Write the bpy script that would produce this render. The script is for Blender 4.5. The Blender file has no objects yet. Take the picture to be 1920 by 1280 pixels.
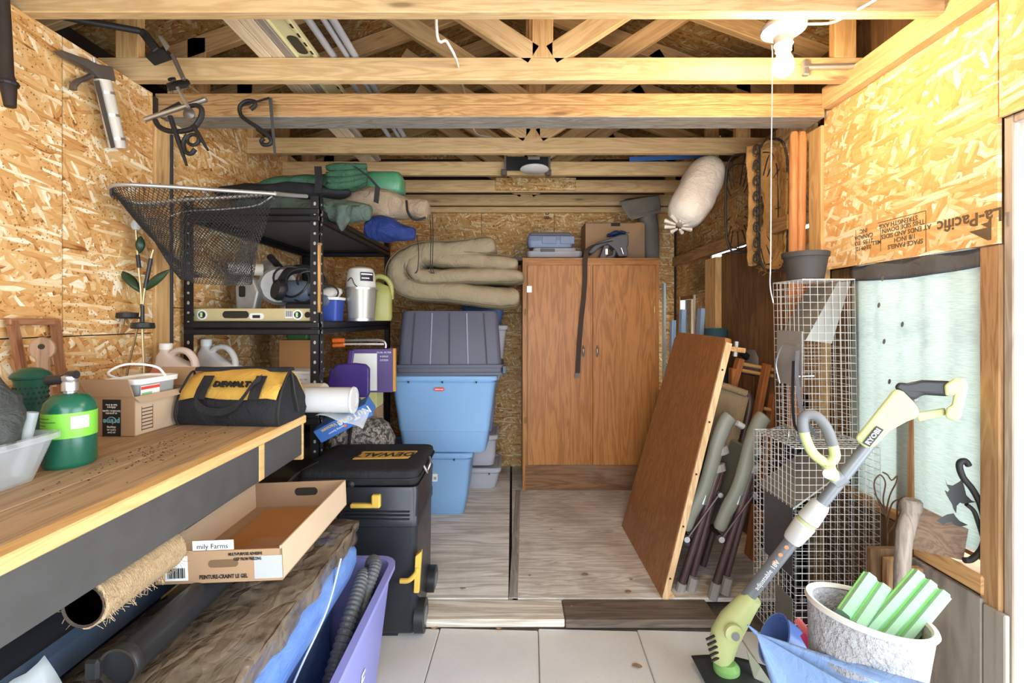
import bpy, bmesh, math, random
from mathutils import Vector, Matrix, Euler, noise
random.seed(7)
R = math.radians
PI = math.pi
scene = bpy.context.scene
COL = scene.collection

# ---------------------------------------------------------------- camera
F = 876.0            # focal length in pixels of the 1920 px frame
CZ = 1.25            # lens height above the plywood floor (metres)
cam_data = bpy.data.cameras.new('camera')
cam_data.sensor_width = 36.0
cam_data.lens = F / 1920 * 36.0
cam_data.shift_y = -43.0 / 1920
cam_data.clip_start = 0.02
cam = bpy.data.objects.new('camera', cam_data)
cam.location = (0, 0, CZ)
cam.rotation_euler = (R(90), 0, 0)
COL.objects.link(cam)
scene.camera = cam

# ---------------------------------------------------------------- daylight and exposure
world = bpy.data.worlds.new('daylight')
scene.world = world
world.use_nodes = True
wn = world.node_tree.nodes
wn['Background'].inputs[0].default_value = (0.80, 0.90, 1.0, 1)
wn['Background'].inputs[1].default_value = 5.2
scene.view_settings.view_transform = 'Standard'
scene.view_settings.look = 'None'
scene.view_settings.gamma = 1.0
scene.view_settings.use_curve_mapping = False
scene.view_settings.exposure = 0.8
scene.cycles.max_bounces = 6
scene.cycles.diffuse_bounces = 4
scene.cycles.glossy_bounces = 2
scene.cycles.adaptive_threshold = 0.06
scene.cycles.transparent_max_bounces = 12


def portal(loc, rot, sx, sy):
    l = bpy.data.lights.new('doorway_portal', 'AREA')
    l.shape = 'RECTANGLE'; l.size = sx; l.size_y = sy
    l.cycles.is_portal = True
    o = bpy.data.objects.new('doorway_portal', l)
    o.location = loc; o.rotation_euler = rot
    COL.objects.link(o)


portal((1.62, 0.35, 0.92), (0, R(90), 0), 1.85, 1.85)       # open side door
portal((-0.05, -1.18, 1.05), (R(90), 0, 0), 2.0, 2.1)       # open end of the shed behind the camera


# ---------------------------------------------------------------- pixel -> place
def W(px, py, d):
    return Vector(((px - 960) * d / F, d, CZ - (py - 597) * d / F))


def Wz(px, py, z):
    return W(px, py, (CZ - z) * F / (py - 597))


def Wx(px, py, x):
    return W(px, py, x * F / (px - 960))


# ---------------------------------------------------------------- materials
MATS = {}


class NT:
    def __init__(self, name):
        self.m = bpy.data.materials.new(name)
        self.m.use_nodes = True
        self.t = self.m.node_tree
        self.n = self.t.nodes
        self.b = self.n['Principled BSDF']
        self.out = self.n['Material Output']

    def add(self, typ, **kw):
        nd = self.n.new(typ)
        for k, v in kw.items():
            setattr(nd, k, v)
        return nd

    def link(self, a, b):
        self.t.links.new(a, b)

    def val(self, sock, v):
        if hasattr(v, 'is_output') or isinstance(v, bpy.types.NodeSocket):
            self.link(v, sock)
        else:
            if isinstance(v, (tuple, list)) and len(v) == 3 and sock.type == 'RGBA':
                v = (*v, 1)
            sock.default_value = v

    def mix(self, f, a, b, blend='MIX'):
        nd = self.add('ShaderNodeMix', data_type='RGBA', blend_type=blend)
        self.val(nd.inputs[0], f); self.val(nd.inputs[6], a); self.val(nd.inputs[7], b)
        return nd.outputs[2]

    def math(self, op, a, b=0.0, c=0.0):
        nd = self.add('ShaderNodeMath', operation=op)
        self.val(nd.inputs[0], a); self.val(nd.inputs[1], b); self.val(nd.inputs[2], c)
        return nd.outputs[0]

    def ramp(self, f, stops, interp='LINEAR'):
        nd = self.add('ShaderNodeValToRGB')
        cr = nd.color_ramp
        cr.interpolation = interp
        while len(cr.elements) < len(stops):
            cr.elements.new(0.5)
        for e, (p, c) in zip(cr.elements, stops):
            e.position = p
            e.color = (*c, 1) if len(c) == 3 else c
        self.val(nd.inputs[0], f)
        return nd.outputs[0]

    def coord(self, scale=(1, 1, 1), rot=(0, 0, 0), loc=(0, 0, 0), src='Object'):
        tc = self.add('ShaderNodeTexCoord')
        mp = self.add('ShaderNodeMapping')
        mp.inputs['Location'].default_value = loc
        mp.inputs['Rotation'].default_value = rot
        mp.inputs['Scale'].default_value = scale
        self.link(tc.outputs[src], mp.inputs[0])
        return mp.outputs[0]

    def noise(self, vec, scale, detail=3, rough=0.55, dist=0.0):
        nd = self.add('ShaderNodeTexNoise')
        nd.inputs['Scale'].default_value = scale
        nd.inputs['Detail'].default_value = detail
        nd.inputs['Roughness'].default_value = rough
        nd.inputs['Distortion'].default_value = dist
        self.link(vec, nd.inputs['Vector'])
        return nd.outputs['Fac']

    def rnd(self):
        return self.add('ShaderNodeObjectInfo').outputs['Random']

    def bump(self, h, strength=0.3, dist=0.002):
        nd = self.add('ShaderNodeBump')
        nd.inputs['Strength'].default_value = strength
        nd.inputs['Distance'].default_value = dist
        self.link(h, nd.inputs['Height'])
        self.link(nd.outputs[0], self.b.inputs['Normal'])

    def done(self, base, rough=0.6, metal=0.0, spec=0.4):
        self.val(self.b.inputs['Base Color'], base)
        self.val(self.b.inputs['Roughness'], rough)
        self.b.inputs['Metallic'].default_value = metal
        self.b.inputs['Specular IOR Level'].default_value = spec
        return self.m


def plain(name, c, rough=0.5, metal=0.0, var=0.12, nscale=14, bump=0.15, bscale=60, spec=0.4):
    """Solid colour with slight mottling and fine relief."""
    if name in MATS:
        return MATS[name]
    t = NT(name)
    v = t.coord()
    n = t.noise(v, nscale, 4)
    lo = tuple(x * (1 - var) for x in c); hi = tuple(min(1, x * (1 + var)) for x in c)
    col = t.mix(n, lo, hi)
    if bump:
        t.bump(t.noise(v, bscale, 2), bump, 0.001)
    rr = t.math('MULTIPLY_ADD', n, 0.16, rough - 0.08)
    MATS[name] = t.done(col, rr, metal, spec)
    return MATS[name]


def fabric(name, c, weave=900, var=0.2, rough=0.9, wrinkle=0.4):
    if name in MATS:
        return MATS[name]
    t = NT(name)
    v = t.coord()
    n = t.noise(v, 9, 5)
    w = t.noise(t.coord((1, 1, 1)), weave, 1)
    lo = tuple(x * (1 - var) for x in c); hi = tuple(min(1, x * (1 + var)) for x in c)
    col = t.mix(n, lo, hi)
    col = t.mix(t.math('MULTIPLY', w, 0.25), col, tuple(x * 0.45 for x in c))
    h = t.math('MULTIPLY_ADD', t.noise(t.coord((1, 1, 1), (0.3, 0.5, 0.4)), 13, 5, 0.62, 1.4), 1.0, t.math('MULTIPLY', w, 0.05))
    t.bump(h, wrinkle, 0.022)
    MATS[name] = t.done(col, rough, 0, 0.2)
    return MATS[name]


def wood(name, c, dark=None, axis='X', grain=1.0, rough=0.65, knots=0.5, stain=0.0, staincol=(0.1, 0.09, 0.08), seed=0.0, bump=0.25):
    """Lumber: grain along one local axis, object-random shift, occasional knots."""
    if name in MATS:
        return MATS[name]
    dark = dark or tuple(x * 0.55 for x in c)
    t = NT(name)
    s = {'X': (1.2, 14, 14), 'Y': (14, 1.2, 14), 'Z': (14, 14, 1.2)}[axis]
    tc = t.add('ShaderNodeTexCoord')
    off = t.add('ShaderNodeVectorMath', operation='ADD')
    comb = t.add('ShaderNodeCombineXYZ')
    r = t.rnd()
    for i, k in enumerate((13.7, 9.1, 17.3)):
        t.link(t.math('MULTIPLY_ADD', r, k, seed), comb.inputs[i])
    t.link(tc.outputs['Object'], off.inputs[0]); t.link(comb.outputs[0], off.inputs[1])
    mp = t.add('ShaderNodeMapping')
    mp.inputs['Scale'].default_value = tuple(x * grain for x in s)
    t.link(off.outputs[0], mp.inputs[0])
    n1 = t.noise(mp.outputs[0], 1.3, 3, 0.5, 1.2)
    wv = t.add('ShaderNodeMath', operation='SINE')
    t.link(t.math('MULTIPLY', n1, 34.0), wv.inputs[0])
    ring = t.math('MULTIPLY_ADD', wv.outputs[0], 0.5, 0.5)
    fine = t.noise(mp.outputs[0], 9.0, 4, 0.7)
    g = t.math('MULTIPLY_ADD', ring, 0.38, t.math('MULTIPLY', fine, 0.62))
    col = t.ramp(g, [(0.22, dark), (0.62, c), (0.9, tuple(min(1, x * 1.13) for x in c))])
    big = t.noise(off.outputs[0], 2.2, 3)
    col = t.mix(t.math('MULTIPLY', big, 0.35), col, tuple(x * 0.72 for x in c))
    if knots:
        ms = {'X': (2.0, 9, 9), 'Y': (9, 2.0, 9), 'Z': (9, 9, 2.0)}[axis]
        mk = t.add('ShaderNodeMapping'); mk.inputs['Scale'].default_value = ms
        t.link(off.outputs[0], mk.inputs[0])
        vo = t.add('ShaderNodeTexVoronoi')
        vo.inputs['Scale'].default_value = 1.0
        t.link(mk.outputs[0], vo.inputs['Vector'])
        kn = t.ramp(vo.outputs['Distance'], [(0.05, (1, 1, 1)), (0.10, (0.25, 0.25, 0.25)), (0.16, (0, 0, 0))])
        col = t.mix(t.math('MULTIPLY', kn, knots), col, tuple(x * 0.28 for x in dark))
    if stain:
        sn = t.noise(off.outputs[0], 3.1, 5, 0.65, 0.6)
        sf = t.ramp(sn, [(0.45, (0, 0, 0)), (0.7, (1, 1, 1))])
        col = t.mix(t.math('MULTIPLY', sf, stain), col, staincol)
    t.bump(g, bump, 0.002)
    MATS[name] = t.done(col, rough, 0, 0.3)
    return MATS[name]


def osb(name, plane='YZ', warm=1.0, dark=1.0, stain=0.0, size=1.0, chips=0.75, lo=0.1):
    """Oriented strand board: layers of long flakes, each with its own tone."""
    if name in MATS:
        return MATS[name]
    t = NT(name)
    tc = t.add('ShaderNodeTexCoord')
    sep = t.add('ShaderNodeSeparateXYZ')
    t.link(tc.outputs['Object'], sep.inputs[0])
    cb = t.add('ShaderNodeCombineXYZ')
    r = t.rnd()
    for i, ax in enumerate(plane):
        t.link(t.math('MULTIPLY_ADD', r, 7.7 + 3 * i, sep.outputs['XYZ'.index(ax)]), cb.inputs[i])
    uv = cb.outputs[0]
    warp = t.add('ShaderNodeTexNoise'); warp.inputs['Scale'].default_value = 7.0
    t.link(uv, warp.inputs['Vector'])
    va = t.add('ShaderNodeVectorMath', operation='MULTIPLY_ADD')
    t.link(warp.outputs['Color'], va.inputs[0]); va.inputs[1].default_value = (0.02, 0.02, 0); t.link(uv, va.inputs[2])
    uv = va.outputs[0]
    base = [(0.0, (0.26, 0.095, 0.022)), (0.12, (0.52, 0.245, 0.07)), (0.42, (0.64, 0.355, 0.125)), (0.68, (0.70, 0.44, 0.185)), (0.84, (0.79, 0.59, 0.33)), (1.0, (0.90, 0.80, 0.60))]
    base = [(p, (min(1, c[0] * dark), min(1, c[1] * dark), min(1, c[2] * dark / warm))) for p, c in base]
    tone = None; height = None
    for i, (ang, L, wd, thr) in enumerate([(20, 14, 50, 0.0), (105, 19, 70, 0.5), (-28, 15, 80, 0.5), (62, 24, 90, 0.6), (4, 12, 105, 0.66)]):
        mp = t.add('ShaderNodeMapping')
        mp.inputs['Rotation'].default_value = (0, 0, R(ang))
        mp.inputs['Location'].default_value = (3.1 * i, 1.7 * i, 0)
        t.link(uv, mp.inputs[0])
        sc = t.add('ShaderNodeVectorMath', operation='MULTIPLY')
        sc.inputs[1].default_value = (L / size, wd / size, 1)
        t.link(mp.outputs[0], sc.inputs[0])
        vo = t.add('ShaderNodeTexVoronoi', voronoi_dimensions='2D')
        vo.inputs['Scale'].default_value = 1.0
        t.link(sc.outputs[0], vo.inputs['Vector'])
        sp = t.add('ShaderNodeSeparateColor'); t.link(vo.outputs['Color'], sp.inputs[0])
        g = t.noise(sc.outputs[0], 3.0, 1, 0.6)
        v = t.math('MULTIPLY_ADD', t.math('SUBTRACT', g, 0.5), 0.35, sp.outputs[0])
        edge = t.math('MULTIPLY', t.ramp(vo.outputs['Distance'], [(0.45, (0, 0, 0)), (0.85, (1, 1, 1))]), 0.3)
        v = t.math('SUBTRACT', v, edge)
        if tone is None:
            tone, height = v, sp.outputs[2]
        else:
            m = t.math('GREATER_THAN', sp.outputs[1], thr)
            nd = t.add('ShaderNodeMix', data_type='FLOAT')
            t.link(m, nd.inputs[0]); t.link(tone, nd.inputs[2]); t.link(v, nd.inputs[3])
            tone = nd.outputs[0]
            nh = t.add('ShaderNodeMix', data_type='FLOAT')
            t.link(m, nh.inputs[0]); t.link(height, nh.inputs[2]); t.link(sp.outputs[2], nh.inputs[3])
            height = nh.outputs[0]
    tone = t.math('MULTIPLY_ADD', tone, 1 - lo, lo)
    col = t.ramp(tone, base)
    # scattered dark chips
    vo = t.add('ShaderNodeTexVoronoi', voronoi_dimensions='2D'); vo.inputs['Scale'].default_value = 55
    t.link(uv, vo.inputs['Vector'])
    chip = t.math('MULTIPLY', t.math('LESS_THAN', vo.outputs['Distance'], t.math('MULTIPLY', t.noise(uv, 40, 2), 0.25)), t.math('GREATER_THAN', t.noise(uv, 6, 2), 0.50))
    col = t.mix(t.math('MULTIPLY', chip, chips), col, (0.10, 0.05, 0.018))
    if stain:
        sn = t.ramp(t.noise(uv, 1.7, 4, 0.6), [(0.42, (0, 0, 0)), (0.72, (1, 1, 1))])
        col = t.mix(t.math('MULTIPLY', sn, stain), col, (0.06, 0.04, 0.022))
    t.bump(t.math('ADD', height, t.math('MULTIPLY', tone, 0.6)), 0.25, 0.002)
    MATS[name] = t.done(col, 0.6, 0, 0.3)
    return MATS[name]


# ---------------------------------------------------------------- mesh builder
class MB:
    """Collects shapes; build() links them as ONE mesh object."""

    def __init__(self):
        self.bm = bmesh.new()

    def _xf(self, vs, M):
        if M is not None:
            bmesh.ops.transform(self.bm, matrix=M, verts=vs)

    def box(self, x0, x1, y0, y1, z0, z1, bevel=0.0, M=None, seg=1):
        g = bmesh.ops.create_cube(self.bm, size=1.0)
        vs = g['verts']
        bmesh.ops.transform(self.bm, verts=vs, matrix=Matrix.Translation(((x0 + x1) / 2, (y0 + y1) / 2, (z0 + z1) / 2)) @ Matrix.Diagonal((abs(x1 - x0), abs(y1 - y0), abs(z1 - z0), 1)))
        if bevel:
            es = list({e for v in vs for e in v.link_edges})
            r = bmesh.ops.bevel(self.bm, geom=es, offset=bevel, segments=seg, profile=0.5, affect='EDGES')
            vs = list({v for f in r['faces'] for v in f.verts} | {v for v in vs if v.is_valid})
        self._xf(vs, M)
        return self

    def hexa(self, pts):
        """8 corners: bottom ring of 4, top ring of 4."""
        v = [self.bm.verts.new(p) for p in pts]
        for f in ((3, 2, 1, 0), (4, 5, 6, 7), (0, 1, 5, 4), (1, 2, 6, 5), (2, 3, 7, 6), (3, 0, 4, 7)):
            self.bm.faces.new([v[i] for i in f])
        return self

    def rings(self, rings, closed=True, cap0=True, cap1=True, loop=False):
        rv = [[self.bm.verts.new(p) for p in r] for r in rings]
        n = len(rv[0])
        pairs = list(zip(rv[:-1], rv[1:]))
        if loop:
            pairs.append((rv[-1], rv[0]))
        for a, b in pairs:
            for i in range(n if closed else n - 1):
                j = (i + 1) % n
                try:
                    self.bm.faces.new((a[i], a[j], b[j], b[i]))
                except ValueError:
                    pass
        if closed and not loop:
            if cap0 and n > 2:
                self.bm.faces.new(list(reversed(rv[0])))
            if cap1 and n > 2:
                self.bm.faces.new(rv[-1])
        return self

    def tube(self, pts, r, seg=8, closed=False, caps=True, sy=1.0):
        """Tube along points; r is a number or a list."""
        pts = [Vector(p) for p in pts]
        n = len(pts)
        rr = r if isinstance(r, (list, tuple)) else [r] * n
        rings = []
        up = None
        for i in range(n):
            if closed:
                t = pts[(i + 1) % n] - pts[i - 1]
            else:
                t = pts[min(i + 1, n - 1)] - pts[max(i - 1, 0)]
            if t.length < 1e-9:
                t = Vector((0, 0, 1))
            t.normalize()
            if up is None:
                up = Vector((0, 0, 1)) if abs(t.z) < 0.9 else Vector((1, 0, 0))
            a = up - t * up.dot(t)
            if a.length < 1e-6:
                a = t.orthogonal()
            a.normalize()
            up = a
            b = t.cross(a)
            rings.append([pts[i] + (a * math.cos(2 * PI * k / seg) + b * math.sin(2 * PI * k / seg) * sy) * rr[i] for k in range(seg)])
        self.rings(rings, True, caps, caps, loop=closed)
        return self

    def cyl(self, p0, p1, r0, r1=None, seg=16):
        return self.tube([p0, p1], [r0, r0 if r1 is None else r1], seg)

    def lathe(self, prof, seg=24, M=None, cap0=True, cap1=True, sx=1.0, sy=1.0):
        rings = []
        for r, z in prof:
            ring = [Vector((r * sx * math.cos(2 * PI * k / seg), r * sy * math.sin(2 * PI * k / seg), z)) for k in range(seg)]
            if M is not None:
                ring = [M @ p for p in ring]
            rings.append(ring)
        return self.rings(rings, True, cap0, cap1)

    def prism(self, poly, depth, M=None, bevel=0.0):
        """2D outline (x, z) extruded along +y by depth."""
        a = [Vector((x, 0, z)) for x, z in poly]
        b = [Vector((x, depth, z)) for x, z in poly]
        if M is not None:
            a = [M @ p for p in a]; b = [M @ p for p in b]
        return self.rings([a, b])

    def rrect(self, w, d, r, n=4):
        """Rounded rectangle ring (x, y) pairs."""
        out = []
        for cx, cy, a0 in ((w / 2 - r, d / 2 - r, 0), (-w / 2 + r, d / 2 - r, 90), (-w / 2 + r, -d / 2 + r, 180), (w / 2 - r, -d / 2 + r, 270)):
            for k in range(n + 1):
                a = R(a0 + 90 * k / n)
                out.append((cx + r * math.cos(a), cy + r * math.sin(a)))
        return out

    def loft(self, sections, M=None, cap0=True, cap1=True, n=4):
        """sections: (w, d, r, z[, cx, cy]) rounded rectangles stacked."""
        rings = []
        for s in sections:
            w, d, r, z = s[:4]
            cx, cy = (s[4], s[5]) if len(s) > 4 else (0, 0)
            ring = [Vector((x + cx, y + cy, z)) for x, y in self.rrect(w, d, r, n)]
            if M is not None:
                ring = [M @ p for p in ring]
            rings.append(ring)
        return self.rings(rings, True, cap0, cap1)

    def grid(self, fn, nu, nv, closed_u=False):
        """Surface fn(u, v) -> point, u, v in 0..1."""
        vs = [[self.bm.verts.new(fn(i / (nu if closed_u else nu - 1), j / (nv - 1))) for i in range(nu)] for j in range(nv)]
        for j in range(nv - 1):
            for i in range(nu if closed_u else nu - 1):
                k = (i + 1) % nu
                self.bm.faces.new((vs[j][i], vs[j][k], vs[j + 1][k], vs[j + 1][i]))
        return self

    def wobble(self, amp, scale=8.0, seed=0.0):
        for v in self.bm.verts:
            v.co += noise.noise_vector(v.co * scale + Vector((seed, seed * 1.7, -seed))) * amp
        return self

    def build(self, name, mat, parent=None, world=False, smooth=False, solid=0.0, sub=0, bevel=0.0, angle=40, bseg=2):
        me = bpy.data.meshes.new(name)
        if world and parent is not None:
            Mi = parent_matrix(parent).inverted()
            bmesh.ops.transform(self.bm, matrix=Mi, verts=self.bm.verts)
        bmesh.ops.recalc_face_normals(self.bm, faces=self.bm.faces)
        if smooth:
            for f in self.bm.faces:
                f.smooth = True
            for e in self.bm.edges:
                if len(e.link_faces) == 2 and e.calc_face_angle(0) > R(angle):
                    e.smooth = False
        self.bm.to_mesh(me)
        self.bm.free()
        o = bpy.data.objects.new(name, me)
        COL.objects.link(o)
        if mat is not None:
            me.materials.append(mat)
        if parent is not None:
            o.parent = parent
        if solid:
            m = o.modifiers.new('thick', 'SOLIDIFY'); m.thickness = solid; m.offset = 0
        if bevel:
            m = o.modifiers.new('bevel', 'BEVEL'); m.width = bevel; m.segments = bseg; m.limit_method = 'ANGLE'
        if sub:
            m = o.modifiers.new('sub', 'SUBSURF'); m.levels = sub; m.render_levels = sub
        return o


def parent_matrix(o):
    M = o.matrix_basis.copy()
    while o.parent is not None:
        o = o.parent
        M = o.matrix_basis @ M
    return M


def thing(name, label, cat, loc=(0, 0, 0), rot=(0, 0, 0), group=None):
    o = bpy.data.objects.new(name, None)
    o.empty_display_size = 0.05
    o.location = loc
    o.rotation_euler = rot
    COL.objects.link(o)
    o['label'] = label; o['category'] = cat
    if group:
        o['group'] = group
    return o


def struct(name, loc=(0, 0, 0), label=None):
    o = bpy.data.objects.new(name, None)
    o.empty_display_size = 0.05
    o.location = loc
    COL.objects.link(o)
    o['kind'] = 'structure'
    if label:
        o['label'] = label
    return o


def tag(o, label, cat, group=None):
    o['label'] = label; o['category'] = cat
    if group:
        o['group'] = group
    return o


def dup(root, label=None, loc=None, rot=None):
    """Copy a thing with its parts and sub-parts."""
    r = root.copy(); COL.objects.link(r)
    if label:
        r['label'] = label
    if loc is not None:
        r.location = loc
    if rot is not None:
        r.rotation_euler = rot
    for ch in list(root.children):
        c = ch.copy(); COL.objects.link(c); c.parent = r
        for g in list(ch.children):
            d = g.copy(); COL.objects.link(d); d.parent = c
    return r


def part(name, mat, parent, *boxargs, bevel=0.0, smooth=False, **kw):
    return MB().box(*boxargs, bevel=bevel).build(name, mat, parent, smooth=smooth, **kw)


def frame(origin, xdir, updir):
    """Matrix whose x axis follows xdir and z axis is closest to updir."""
    x = Vector(xdir).normalized()
    z = Vector(updir); z = (z - x * z.dot(x)).normalized()
    y = z.cross(x)
    M = Matrix((x, y, z)).transposed().to_4x4()
    M.translation = Vector(origin)
    return M


def text(name, s, size, mat, parent, M, extrude=0.0008, bold=False, align='CENTER', sx=1.0, world=False, shear=0.0, space=1.0):
    """Flat lettering as a mesh; text runs along M's x axis, up along M's y axis."""
    cu = bpy.data.curves.new(name, 'FONT')
    cu.body = s; cu.size = size; cu.extrude = extrude; cu.align_x = align; cu.align_y = 'CENTER'
    cu.shear = shear; cu.space_character = space
    cu.resolution_u = 2
    if bold:
        cu.offset = size * 0.022
    tmp = bpy.data.objects.new(name + '_tmp', cu)
    COL.objects.link(tmp)
    dg = bpy.context.evaluated_depsgraph_get()
    me = bpy.data.meshes.new_from_object(tmp.evaluated_get(dg))
    bpy.data.objects.remove(tmp); bpy.data.curves.remove(cu)
    me.name = name
    if world and parent is not None:
        M = parent_matrix(parent).inverted() @ M
    me.transform(M @ Matrix.Diagonal((sx, 1, 1, 1)))
    me.materials.clear(); me.materials.append(mat)
    o = bpy.data.objects.new(name, me)
    COL.objects.link(o)
    o.parent = parent
    return o


def arc(c, r, a0, a1, n, ax=(1, 0, 0), ay=(0, 0, 1)):
    c = Vector(c); ax = Vector(ax); ay = Vector(ay)
    return [c + ax * r * math.cos(R(a0 + (a1 - a0) * i / (n - 1))) + ay * r * math.sin(R(a0 + (a1 - a0) * i / (n - 1))) for i in range(n)]


def spline(pts, n=8):
    """Catmull-Rom through points."""
    p = [Vector(x) for x in pts]
    p = [p[0] * 2 - p[1]] + p + [p[-1] * 2 - p[-2]]
    out = []
    for i in range(1, len(p) - 2):
        for k in range(n):
            t = k / n
            a, b, c, d = p[i - 1], p[i], p[i + 1], p[i + 2]
            out.append(0.5 * ((2 * b) + (c - a) * t + (2 * a - 5 * b + 4 * c - d) * t * t + (3 * b - a - 3 * c + d) * t ** 3))
    out.append(p[-2])
    return out


# ================================================================ SETTING
XL, XR, YB, YF, ZT = -1.50, 1.37, 3.95, -1.20, 2.19
M_osbL = osb('strand_board_left', 'YZ', 1.0, size=1.3, lo=0.14)
M_osbR = osb('strand_board_right', 'YZ', 1.0, chips=0.0, size=1.45, lo=0.34)
M_osbB = osb('strand_board_back', 'XZ', 1.1, 0.85, stain=0.25)
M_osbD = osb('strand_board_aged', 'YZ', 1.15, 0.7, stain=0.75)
M_osbRoof = osb('strand_board_roof', 'XY', 1.2, 0.55, stain=0.6)
M_lumX = wood('pine_lumber_x', (0.66, 0.45, 0.22), (0.50, 0.31, 0.13), 'X', knots=0.7)
M_lumY = wood('pine_lumber_y', (0.66, 0.45, 0.22), (0.50, 0.31, 0.13), 'Y', knots=0.6)
M_lumZ = wood('pine_lumber_z', (0.64, 0.40, 0.17), (0.47, 0.26, 0.09), 'Z', knots=0.7)
M_rough = wood('rough_sawn_beam', (0.52, 0.30, 0.12), (0.30, 0.15, 0.05), 'X', grain=1.6, knots=0.6, bump=0.7)
M_grey = wood('weathered_beam', (0.36, 0.32, 0.27), (0.20, 0.17, 0.13), 'X', grain=1.8, knots=0.4, bump=0.6)
M_ply = wood('weathered_plywood', (0.80, 0.765, 0.70), (0.46, 0.41, 0.35), 'X', grain=0.55, knots=0.0, stain=0.3, staincol=(0.24, 0.20, 0.16))
M_ply2 = wood('weathered_plywood_fine', (0.72, 0.68, 0.61), (0.42, 0.37, 0.31), 'X', grain=1.1, knots=0.0, stain=0.45, staincol=(0.22, 0.16, 0.11))
M_thr = wood('threshold_wood', (0.74, 0.68, 0.58), (0.38, 0.31, 0.22), 'X', grain=0.7, knots=0.3)
M_thrd = wood('threshold_wood_stained', (0.16, 0.12, 0.09), (0.08, 0.06, 0.045), 'X', grain=0.8, knots=0.6)
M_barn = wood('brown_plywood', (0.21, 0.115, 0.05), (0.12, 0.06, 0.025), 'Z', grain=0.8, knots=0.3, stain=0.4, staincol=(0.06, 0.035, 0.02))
M_jamb = wood('pale_jamb', (0.42, 0.34, 0.27), (0.29, 0.22, 0.16), 'Z', grain=0.8, knots=0.4)
M_greyply = wood('grey_side_board', (0.30, 0.255, 0.21), (0.17, 0.14, 0.115), 'Z', grain=0.35, knots=0.0, bump=0.3)
M_dark = plain('dark_gap', (0.03, 0.022, 0.015), 0.9)

t = NT('concrete')
v = t.coord()
n = t.noise(v, 5, 5); n2 = t.noise(v, 160, 2)
col = t.mix(n, (0.50, 0.49, 0.46), (0.66, 0.65, 0.61))
col = t.mix(t.ramp(n2, [(0.26, (0.6, 0.6, 0.6)), (0.36, (0, 0, 0))]), col, (0.34, 0.32, 0.29))
col = t.mix(t.math('MULTIPLY', t.rnd(), 0.14), col, (0.52, 0.42, 0.36))
t.bump(t.math('ADD', n2, n), 0.3, 0.002)
M_conc = t.done(col, 0.85)
t = NT('soil')
col = t.mix(t.noise(t.coord(), 20, 5), (0.05, 0.04, 0.03), (0.16, 0.13, 0.10))
M_soil = t.done(col, 0.95)

# ---- floor
fl = struct('floor')
part('plywood_panel', M_ply, fl, XL, -0.016, 2.09, YB, -0.018, 0.0, bevel=0.002)
part('plywood_panel', M_ply2, fl, 0.0, XR, 2.09, YB, -0.018, 0.0, bevel=0.002)
MB().hexa([(-0.014, 2.09, -0.01), (0.026, 2.09, -0.01), (0.062, 3.4, -0.01), (0.026, 3.4, -0.01), (-0.014, 2.09, 0.003), (0.026, 2.09, 0.003), (0.062, 3.4, 0.003), (0.026, 3.4, 0.003)]).build('seam_strip', wood('seam_wood', (0.36, 0.33, 0.29), None, 'Y', knots=0.1), fl)
part('threshold_board', M_thr, fl, XL, 0.22, 1.945, 2.085, -0.037, -0.003, bevel=0.004)
part('threshold_board', M_thrd, fl, 0.222, 0.86, 1.94, 2.085, -0.037, -0.002, bevel=0.004)
part('floor_underlay', M_soil, fl, XL - 0.1, XR + 0.1, YF, YB, -0.10, -0.045)
pav = bpy.data.meshes.new('paver')
bm = bmesh.new()
g = bmesh.ops.create_cube(bm, size=1.0)
bmesh.ops.transform(bm, verts=bm.verts, matrix=Matrix.Diagonal((0.4065, 0.4065, 0.05, 1)))
bmesh.ops.bevel(bm, geom=list(bm.edges), offset=0.003, segments=2, affect='EDGES')
bm.to_mesh(pav); bm.free(); pav.materials.append(M_conc)
for j in range(7):
    for i in range(-4, 4):
        cx = 0.101 - 0.205 + 0.409 * (i + 1) + 0.04 * (1.735 - 1.97) * 0 - 0.04 * 0.409 * j
        cy = 1.735 - 0.409 * j + 0.04 * 0.409 * i * -1 * 0.4
        if cx - 0.2 < XL - 0.05 or cx + 0.2 > XR + 0.45:
            continue
        o = bpy.data.objects.new('paver', pav); COL.objects.link(o); o.parent = fl
        o.location = (cx, cy, -0.065 + random.uniform(-0.002, 0.002)); o.rotation_euler = (0, 0, R(-2.3))
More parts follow.
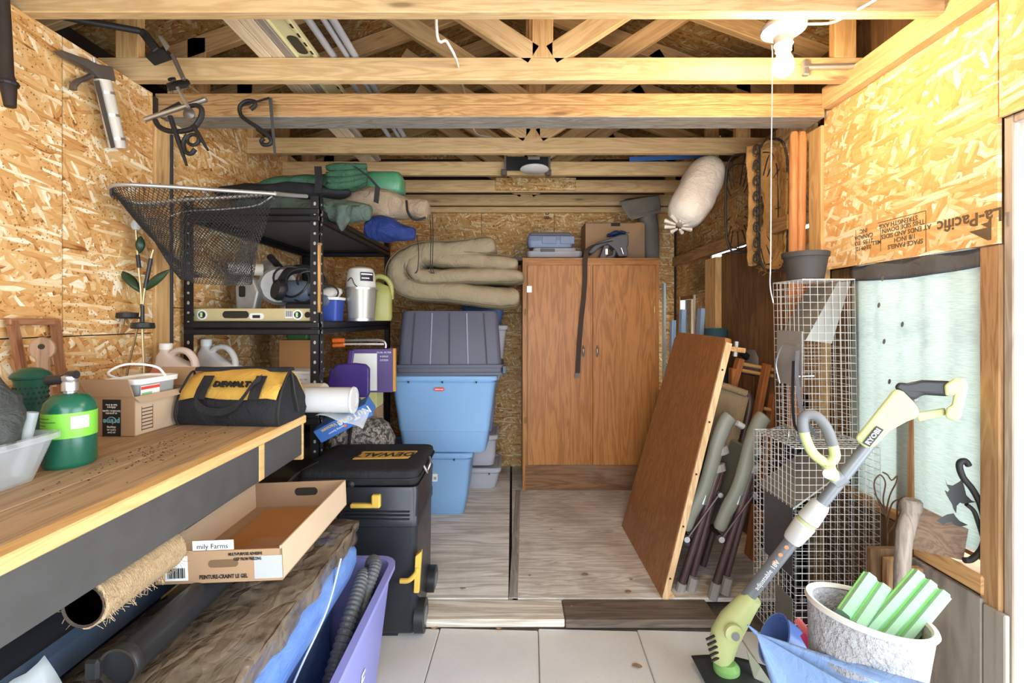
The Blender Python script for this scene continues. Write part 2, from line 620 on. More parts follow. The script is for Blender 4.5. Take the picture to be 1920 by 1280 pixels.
# dead leaves and chips scattered over the floor
LEAVES = ['largest curled brown leaf on the paver beside the toolbox wheel', 'smaller curled leaf just beyond the largest one by the toolbox wheel', 'brown leaf scrap on the plywood nearest the lowest blue tub', 'leaf scrap on the threshold board beside the toolbox',
          'leaf scrap on the plywood beside the toolbox body', 'pale chip on the left plywood panel near the threshold', 'brown chip in the middle of the plywood before the cupboard', 'dark chip on the plywood beside the near foot of the table top',
          'leaf scrap on the paver closest to the string trimmer', 'tiny chip on the paver just below the threshold board', 'small pale chip on the plywood nearest the cupboard', 'tiny chip on the plywood by the leaning table top', 'tiny chip close to the seam strip in the plywood', 'tiny chip on the dark part of the threshold board']
M_leaf = plain('dead_leaf', (0.28, 0.17, 0.09), 0.9, var=0.4)
for k, (px, py, s) in enumerate([(800, 1168, .045), (815, 1175, .03), (788, 990, .03), (795, 1128, .02), (800, 1025, .02), (868, 1103, .02), (1098, 1078, .025), (1178, 1110, .025), (1195, 1250, .03), (935, 1178, .018), (1033, 992, .014), (1183, 1086, .016), (993, 1078, .012), (1072, 1136, .01)]):
    z = 0.001 if py < 1120 else (-0.001 if py < 1165 else -0.039)
    p = Wz(px, py, z)
    mb = MB()
    n = 8
    ang = random.uniform(0, 6)
    ring = [Vector((p.x + s * math.cos(ang + 2 * PI * i / n) * (0.45 + 0.35 * random.random()), p.y + s * math.sin(ang + 2 * PI * i / n) * (0.3 + 0.3 * random.random()), p.z + random.uniform(0.001, 0.3 * s))) for i in range(n)]
    mb.rings([ring, [q + Vector((0, 0, -0.0008)) for q in ring]])
    o = mb.build('dead_leaf', M_leaf)
    tag(o, LEAVES[k], 'leaf', 'leaf scraps on the floor')

# ---- left wall
wl = struct('wall_left')
for (y0, y1, z0, z1, m) in [(YF, 1.557, 1.192, ZT, M_osbL), (YF, 1.557, 0, 1.188, M_osbL), (1.561, 1.95, 1.192, ZT, M_osbL), (1.561, 1.95, 0, 1.188, M_osbL), (2.05, YB, 1.30, ZT + 0.16, M_osbL), (2.05, YB, 0, 1.296, M_osbL)]:
    part('strand_panel', m, wl, XL - 0.012, XL, y0, y1, z0, z1)
part('backing', M_dark, wl, XL - 0.05, XL - 0.014, YF, YB, -0.1, ZT)
part('post', M_lumZ, wl, XL - 0.012, XL + 0.012, 1.952, 2.048, 0, 2.10, bevel=0.003)
# ---- back wall
wb = struct('wall_back')
for x0, x1 in [(XL, -0.26), (-0.256, 0.355), (0.359, XR)]:
    part('strand_panel', M_osbB, wb, x0, x1, YB, YB + 0.012, 1.30, 2.14)
    part('strand_panel', M_osbB, wb, x0, x1, YB, YB + 0.012, 0, 1.296)
part('backing', M_dark, wb, XL - 0.1, XR + 0.1, YB + 0.014, YB + 0.05, -0.1, 2.6)
part('top_plate', M_lumX, wb, XL, XR, YB - 0.02, YB + 0.012, 2.142, 2.19, bevel=0.003)
# grade stamp on the back wall board
text('board_stamp', '8', 0.075, M_dark, wb, frame(W(1026, 398, YB - 0.001), (1, 0, 0), (0, -1, 0)), 0.0004)
text('board_stamp', '8', 0.062, M_dark, wb, frame(W(1025, 408, YB - 0.001), (0, 0, 1), (0, -1, 0)), 0.0004)
# gable above the back wall
MB().prism([(-1.7, 2.2), (1.55, 2.2), (1.55, 2.5), (-0.05, 3.25), (-1.7, 2.5)], 0.02, Matrix.Translation((0, YB + 0.02, 0))).build('gable_sheathing', M_osbB, wb)

# ---- right wall: panels, daylight slot, small window, cloth-covered window, doorway
wr = struct('wall_right')
part('strand_panel', M_osbR, wr, XR, XR + 0.012, 1.318, 2.05, 1.462, ZT)
part('strand_panel', M_osbR, wr, XR, XR + 0.012, YF, 1.314, 1.815, ZT)
part('strand_panel', M_osbR, wr, XR + 0.02, XR + 0.032, 2.14, 2.46, 1.70, ZT + 0.05)
part('strand_panel', M_osbR, wr, XR + 0.02, XR + 0.032, 2.14, 2.30, 0.9, 1.675)
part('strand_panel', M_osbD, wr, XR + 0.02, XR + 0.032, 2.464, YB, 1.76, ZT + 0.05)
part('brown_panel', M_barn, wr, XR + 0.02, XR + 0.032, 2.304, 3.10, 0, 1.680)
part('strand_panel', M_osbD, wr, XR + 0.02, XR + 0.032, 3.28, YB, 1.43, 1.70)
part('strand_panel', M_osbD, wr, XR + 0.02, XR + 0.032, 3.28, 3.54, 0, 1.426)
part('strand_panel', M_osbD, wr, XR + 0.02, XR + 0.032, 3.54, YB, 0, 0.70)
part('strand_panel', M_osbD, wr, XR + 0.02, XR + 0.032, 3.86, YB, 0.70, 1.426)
part('header_board', wood('header_board_wood', (0.42, 0.24, 0.10), None, 'Y', knots=0.5), wr, XR - 0.015, XR + 0.03, 2.30, YB, 1.69, 1.765, bevel=0.003)
part('stud', M_lumZ, wr, XR - 0.02, XR + 0.03, 3.10, 3.27, 0, 1.66, bevel=0.003)
part('post', M_lumZ, wr, XR - 0.012, XR + 0.03, 2.052, 2.14, 0, 2.10, bevel=0.003)
part('stud', wood('stud_brown', (0.42, 0.235, 0.105), (0.26, 0.13, 0.05), 'Z', knots=0.5), wr, XR + 0.005, XR + 0.09, 1.318, 1.375, -0.05, 1.46, bevel=0.003)
part('stud', MATS['stud_brown'], wr, XR + 0.02, XR + 0.10, 1.62, 1.69, 0.4, 1.0, bevel=0.003)
part('stud', M_barn, wr, XR + 0.03, XR + 0.10, 1.87, 2.05, 0, 1.462, bevel=0.003)
part('side_board', M_greyply, wr, XR - 0.005, XR + 0.012, 1.36, 1.60, -0.06, 0.435, bevel=0.003)
part('side_board', M_greyply, wr, XR - 0.005, XR + 0.012, 1.295, 1.356, -0.06, 0.425, bevel=0.003)
part('side_board', M_barn, wr, XR + 0.0, XR + 0.012, 1.604, 2.05, -0.06, 0.52, bevel=0.003)
part('sill_board', wood('sill_orange', (0.58, 0.33, 0.13), (0.38, 0.19, 0.07), 'Y', knots=0.4), wr, XR + 0.0, XR + 0.09, 1.36, 1.60, 0.44, 0.50, bevel=0.006)
part('sill_board', MATS['sill_orange'], wr, XR + 0.0, XR + 0.09, 1.60, 2.05, 0.525, 0.56, bevel=0.004)
# doorway lining
part('door_jamb', M_jamb, wr, XR + 0.014, XR + 0.24, 1.29, 1.316, -0.06, 1.815, bevel=0.003)
part('door_header', M_jamb, wr, XR + 0.014, XR + 0.24, -0.60, 1.29, 1.79, 1.815, bevel=0.003)
part('wall_run', M_osbR, wr, XR, XR + 0.012, YF, -0.60, -0.05, 1.81)
# cladding outside, keeps daylight out except at the openings
for (y0, y1, z0, z1) in [(1.32, 1.40, -0.1, 1.47), (1.32, YB + 0.05, 1.47, 1.690), (1.32, YB + 0.05, 1.724, 2.5), (1.90, 3.54, -0.1, 1.668), (3.54, 3.86, -0.1, 0.70), (3.54, 3.86, 1.43, 1.668), (3.86, YB + 0.05, -0.1, 1.668), (1.40, 1.90, -0.1, 0.50), (-0.6, 1.32, 1.82, 2.5), (YF, -0.6, -0.1, 2.5), (1.32, 2.3, 1.690, 1.724), (3.5, YB, 1.690, 1.724)]:
    part('outer_cladding', M_barn, wr, XR + 0.11, XR + 0.13, y0, y1, z0, z1)
# printing on the board (upside down, running away from the camera)
M_ink = plain('board_ink', (0.13, 0.085, 0.045), 0.85, var=0.5, nscale=60)


def stamp(s, px, py, size, bold=False, extra=0.0):
    p = Wx(px, py, XR - 0.0006)
    text('board_print', s, size, M_ink, wr, frame(p, (0, 1, 0.02), (-1, 0, 0)) @ Matrix.Rotation(PI + extra, 4, 'Z') @ Matrix.Rotation(PI, 4, 'Z'), 0.0003, bold)


def stampm(s, y, z, size, bold=False):
    # reads upside down for the camera, as the panel was hung: text x -> +y flipped
    Mx = Matrix(((0, 0, -1, XR - 0.0006), (1, 0, 0, y), (0, -1, 0, z), (0, 0, 0, 1)))
    text('board_print', s, size, M_ink, wr, Mx, 0.0003, bold)


stampm('La-Pacific', 1.405, 1.545, 0.054, True)
for k, (s, y, z) in enumerate([('STRENGTH AXIS', 1.66, 1.592), ('THIS SIDE DOWN', 1.64, 1.573), ('AT ENDS AND SIDES', 1.63, 1.552), ('1/8 INCH', 1.63, 1.531), ('SPACE PANELS', 1.63, 1.510)]):
    stampm(s, y, z, 0.0225, True)
for k, (s, y, z) in enumerate([('INC', 1.82, 1.592), ('CANADA', 1.82, 1.570), ('21:55  TO', 1.82, 1.548), ('03:09:12', 1.82, 1.526), ('MILL', 1.755, 1.536)]):
    stampm(s, y, z, 0.0225, True)
MB().prism([(1.335, 1.545), (1.335, 1.475), (1.345, 1.475), (1.40, 1.51), (1.345, 1.512), (1.365, 1.525), (1.345, 1.527)], 0.0006, Matrix(((0, 1, 0, XR - 0.0008), (1, 0, 0, 0), (0, 0, 1, 0), (0, 0, 0, 1)))).build('board_print', M_ink, wr)
MB().box(XR - 0.0008, XR, 1.545, 1.75, 1.606, 1.608).box(XR - 0.0008, XR, 1.545, 1.547, 1.47, 1.606).box(XR - 0.0008, XR, 1.735, 1.737, 1.50, 1.60).box(XR - 0.0008, XR, 1.86, 1.862, 1.48, 1.60).build('board_print', M_ink, wr)
# small window far down the right wall
win = struct('window_1')
part('window_frame', plain('white_sash', (0.62, 0.62, 0.58), 0.5), win, XR + 0.012, XR + 0.05, 3.54, 3.565, 0.70, 1.43)
part('window_frame', MATS['white_sash'], win, XR + 0.012, XR + 0.05, 3.835, 3.86, 0.70, 1.43)
part('window_frame', M_barn, win, XR + 0.012, XR + 0.05, 3.565, 3.835, 1.40, 1.43)
tg = NT('window_glass')
tr = tg.add('ShaderNodeBsdfTransparent'); tr.inputs[0].default_value = (0.93, 0.96, 0.97, 1)
gl = tg.add('ShaderNodeBsdfGlossy'); gl.inputs['Roughness'].default_value = 0.05
mx = tg.add('ShaderNodeMixShader'); mx.inputs[0].default_value = 0.06
tg.link(tr.outputs[0], mx.inputs[1]); tg.link(gl.outputs[0], mx.inputs[2]); tg.link(mx.outputs[0], tg.out.inputs[0])
part('pane', tg.m, win, XR + 0.03, XR + 0.034, 3.565, 3.835, 0.70, 1.40)

# ---- front end behind the camera: two side returns beside the open end
wf = struct('wall_front')
part('strand_panel', M_osbB, wf, XL, -1.05, YF - 0.012, YF, -0.05, ZT)
part('strand_panel', M_osbB, wf, 0.95, XR, YF - 0.012, YF, -0.05, ZT)
part('strand_panel', M_osbB, wf, -1.05, 0.95, YF - 0.012, YF, 2.10, 3.3)

# ---- trusses, beam, roof
ZC0 = CZ + 0.938; ZC1 = ZC0 + 0.089
KX = 0.12


def truss(d, k):
    tr = struct('roof_truss', (0, d, 0))
    mk = lambda nm, mat, *a, **kw: part(nm, mat, tr, *a, bevel=0.003, **kw)
    mk('bottom_chord', M_lumX, XL - 0.13, XR + 0.13, 0, 0.038, ZC0, ZC1)
    mk('king_post', M_lumZ, KX - 0.042, KX + 0.042, 0.0, 0.038, ZC1, 3.02)
    mk('heel_post', M_lumZ, XL - 0.06, XL + 0.03, 0, 0.038, ZC1, 2.60)
    mk('heel_post', M_lumZ, XR - 0.10, XR - 0.015, 0, 0.038, ZC1, 2.60)
    for s in (-1, 1):
        x0 = KX + s * 0.05; x1 = KX + s * 0.74; zt = ZC1 + 0.45
        dx, dz = x1 - x0, zt - ZC1
        L = math.hypot(dx, dz)
        M = Matrix.Translation((x0, 0, ZC1 + 0.02)) @ Matrix.Rotation(-math.atan2(dz, dx), 4, 'Y')
        MB().box(-0.02, L, 0.0, 0.038, -0.042, 0.042, bevel=0.003).build('web', M_lumX, tr).matrix_basis = M
        # rafters
        xe = (XL - 0.35) if s < 0 else (XR + 0.35)
        ze, zr = 2.44, 3.08
        L = math.hypot(xe - KX * 0, zr - ze)
        M = Matrix.Translation((-0.05, 0, zr)) @ Matrix.Rotation(math.atan2(zr - ze, -(xe + 0.05)) if s < 0 else math.atan2(zr - ze, xe + 0.05), 4, 'Y')
        if s < 0:
            M = Matrix.Translation((-0.05, 0, zr)) @ Matrix.Rotation(PI - math.atan2(zr - ze, -(xe + 0.05)), 4, 'Y')
        MB().box(0, L, 0, 0.038, -0.045, 0.045, bevel=0.003).build('rafter', M_lumX, tr).matrix_basis = M
    return tr


TD = [1.43 + 0.406 * k for k in range(-4, 7)]
for k, d in enumerate(TD):
    truss(d, k)

roof = struct('ceiling')
for s in (-1, 1):
    xe = (XL - 0.4) if s < 0 else (XR + 0.4)
    for k in range(5):
        y0 = YF - 0.02 + k * 1.06; y1 = y0 + 1.055
        MB().hexa([(-0.05, y0, 3.14), (xe, y0, 2.47), (xe, y1, 2.47), (-0.05, y1, 3.14), (-0.05, y0, 3.16), (xe, y0, 2.49), (xe, y1, 2.49), (-0.05, y1, 3.16)]).build('roof_panel', M_osbRoof, roof)
for s, xw in ((-1, XL - 0.05), (1, XR + 0.12)):
    part('eave_board', M_osbRoof, roof, xw - 0.32 if s < 0 else xw, xw if s < 0 else xw + 0.32, YF, YB + 0.05, ZC0 - 0.03, ZC0 - 0.01)
    part('fascia', M_dark, roof, xw - 0.34 if s < 0 else xw + 0.32, xw - 0.32 if s < 0 else xw + 0.34, YF, YB + 0.05, ZC0 - 0.03, 2.56)
part('cover', M_dark, roof, -2.1, 1.9, YB + 0.04, YB + 0.06, 2.1, 3.3)

beam = struct('trim_1')
part('beam_board', M_rough, beam, XL - 0.03, XR - 0.03, 2.0, 2.125, 2.1665, 2.215, bevel=0.003)
part('beam_board', M_rough, beam, XL - 0.03, XR - 0.03, 2.0, 2.125, 2.1165, 2.1655, bevel=0.003)
part('underside_board', M_grey, beam, XL - 0.03, XR - 0.03, 2.003, 2.122, 2.113, 2.1165)
tr2 = struct('trim_2')
part('top_rail', M_lumY, tr2, XR - 0.045, XR, YF, 2.0, 2.145, 2.235, bevel=0.003)
tr3 = struct('trim_3')
part('vent_strip', M_osbB, tr3, W(930, 355, 3.44).x, W(1080, 355, 3.44).x, 3.44, 3.455, W(0, 356, 3.44).z, W(0, 333, 3.44).z)

# ================================================================ CEILING LAMP
M_porc = plain('white_porcelain', (0.42, 0.41, 0.38), 0.3, var=0.03, bump=0)
M_galv = plain('galvanised_steel', (0.55, 0.55, 0.54), 0.38, 0.85, var=0.2)
M_boxpaint = plain('octagon_box', (0.30, 0.20, 0.15), 0.5, 0.3, var=0.3)
LB = W(1469, 112, 1.52)
lampz = LB.z
lamp = thing('ceiling_lamp', 'white porcelain lampholder with a lit bare bulb below a truss', 'lamp', (LB.x, LB.y, 2.19))
top = 2.235 - 2.19
zb = lambda py: CZ - (py - 597) * 1.52 / F - 2.19
MB().lathe([(0.0, zb(8)), (0.047, zb(8)), (0.05, zb(12)), (0.05, zb(50)), (0.0, zb(50))], 8).build('junction_box', M_boxpaint, lamp)
MB().lathe([(0.0, zb(46)), (0.062, zb(46)), (0.068, zb(52)), (0.066, zb(58)), (0.045, zb(66)), (0.030, zb(70)), (0.027, zb(82)), (0.029, zb(84)), (0.025, zb(88)), (0.024, zb(96)), (0, zb(96))], 32).build('lampholder', M_porc, lamp, smooth=True)
MB().lathe([(0.0, zb(90)), (0.019, zb(90)), (0.021, zb(104)), (0, zb(104))], 16).build('bulb_collar', plain('bulb_plastic', (0.8, 0.78, 0.72), 0.4), lamp, smooth=True)
tb = NT('lit_bulb')
em = tb.add('ShaderNodeEmission'); em.inputs[0].default_value = (1.0, 0.72, 0.42, 1); em.inputs[1].default_value = 350
tb.link(em.outputs[0], tb.out.inputs[0])
MB().lathe([(0.0, zb(104)), (0.020, zb(104)), (0.027, zb(112)), (0.031, zb(122)), (0.030, zb(130)), (0.024, zb(138)), (0.012, zb(143)), (0.0, zb(144))], 24).build('bulb', tb.m, lamp, smooth=True)
M_cord = plain('white_cord', (0.75, 0.72, 0.66), 0.6)
pc = W(1447, 85, 1.50)
MB().tube(spline([pc, W(1448, 120, 1.50), W(1446, 300, 1.50), W(1445, 480, 1.50), W(1444, 535, 1.50), W(1450, 568, 1.50)], 6), 0.0018, 6).build('pull_cord', M_cord, lamp, world=True)
MB().tube(spline([W(1512, 45, 1.52), W(1560, 42, 1.50), W(1600, 22, 1.44), W(1640, 0, 1.40), W(1680, -30, 1.36)], 6), 0.004, 8).build('supply_cable', M_cord, lamp, world=True, smooth=True)
# metal conduit stub on the truss behind the lamp
cd = thing('conduit_stub', 'short grey metal conduit clamped to the truss behind the bulb', 'conduit', W(1550, 125, 1.83))
MB().cyl(W(1505, 126, 1.815), W(1605, 124, 1.815), 0.011, seg=14).build('pipe', M_galv, cd, world=True, smooth=True)
MB().box(-0.012, 0.012, -0.02, 0.0, -0.03, 0.03, 0.004, Matrix.Translation(W(1507, 130, 1.825))).build('clamp', M_galv, cd, world=True)

# ================================================================ WORKBENCH AND WHAT STANDS ON IT
BZ = 0.90
M_btop = wood('bench_plank', (0.47, 0.32, 0.19), (0.31, 0.19, 0.105), 'Y', grain=0.9, knots=0.15, stain=0.35, staincol=(0.20, 0.13, 0.08))
M_bedge = wood('bench_edge_pine', (0.72, 0.46, 0.19), (0.58, 0.34, 0.12), 'Y', knots=0.3)
M_apron = plain('grey_apron_paint', (0.068, 0.065, 0.062), 0.6, var=0.2, nscale=20)
bench = thing('workbench', 'long plank-topped workbench with a dark grey apron along the strand board wall', 'workbench', (-1.12, 0.8, 0))
bl = lambda x, y, z: (x + 1.12, y - 0.8, z)
xs = [XL + 0.01, -1.36, -1.215, -1.07, -0.925, -0.79]
for i in range(5):
    o = part('top_plank', M_btop, bench, xs[i] + 1.12 + 0.002, xs[i + 1] + 1.12 - 0.002, -1.6, 0.9, 0.872, BZ + (0.0006 if i % 2 else 0), bevel=0.002)
part('edge_board', M_bedge, bench, -0.79 + 1.12, -0.748 + 1.12, -1.6, 0.9, 0.872, BZ, bevel=0.003)
part('apron', M_apron, bench, -0.79 + 1.12, -0.758 + 1.12, -1.6, 0.60, 0.76, 0.8715, bevel=0.002)
part('apron', M_apron, bench, -0.79 + 1.12, -0.758 + 1.12, 0.632, 0.885, 0.76, 0.8715, bevel=0.002)
part('apron_joint', M_bedge, bench, -0.79 + 1.12, -0.757 + 1.12, 0.602, 0.630, 0.76, 0.8715, bevel=0.002)
part('end_strip', M_bedge, bench, -0.79 + 1.12, -0.757 + 1.12, 0.886, 0.90, 0.74, 0.8715, bevel=0.002)
part('leg', M_bedge, bench, -1.0 + 1.12, -0.91 + 1.12, 0.84, 0.88, 0.0, 0.8715, bevel=0.002)
part('leg', M_bedge, bench, -0.84 + 1.12, -0.80 + 1.12, -1.5, -1.41, -0.04, 0.8715, bevel=0.002)
part('rear_rail', M_bedge, bench, XL + 0.01 + 1.12, XL + 0.05 + 1.12, -1.6, 0.9, 0.78, 0.8715, bevel=0.002)
# sawdust and crumbs spread over the bench top
mb = MB()
for k in range(190):
    px_ = random.gauss(-0.96, 0.05); py_ = random.gauss(1.22, 0.12)
    if -1.0 < px_ < -0.78 and py_ < 1.45:
        s = random.uniform(0.0004, 0.0013)
        mb.box(px_ - s, px_ + s, py_ - s * 1.6, py_ + s * 1.6, BZ + 0.0006, BZ + 0.0006 + s)
o = mb.build('sawdust', plain('sawdust_crumbs', (0.05, 0.035, 0.025), 0.95))
tag(o, 'dark crumbs and sawdust strewn over the bench planks', 'sawdust'); o['kind'] = 'stuff'

# --- translucent storage bin with a crumpled bag
tcl = NT('clear_plastic')
tcl.b.inputs['Base Color'].default_value = (0.80, 0.86, 0.88, 1)
tcl.b.inputs['Roughness'].default_value = 0.25
tr_ = tcl.add('ShaderNodeBsdfTransparent'); tr_.inputs[0].default_value = (0.93, 0.95, 0.96, 1)
mxx = tcl.add('ShaderNodeMixShader'); mxx.inputs[0].default_value = 0.32
tcl.link(tr_.outputs[0], mxx.inputs[1]); tcl.link(tcl.b.outputs[0], mxx.inputs[2]); tcl.link(mxx.outputs[0], tcl.out.inputs[0])
M_clear = tcl.m


def open_bin(root, wt, dt, wb_, db, h, mat, r=0.03, th=0.004, rim=0.012, name='body'):
    mb = MB()
    mb.loft([(wb_, db, r, 0.0), (wt, dt, r, h - rim), (wt + 2 * rim, dt + 2 * rim, r + rim, h - rim), (wt + 2 * rim, dt + 2 * rim, r + rim, h), (wt - 2 * th, dt - 2 * th, r, h), (wb_ - 2 * th, db - 2 * th, r, th)], cap0=True, cap1=True)
    return mb.build(name, mat, root, smooth=True, angle=30)


cb_ = thing('storage_bin', 'small translucent plastic bin with a white handle at the near end of the bench', 'bin', (-1.17, 0.905, BZ), (0, 0, R(3)))
open_bin(cb_, 0.33, 0.26, 0.28, 0.22, 0.10, M_clear, 0.02)
MB().tube(spline([(0.05, -0.138, 0.085), (0.08, -0.150, 0.055), (0.12, -0.150, 0.05), (0.155, -0.140, 0.085)], 6), 0.006, 8).build('handle', plain('white_handle', (0.8, 0.8, 0.78), 0.4), cb_, smooth=True)
M_bag = fabric('grey_mesh_bag', (0.06, 0.065, 0.06), 500, 0.6, 0.5, 0.7)
mb = MB()
mb.grid(lambda u, v: Vector((-1.085 + 0.078 * math.cos(2 * PI * u) * (math.sin(PI * (0.08 + 0.9 * v)) ** 0.7) - 0.01 * v, 0.955 + 0.06 * math.sin(2 * PI * u) * (math.sin(PI * (0.08 + 0.9 * v)) ** 0.7), BZ + 0.012 + 0.24 * v)), 28, 14, True)
mb.wobble(0.022, 10, 2.0).wobble(0.010, 30, 5.0)
o = mb.build('crumpled_bag', M_bag, smooth=True, angle=180)
tag(o, 'crumpled dark mesh bag stuffed into the translucent bin', 'bag')
mb = MB(); mb.grid(lambda u, v: Vector((-1.12 + 0.09 * (u - .5) + 0.03 * v, 0.83 + 0.05 * u, BZ + 0.02 + 0.11 * v + 0.02 * math.sin(7 * u))), 10, 10)
o = mb.wobble(0.02, 14, 1).build('plastic_wrap', M_clear, smooth=True, solid=0.001, angle=180)
tag(o, 'crinkled clear plastic wrap poking out of the translucent bin', 'plastic wrap')
# clear tube lying in the bin
o = MB().cyl((-1.045, 0.985, BZ + 0.02), (-1.025, 0.998, BZ + 0.15), 0.011, 0.011, 16).build('clear_tube', M_clear, smooth=True)
tag(o, 'slim clear plastic tube standing in the bin beside the green gas cylinder', 'tube')

# --- green lantern
M_grn = plain('dark_green_enamel', (0.015, 0.075, 0.045), 0.35, var=0.2)
ln = thing('candle_lantern', 'dark green pierced metal lantern with a flat lid behind the crumpled bag', 'lantern', (-1.235, 1.20, BZ))
MB().lathe([(0, 0), (0.031, 0), (0.033, 0.19), (0.036, 0.196), (0, 0.196)], 24).build('body', M_grn, ln, smooth=True)
MB().lathe([(0, 0.197), (0.039, 0.197), (0.041, 0.203), (0.035, 0.212), (0.02, 0.222), (0, 0.226)], 24).build('lid', M_grn, ln, smooth=True)
mb = MB()
for j in range(4):
    for k in range(20):
        a = 2 * PI * (k + 0.5 * (j % 2)) / 20
        p = Vector((0.0325 * math.cos(a), 0.0325 * math.sin(a), 0.135 + 0.013 * j))
        mb.box(-0.002, 0.002, -0.002, 0.002, -0.002, 0.002, 0, Matrix.Translation(p) @ Matrix.Rotation(a, 4, 'Z') @ Matrix.Rotation(R(45), 4, 'X'))
mb.build('pierced_holes', M_dark, ln)['kind'] = 'stuff'

# --- propane cylinder with torch head
M_cyl = plain('green_cylinder', (0.010, 0.115, 0.065), 0.28, 0.0, var=0.15, spec=0.6)
M_lime = plain('lime_label', (0.22, 0.62, 0.06), 0.4, var=0.06)
M_wht = plain('white_print', (0.78, 0.79, 0.76), 0.5, var=0.04, bump=0)
gas = thing('gas_cylinder', 'dark green camping gas cylinder with a lime label and torch valve', 'gas cylinder', (-1.059, 1.119, BZ))
MB().lathe([(0, 0.004), (0.044, 0), (0.049, 0.006), (0.050, 0.012), (0.050, 0.135), (0.046, 0.152), (0.034, 0.166), (0.016, 0.172), (0, 0.172)], 40).build('tank', M_cyl, gas, smooth=True)
lb_ = MB().lathe([(0.0503, 0.072), (0.0506, 0.0722), (0.0506, 0.130), (0.0503, 0.1302)], 40, cap0=False, cap1=False).build('label_band', M_lime, gas, smooth=True)


def curved_patch(r, a0, a1, z0, z1, n=8):
    mb = MB()
    mb.grid(lambda u, v: Vector((r * math.cos(R(a0 + (a1 - a0) * u)), r * math.sin(R(a0 + (a1 - a0) * u)), z0 + (z1 - z0) * v)), n, 2)
    return mb


curved_patch(0.0509, -45, -5, 0.093, 0.122).build('label_patch', M_wht, lb_, smooth=True)
mb = MB()
for k in range(5):
    w_ = (40, 55, 30, 50, 36)[k]
    mb.grid(lambda u, v, k=k, w_=w_: Vector((0.0509 * math.cos(R(-130 + w_ * u)), 0.0509 * math.sin(R(-130 + w_ * u)), 0.118 - 0.008 * k + 0.0025 * v)), 8, 2)
mb.build('label_print', plain('label_dark_print', (0.05, 0.25, 0.05), 0.6), lb_)
MB().lathe([(0, 0.17), (0.012, 0.17), (0.012, 0.176), (0.016, 0.178), (0.016, 0.196), (0.014, 0.20), (0.0165, 0.205), (0.0165, 0.212), (0.010, 0.215), (0, 0.215)], 20).build('valve', M_galv, gas, smooth=True)
kn = MB().cyl((-0.012, -0.004, 0.205), (-0.045, -0.008, 0.203), 0.011, 0.012, 12).build('knob', plain('black_plastic', (0.02, 0.02, 0.021), 0.4), gas, smooth=True)
MB().cyl((-0.004, 0, 0.214), (0.016, 0, 0.216), 0.010, 0.010, 12).build('burner_collar', MATS['black_plastic'], gas, smooth=True)

M_blk = MATS['black_plastic']
# --- wooden frame saw
M_saww = wood('reddish_saw_wood', (0.33, 0.15, 0.07), (0.20, 0.08, 0.035), 'Z', knots=0.0)
M_sawx = wood('reddish_saw_wood_bar', (0.33, 0.15, 0.07), (0.20, 0.08, 0.035), 'Y', knots=0.0)
sw = thing('frame_saw', 'old reddish wooden frame saw leaning on the wall behind the gas cylinder', 'saw', (XL + 0.03, 1.44, BZ))
for (py0, py1, nm) in ((-0.062, -0.02, 'arm'), (0.068, 0.082, 'arm')):
    MB().hexa([(0.01, py1 - 0.008, 0.0), (0.03, py1 - 0.008, 0.0), (0.03, py1 + 0.008, 0.0), (0.01, py1 + 0.008, 0.0), (-0.015, py0 - 0.009, 0.345), (0.005, py0 - 0.009, 0.345), (0.005, py0 + 0.009, 0.345), (-0.015, py0 + 0.009, 0.345)]).build(nm, M_saww, sw)
MB().box(-0.014, 0.004, -0.075, 0.078, 0.33, 0.35, 0.003).build('cross_bar', M_sawx, sw)
MB().box(0.017, 0.019, -0.02, 0.07, 0.01, 0.03).build('blade', M_galv, sw)
# --- wooden paddle brush handle
pd = thing('wooden_paddle', 'worn wooden paddle handle with a round hole in front of the frame saw', 'paddle', (-1.375, 1.365, BZ))
poly = []
for a in range(-60, 241, 20):
    poly.append((0.030 * math.cos(R(a)), 0.262 + 0.034 * math.sin(R(a))))
poly += [(-0.014, 0.16), (-0.02, 0.10), (-0.03, 0.04), (-0.03, 0.0), (0.035, 0.0), (0.032, 0.05), (0.022, 0.12), (0.016, 0.18)]
MB().prism(poly, 0.018, Matrix.Rotation(R(25), 4, 'Z')).build('paddle_body', wood('paddle_wood', (0.36, 0.22, 0.13), (0.22, 0.12, 0.065), 'Z', knots=0.0), pd, bevel=0.004)
MB().cyl((0, -0.0006, 0.268), (0, 0.0187, 0.268), 0.008, seg=16).build('hang_hole', M_dark, pd).matrix_basis = Matrix.Rotation(R(25), 4, 'Z')

# --- cardboard delivery box with flaps
M_card = plain('cardboard', (0.36, 0.225, 0.125), 0.85, var=0.12, nscale=5, bscale=200)
M_cardw = plain('cardboard_pale', (0.52, 0.39, 0.26), 0.85, var=0.1, nscale=5, bscale=200)
bx = thing('delivery_box', 'open brown cardboard delivery box with a black printed label on the bench', 'box', (-1.182, 1.505, BZ), (0, 0, R(-3)))
hw, hd, hh, th = 0.072, 0.12, 0.118, 0.003
part('wall_panel', M_card, bx, -hw, hw, -hd, -hd + th, 0, hh)
part('wall_panel', M_card, bx, -hw, hw, hd - th, hd, 0, hh)
part('wall_panel', M_card, bx, -hw, -hw + th, -hd + th, hd - th, 0, hh)
part('wall_panel', M_cardw, bx, hw - th, hw, -hd + th, hd - th, 0, hh)
part('base_panel', M_card, bx, -hw, hw, -hd, hd, 0, th)


def flap(root, p0, p1, out, L, mat, nm='flap', th=0.003, skew=0.0):
    p0 = Vector(p0); p1 = Vector(p1); o_ = Vector(out).normalized() * L
    e = (p1 - p0).normalized() * skew
    n_ = (p1 - p0).cross(o_).normalized() * th
    a, b, c, d = p0, p1, p1 + o_ - e, p0 + o_ + e
    return MB().hexa([a, b, c, d, a + n_, b + n_, c + n_, d + n_]).build(nm, mat, root)


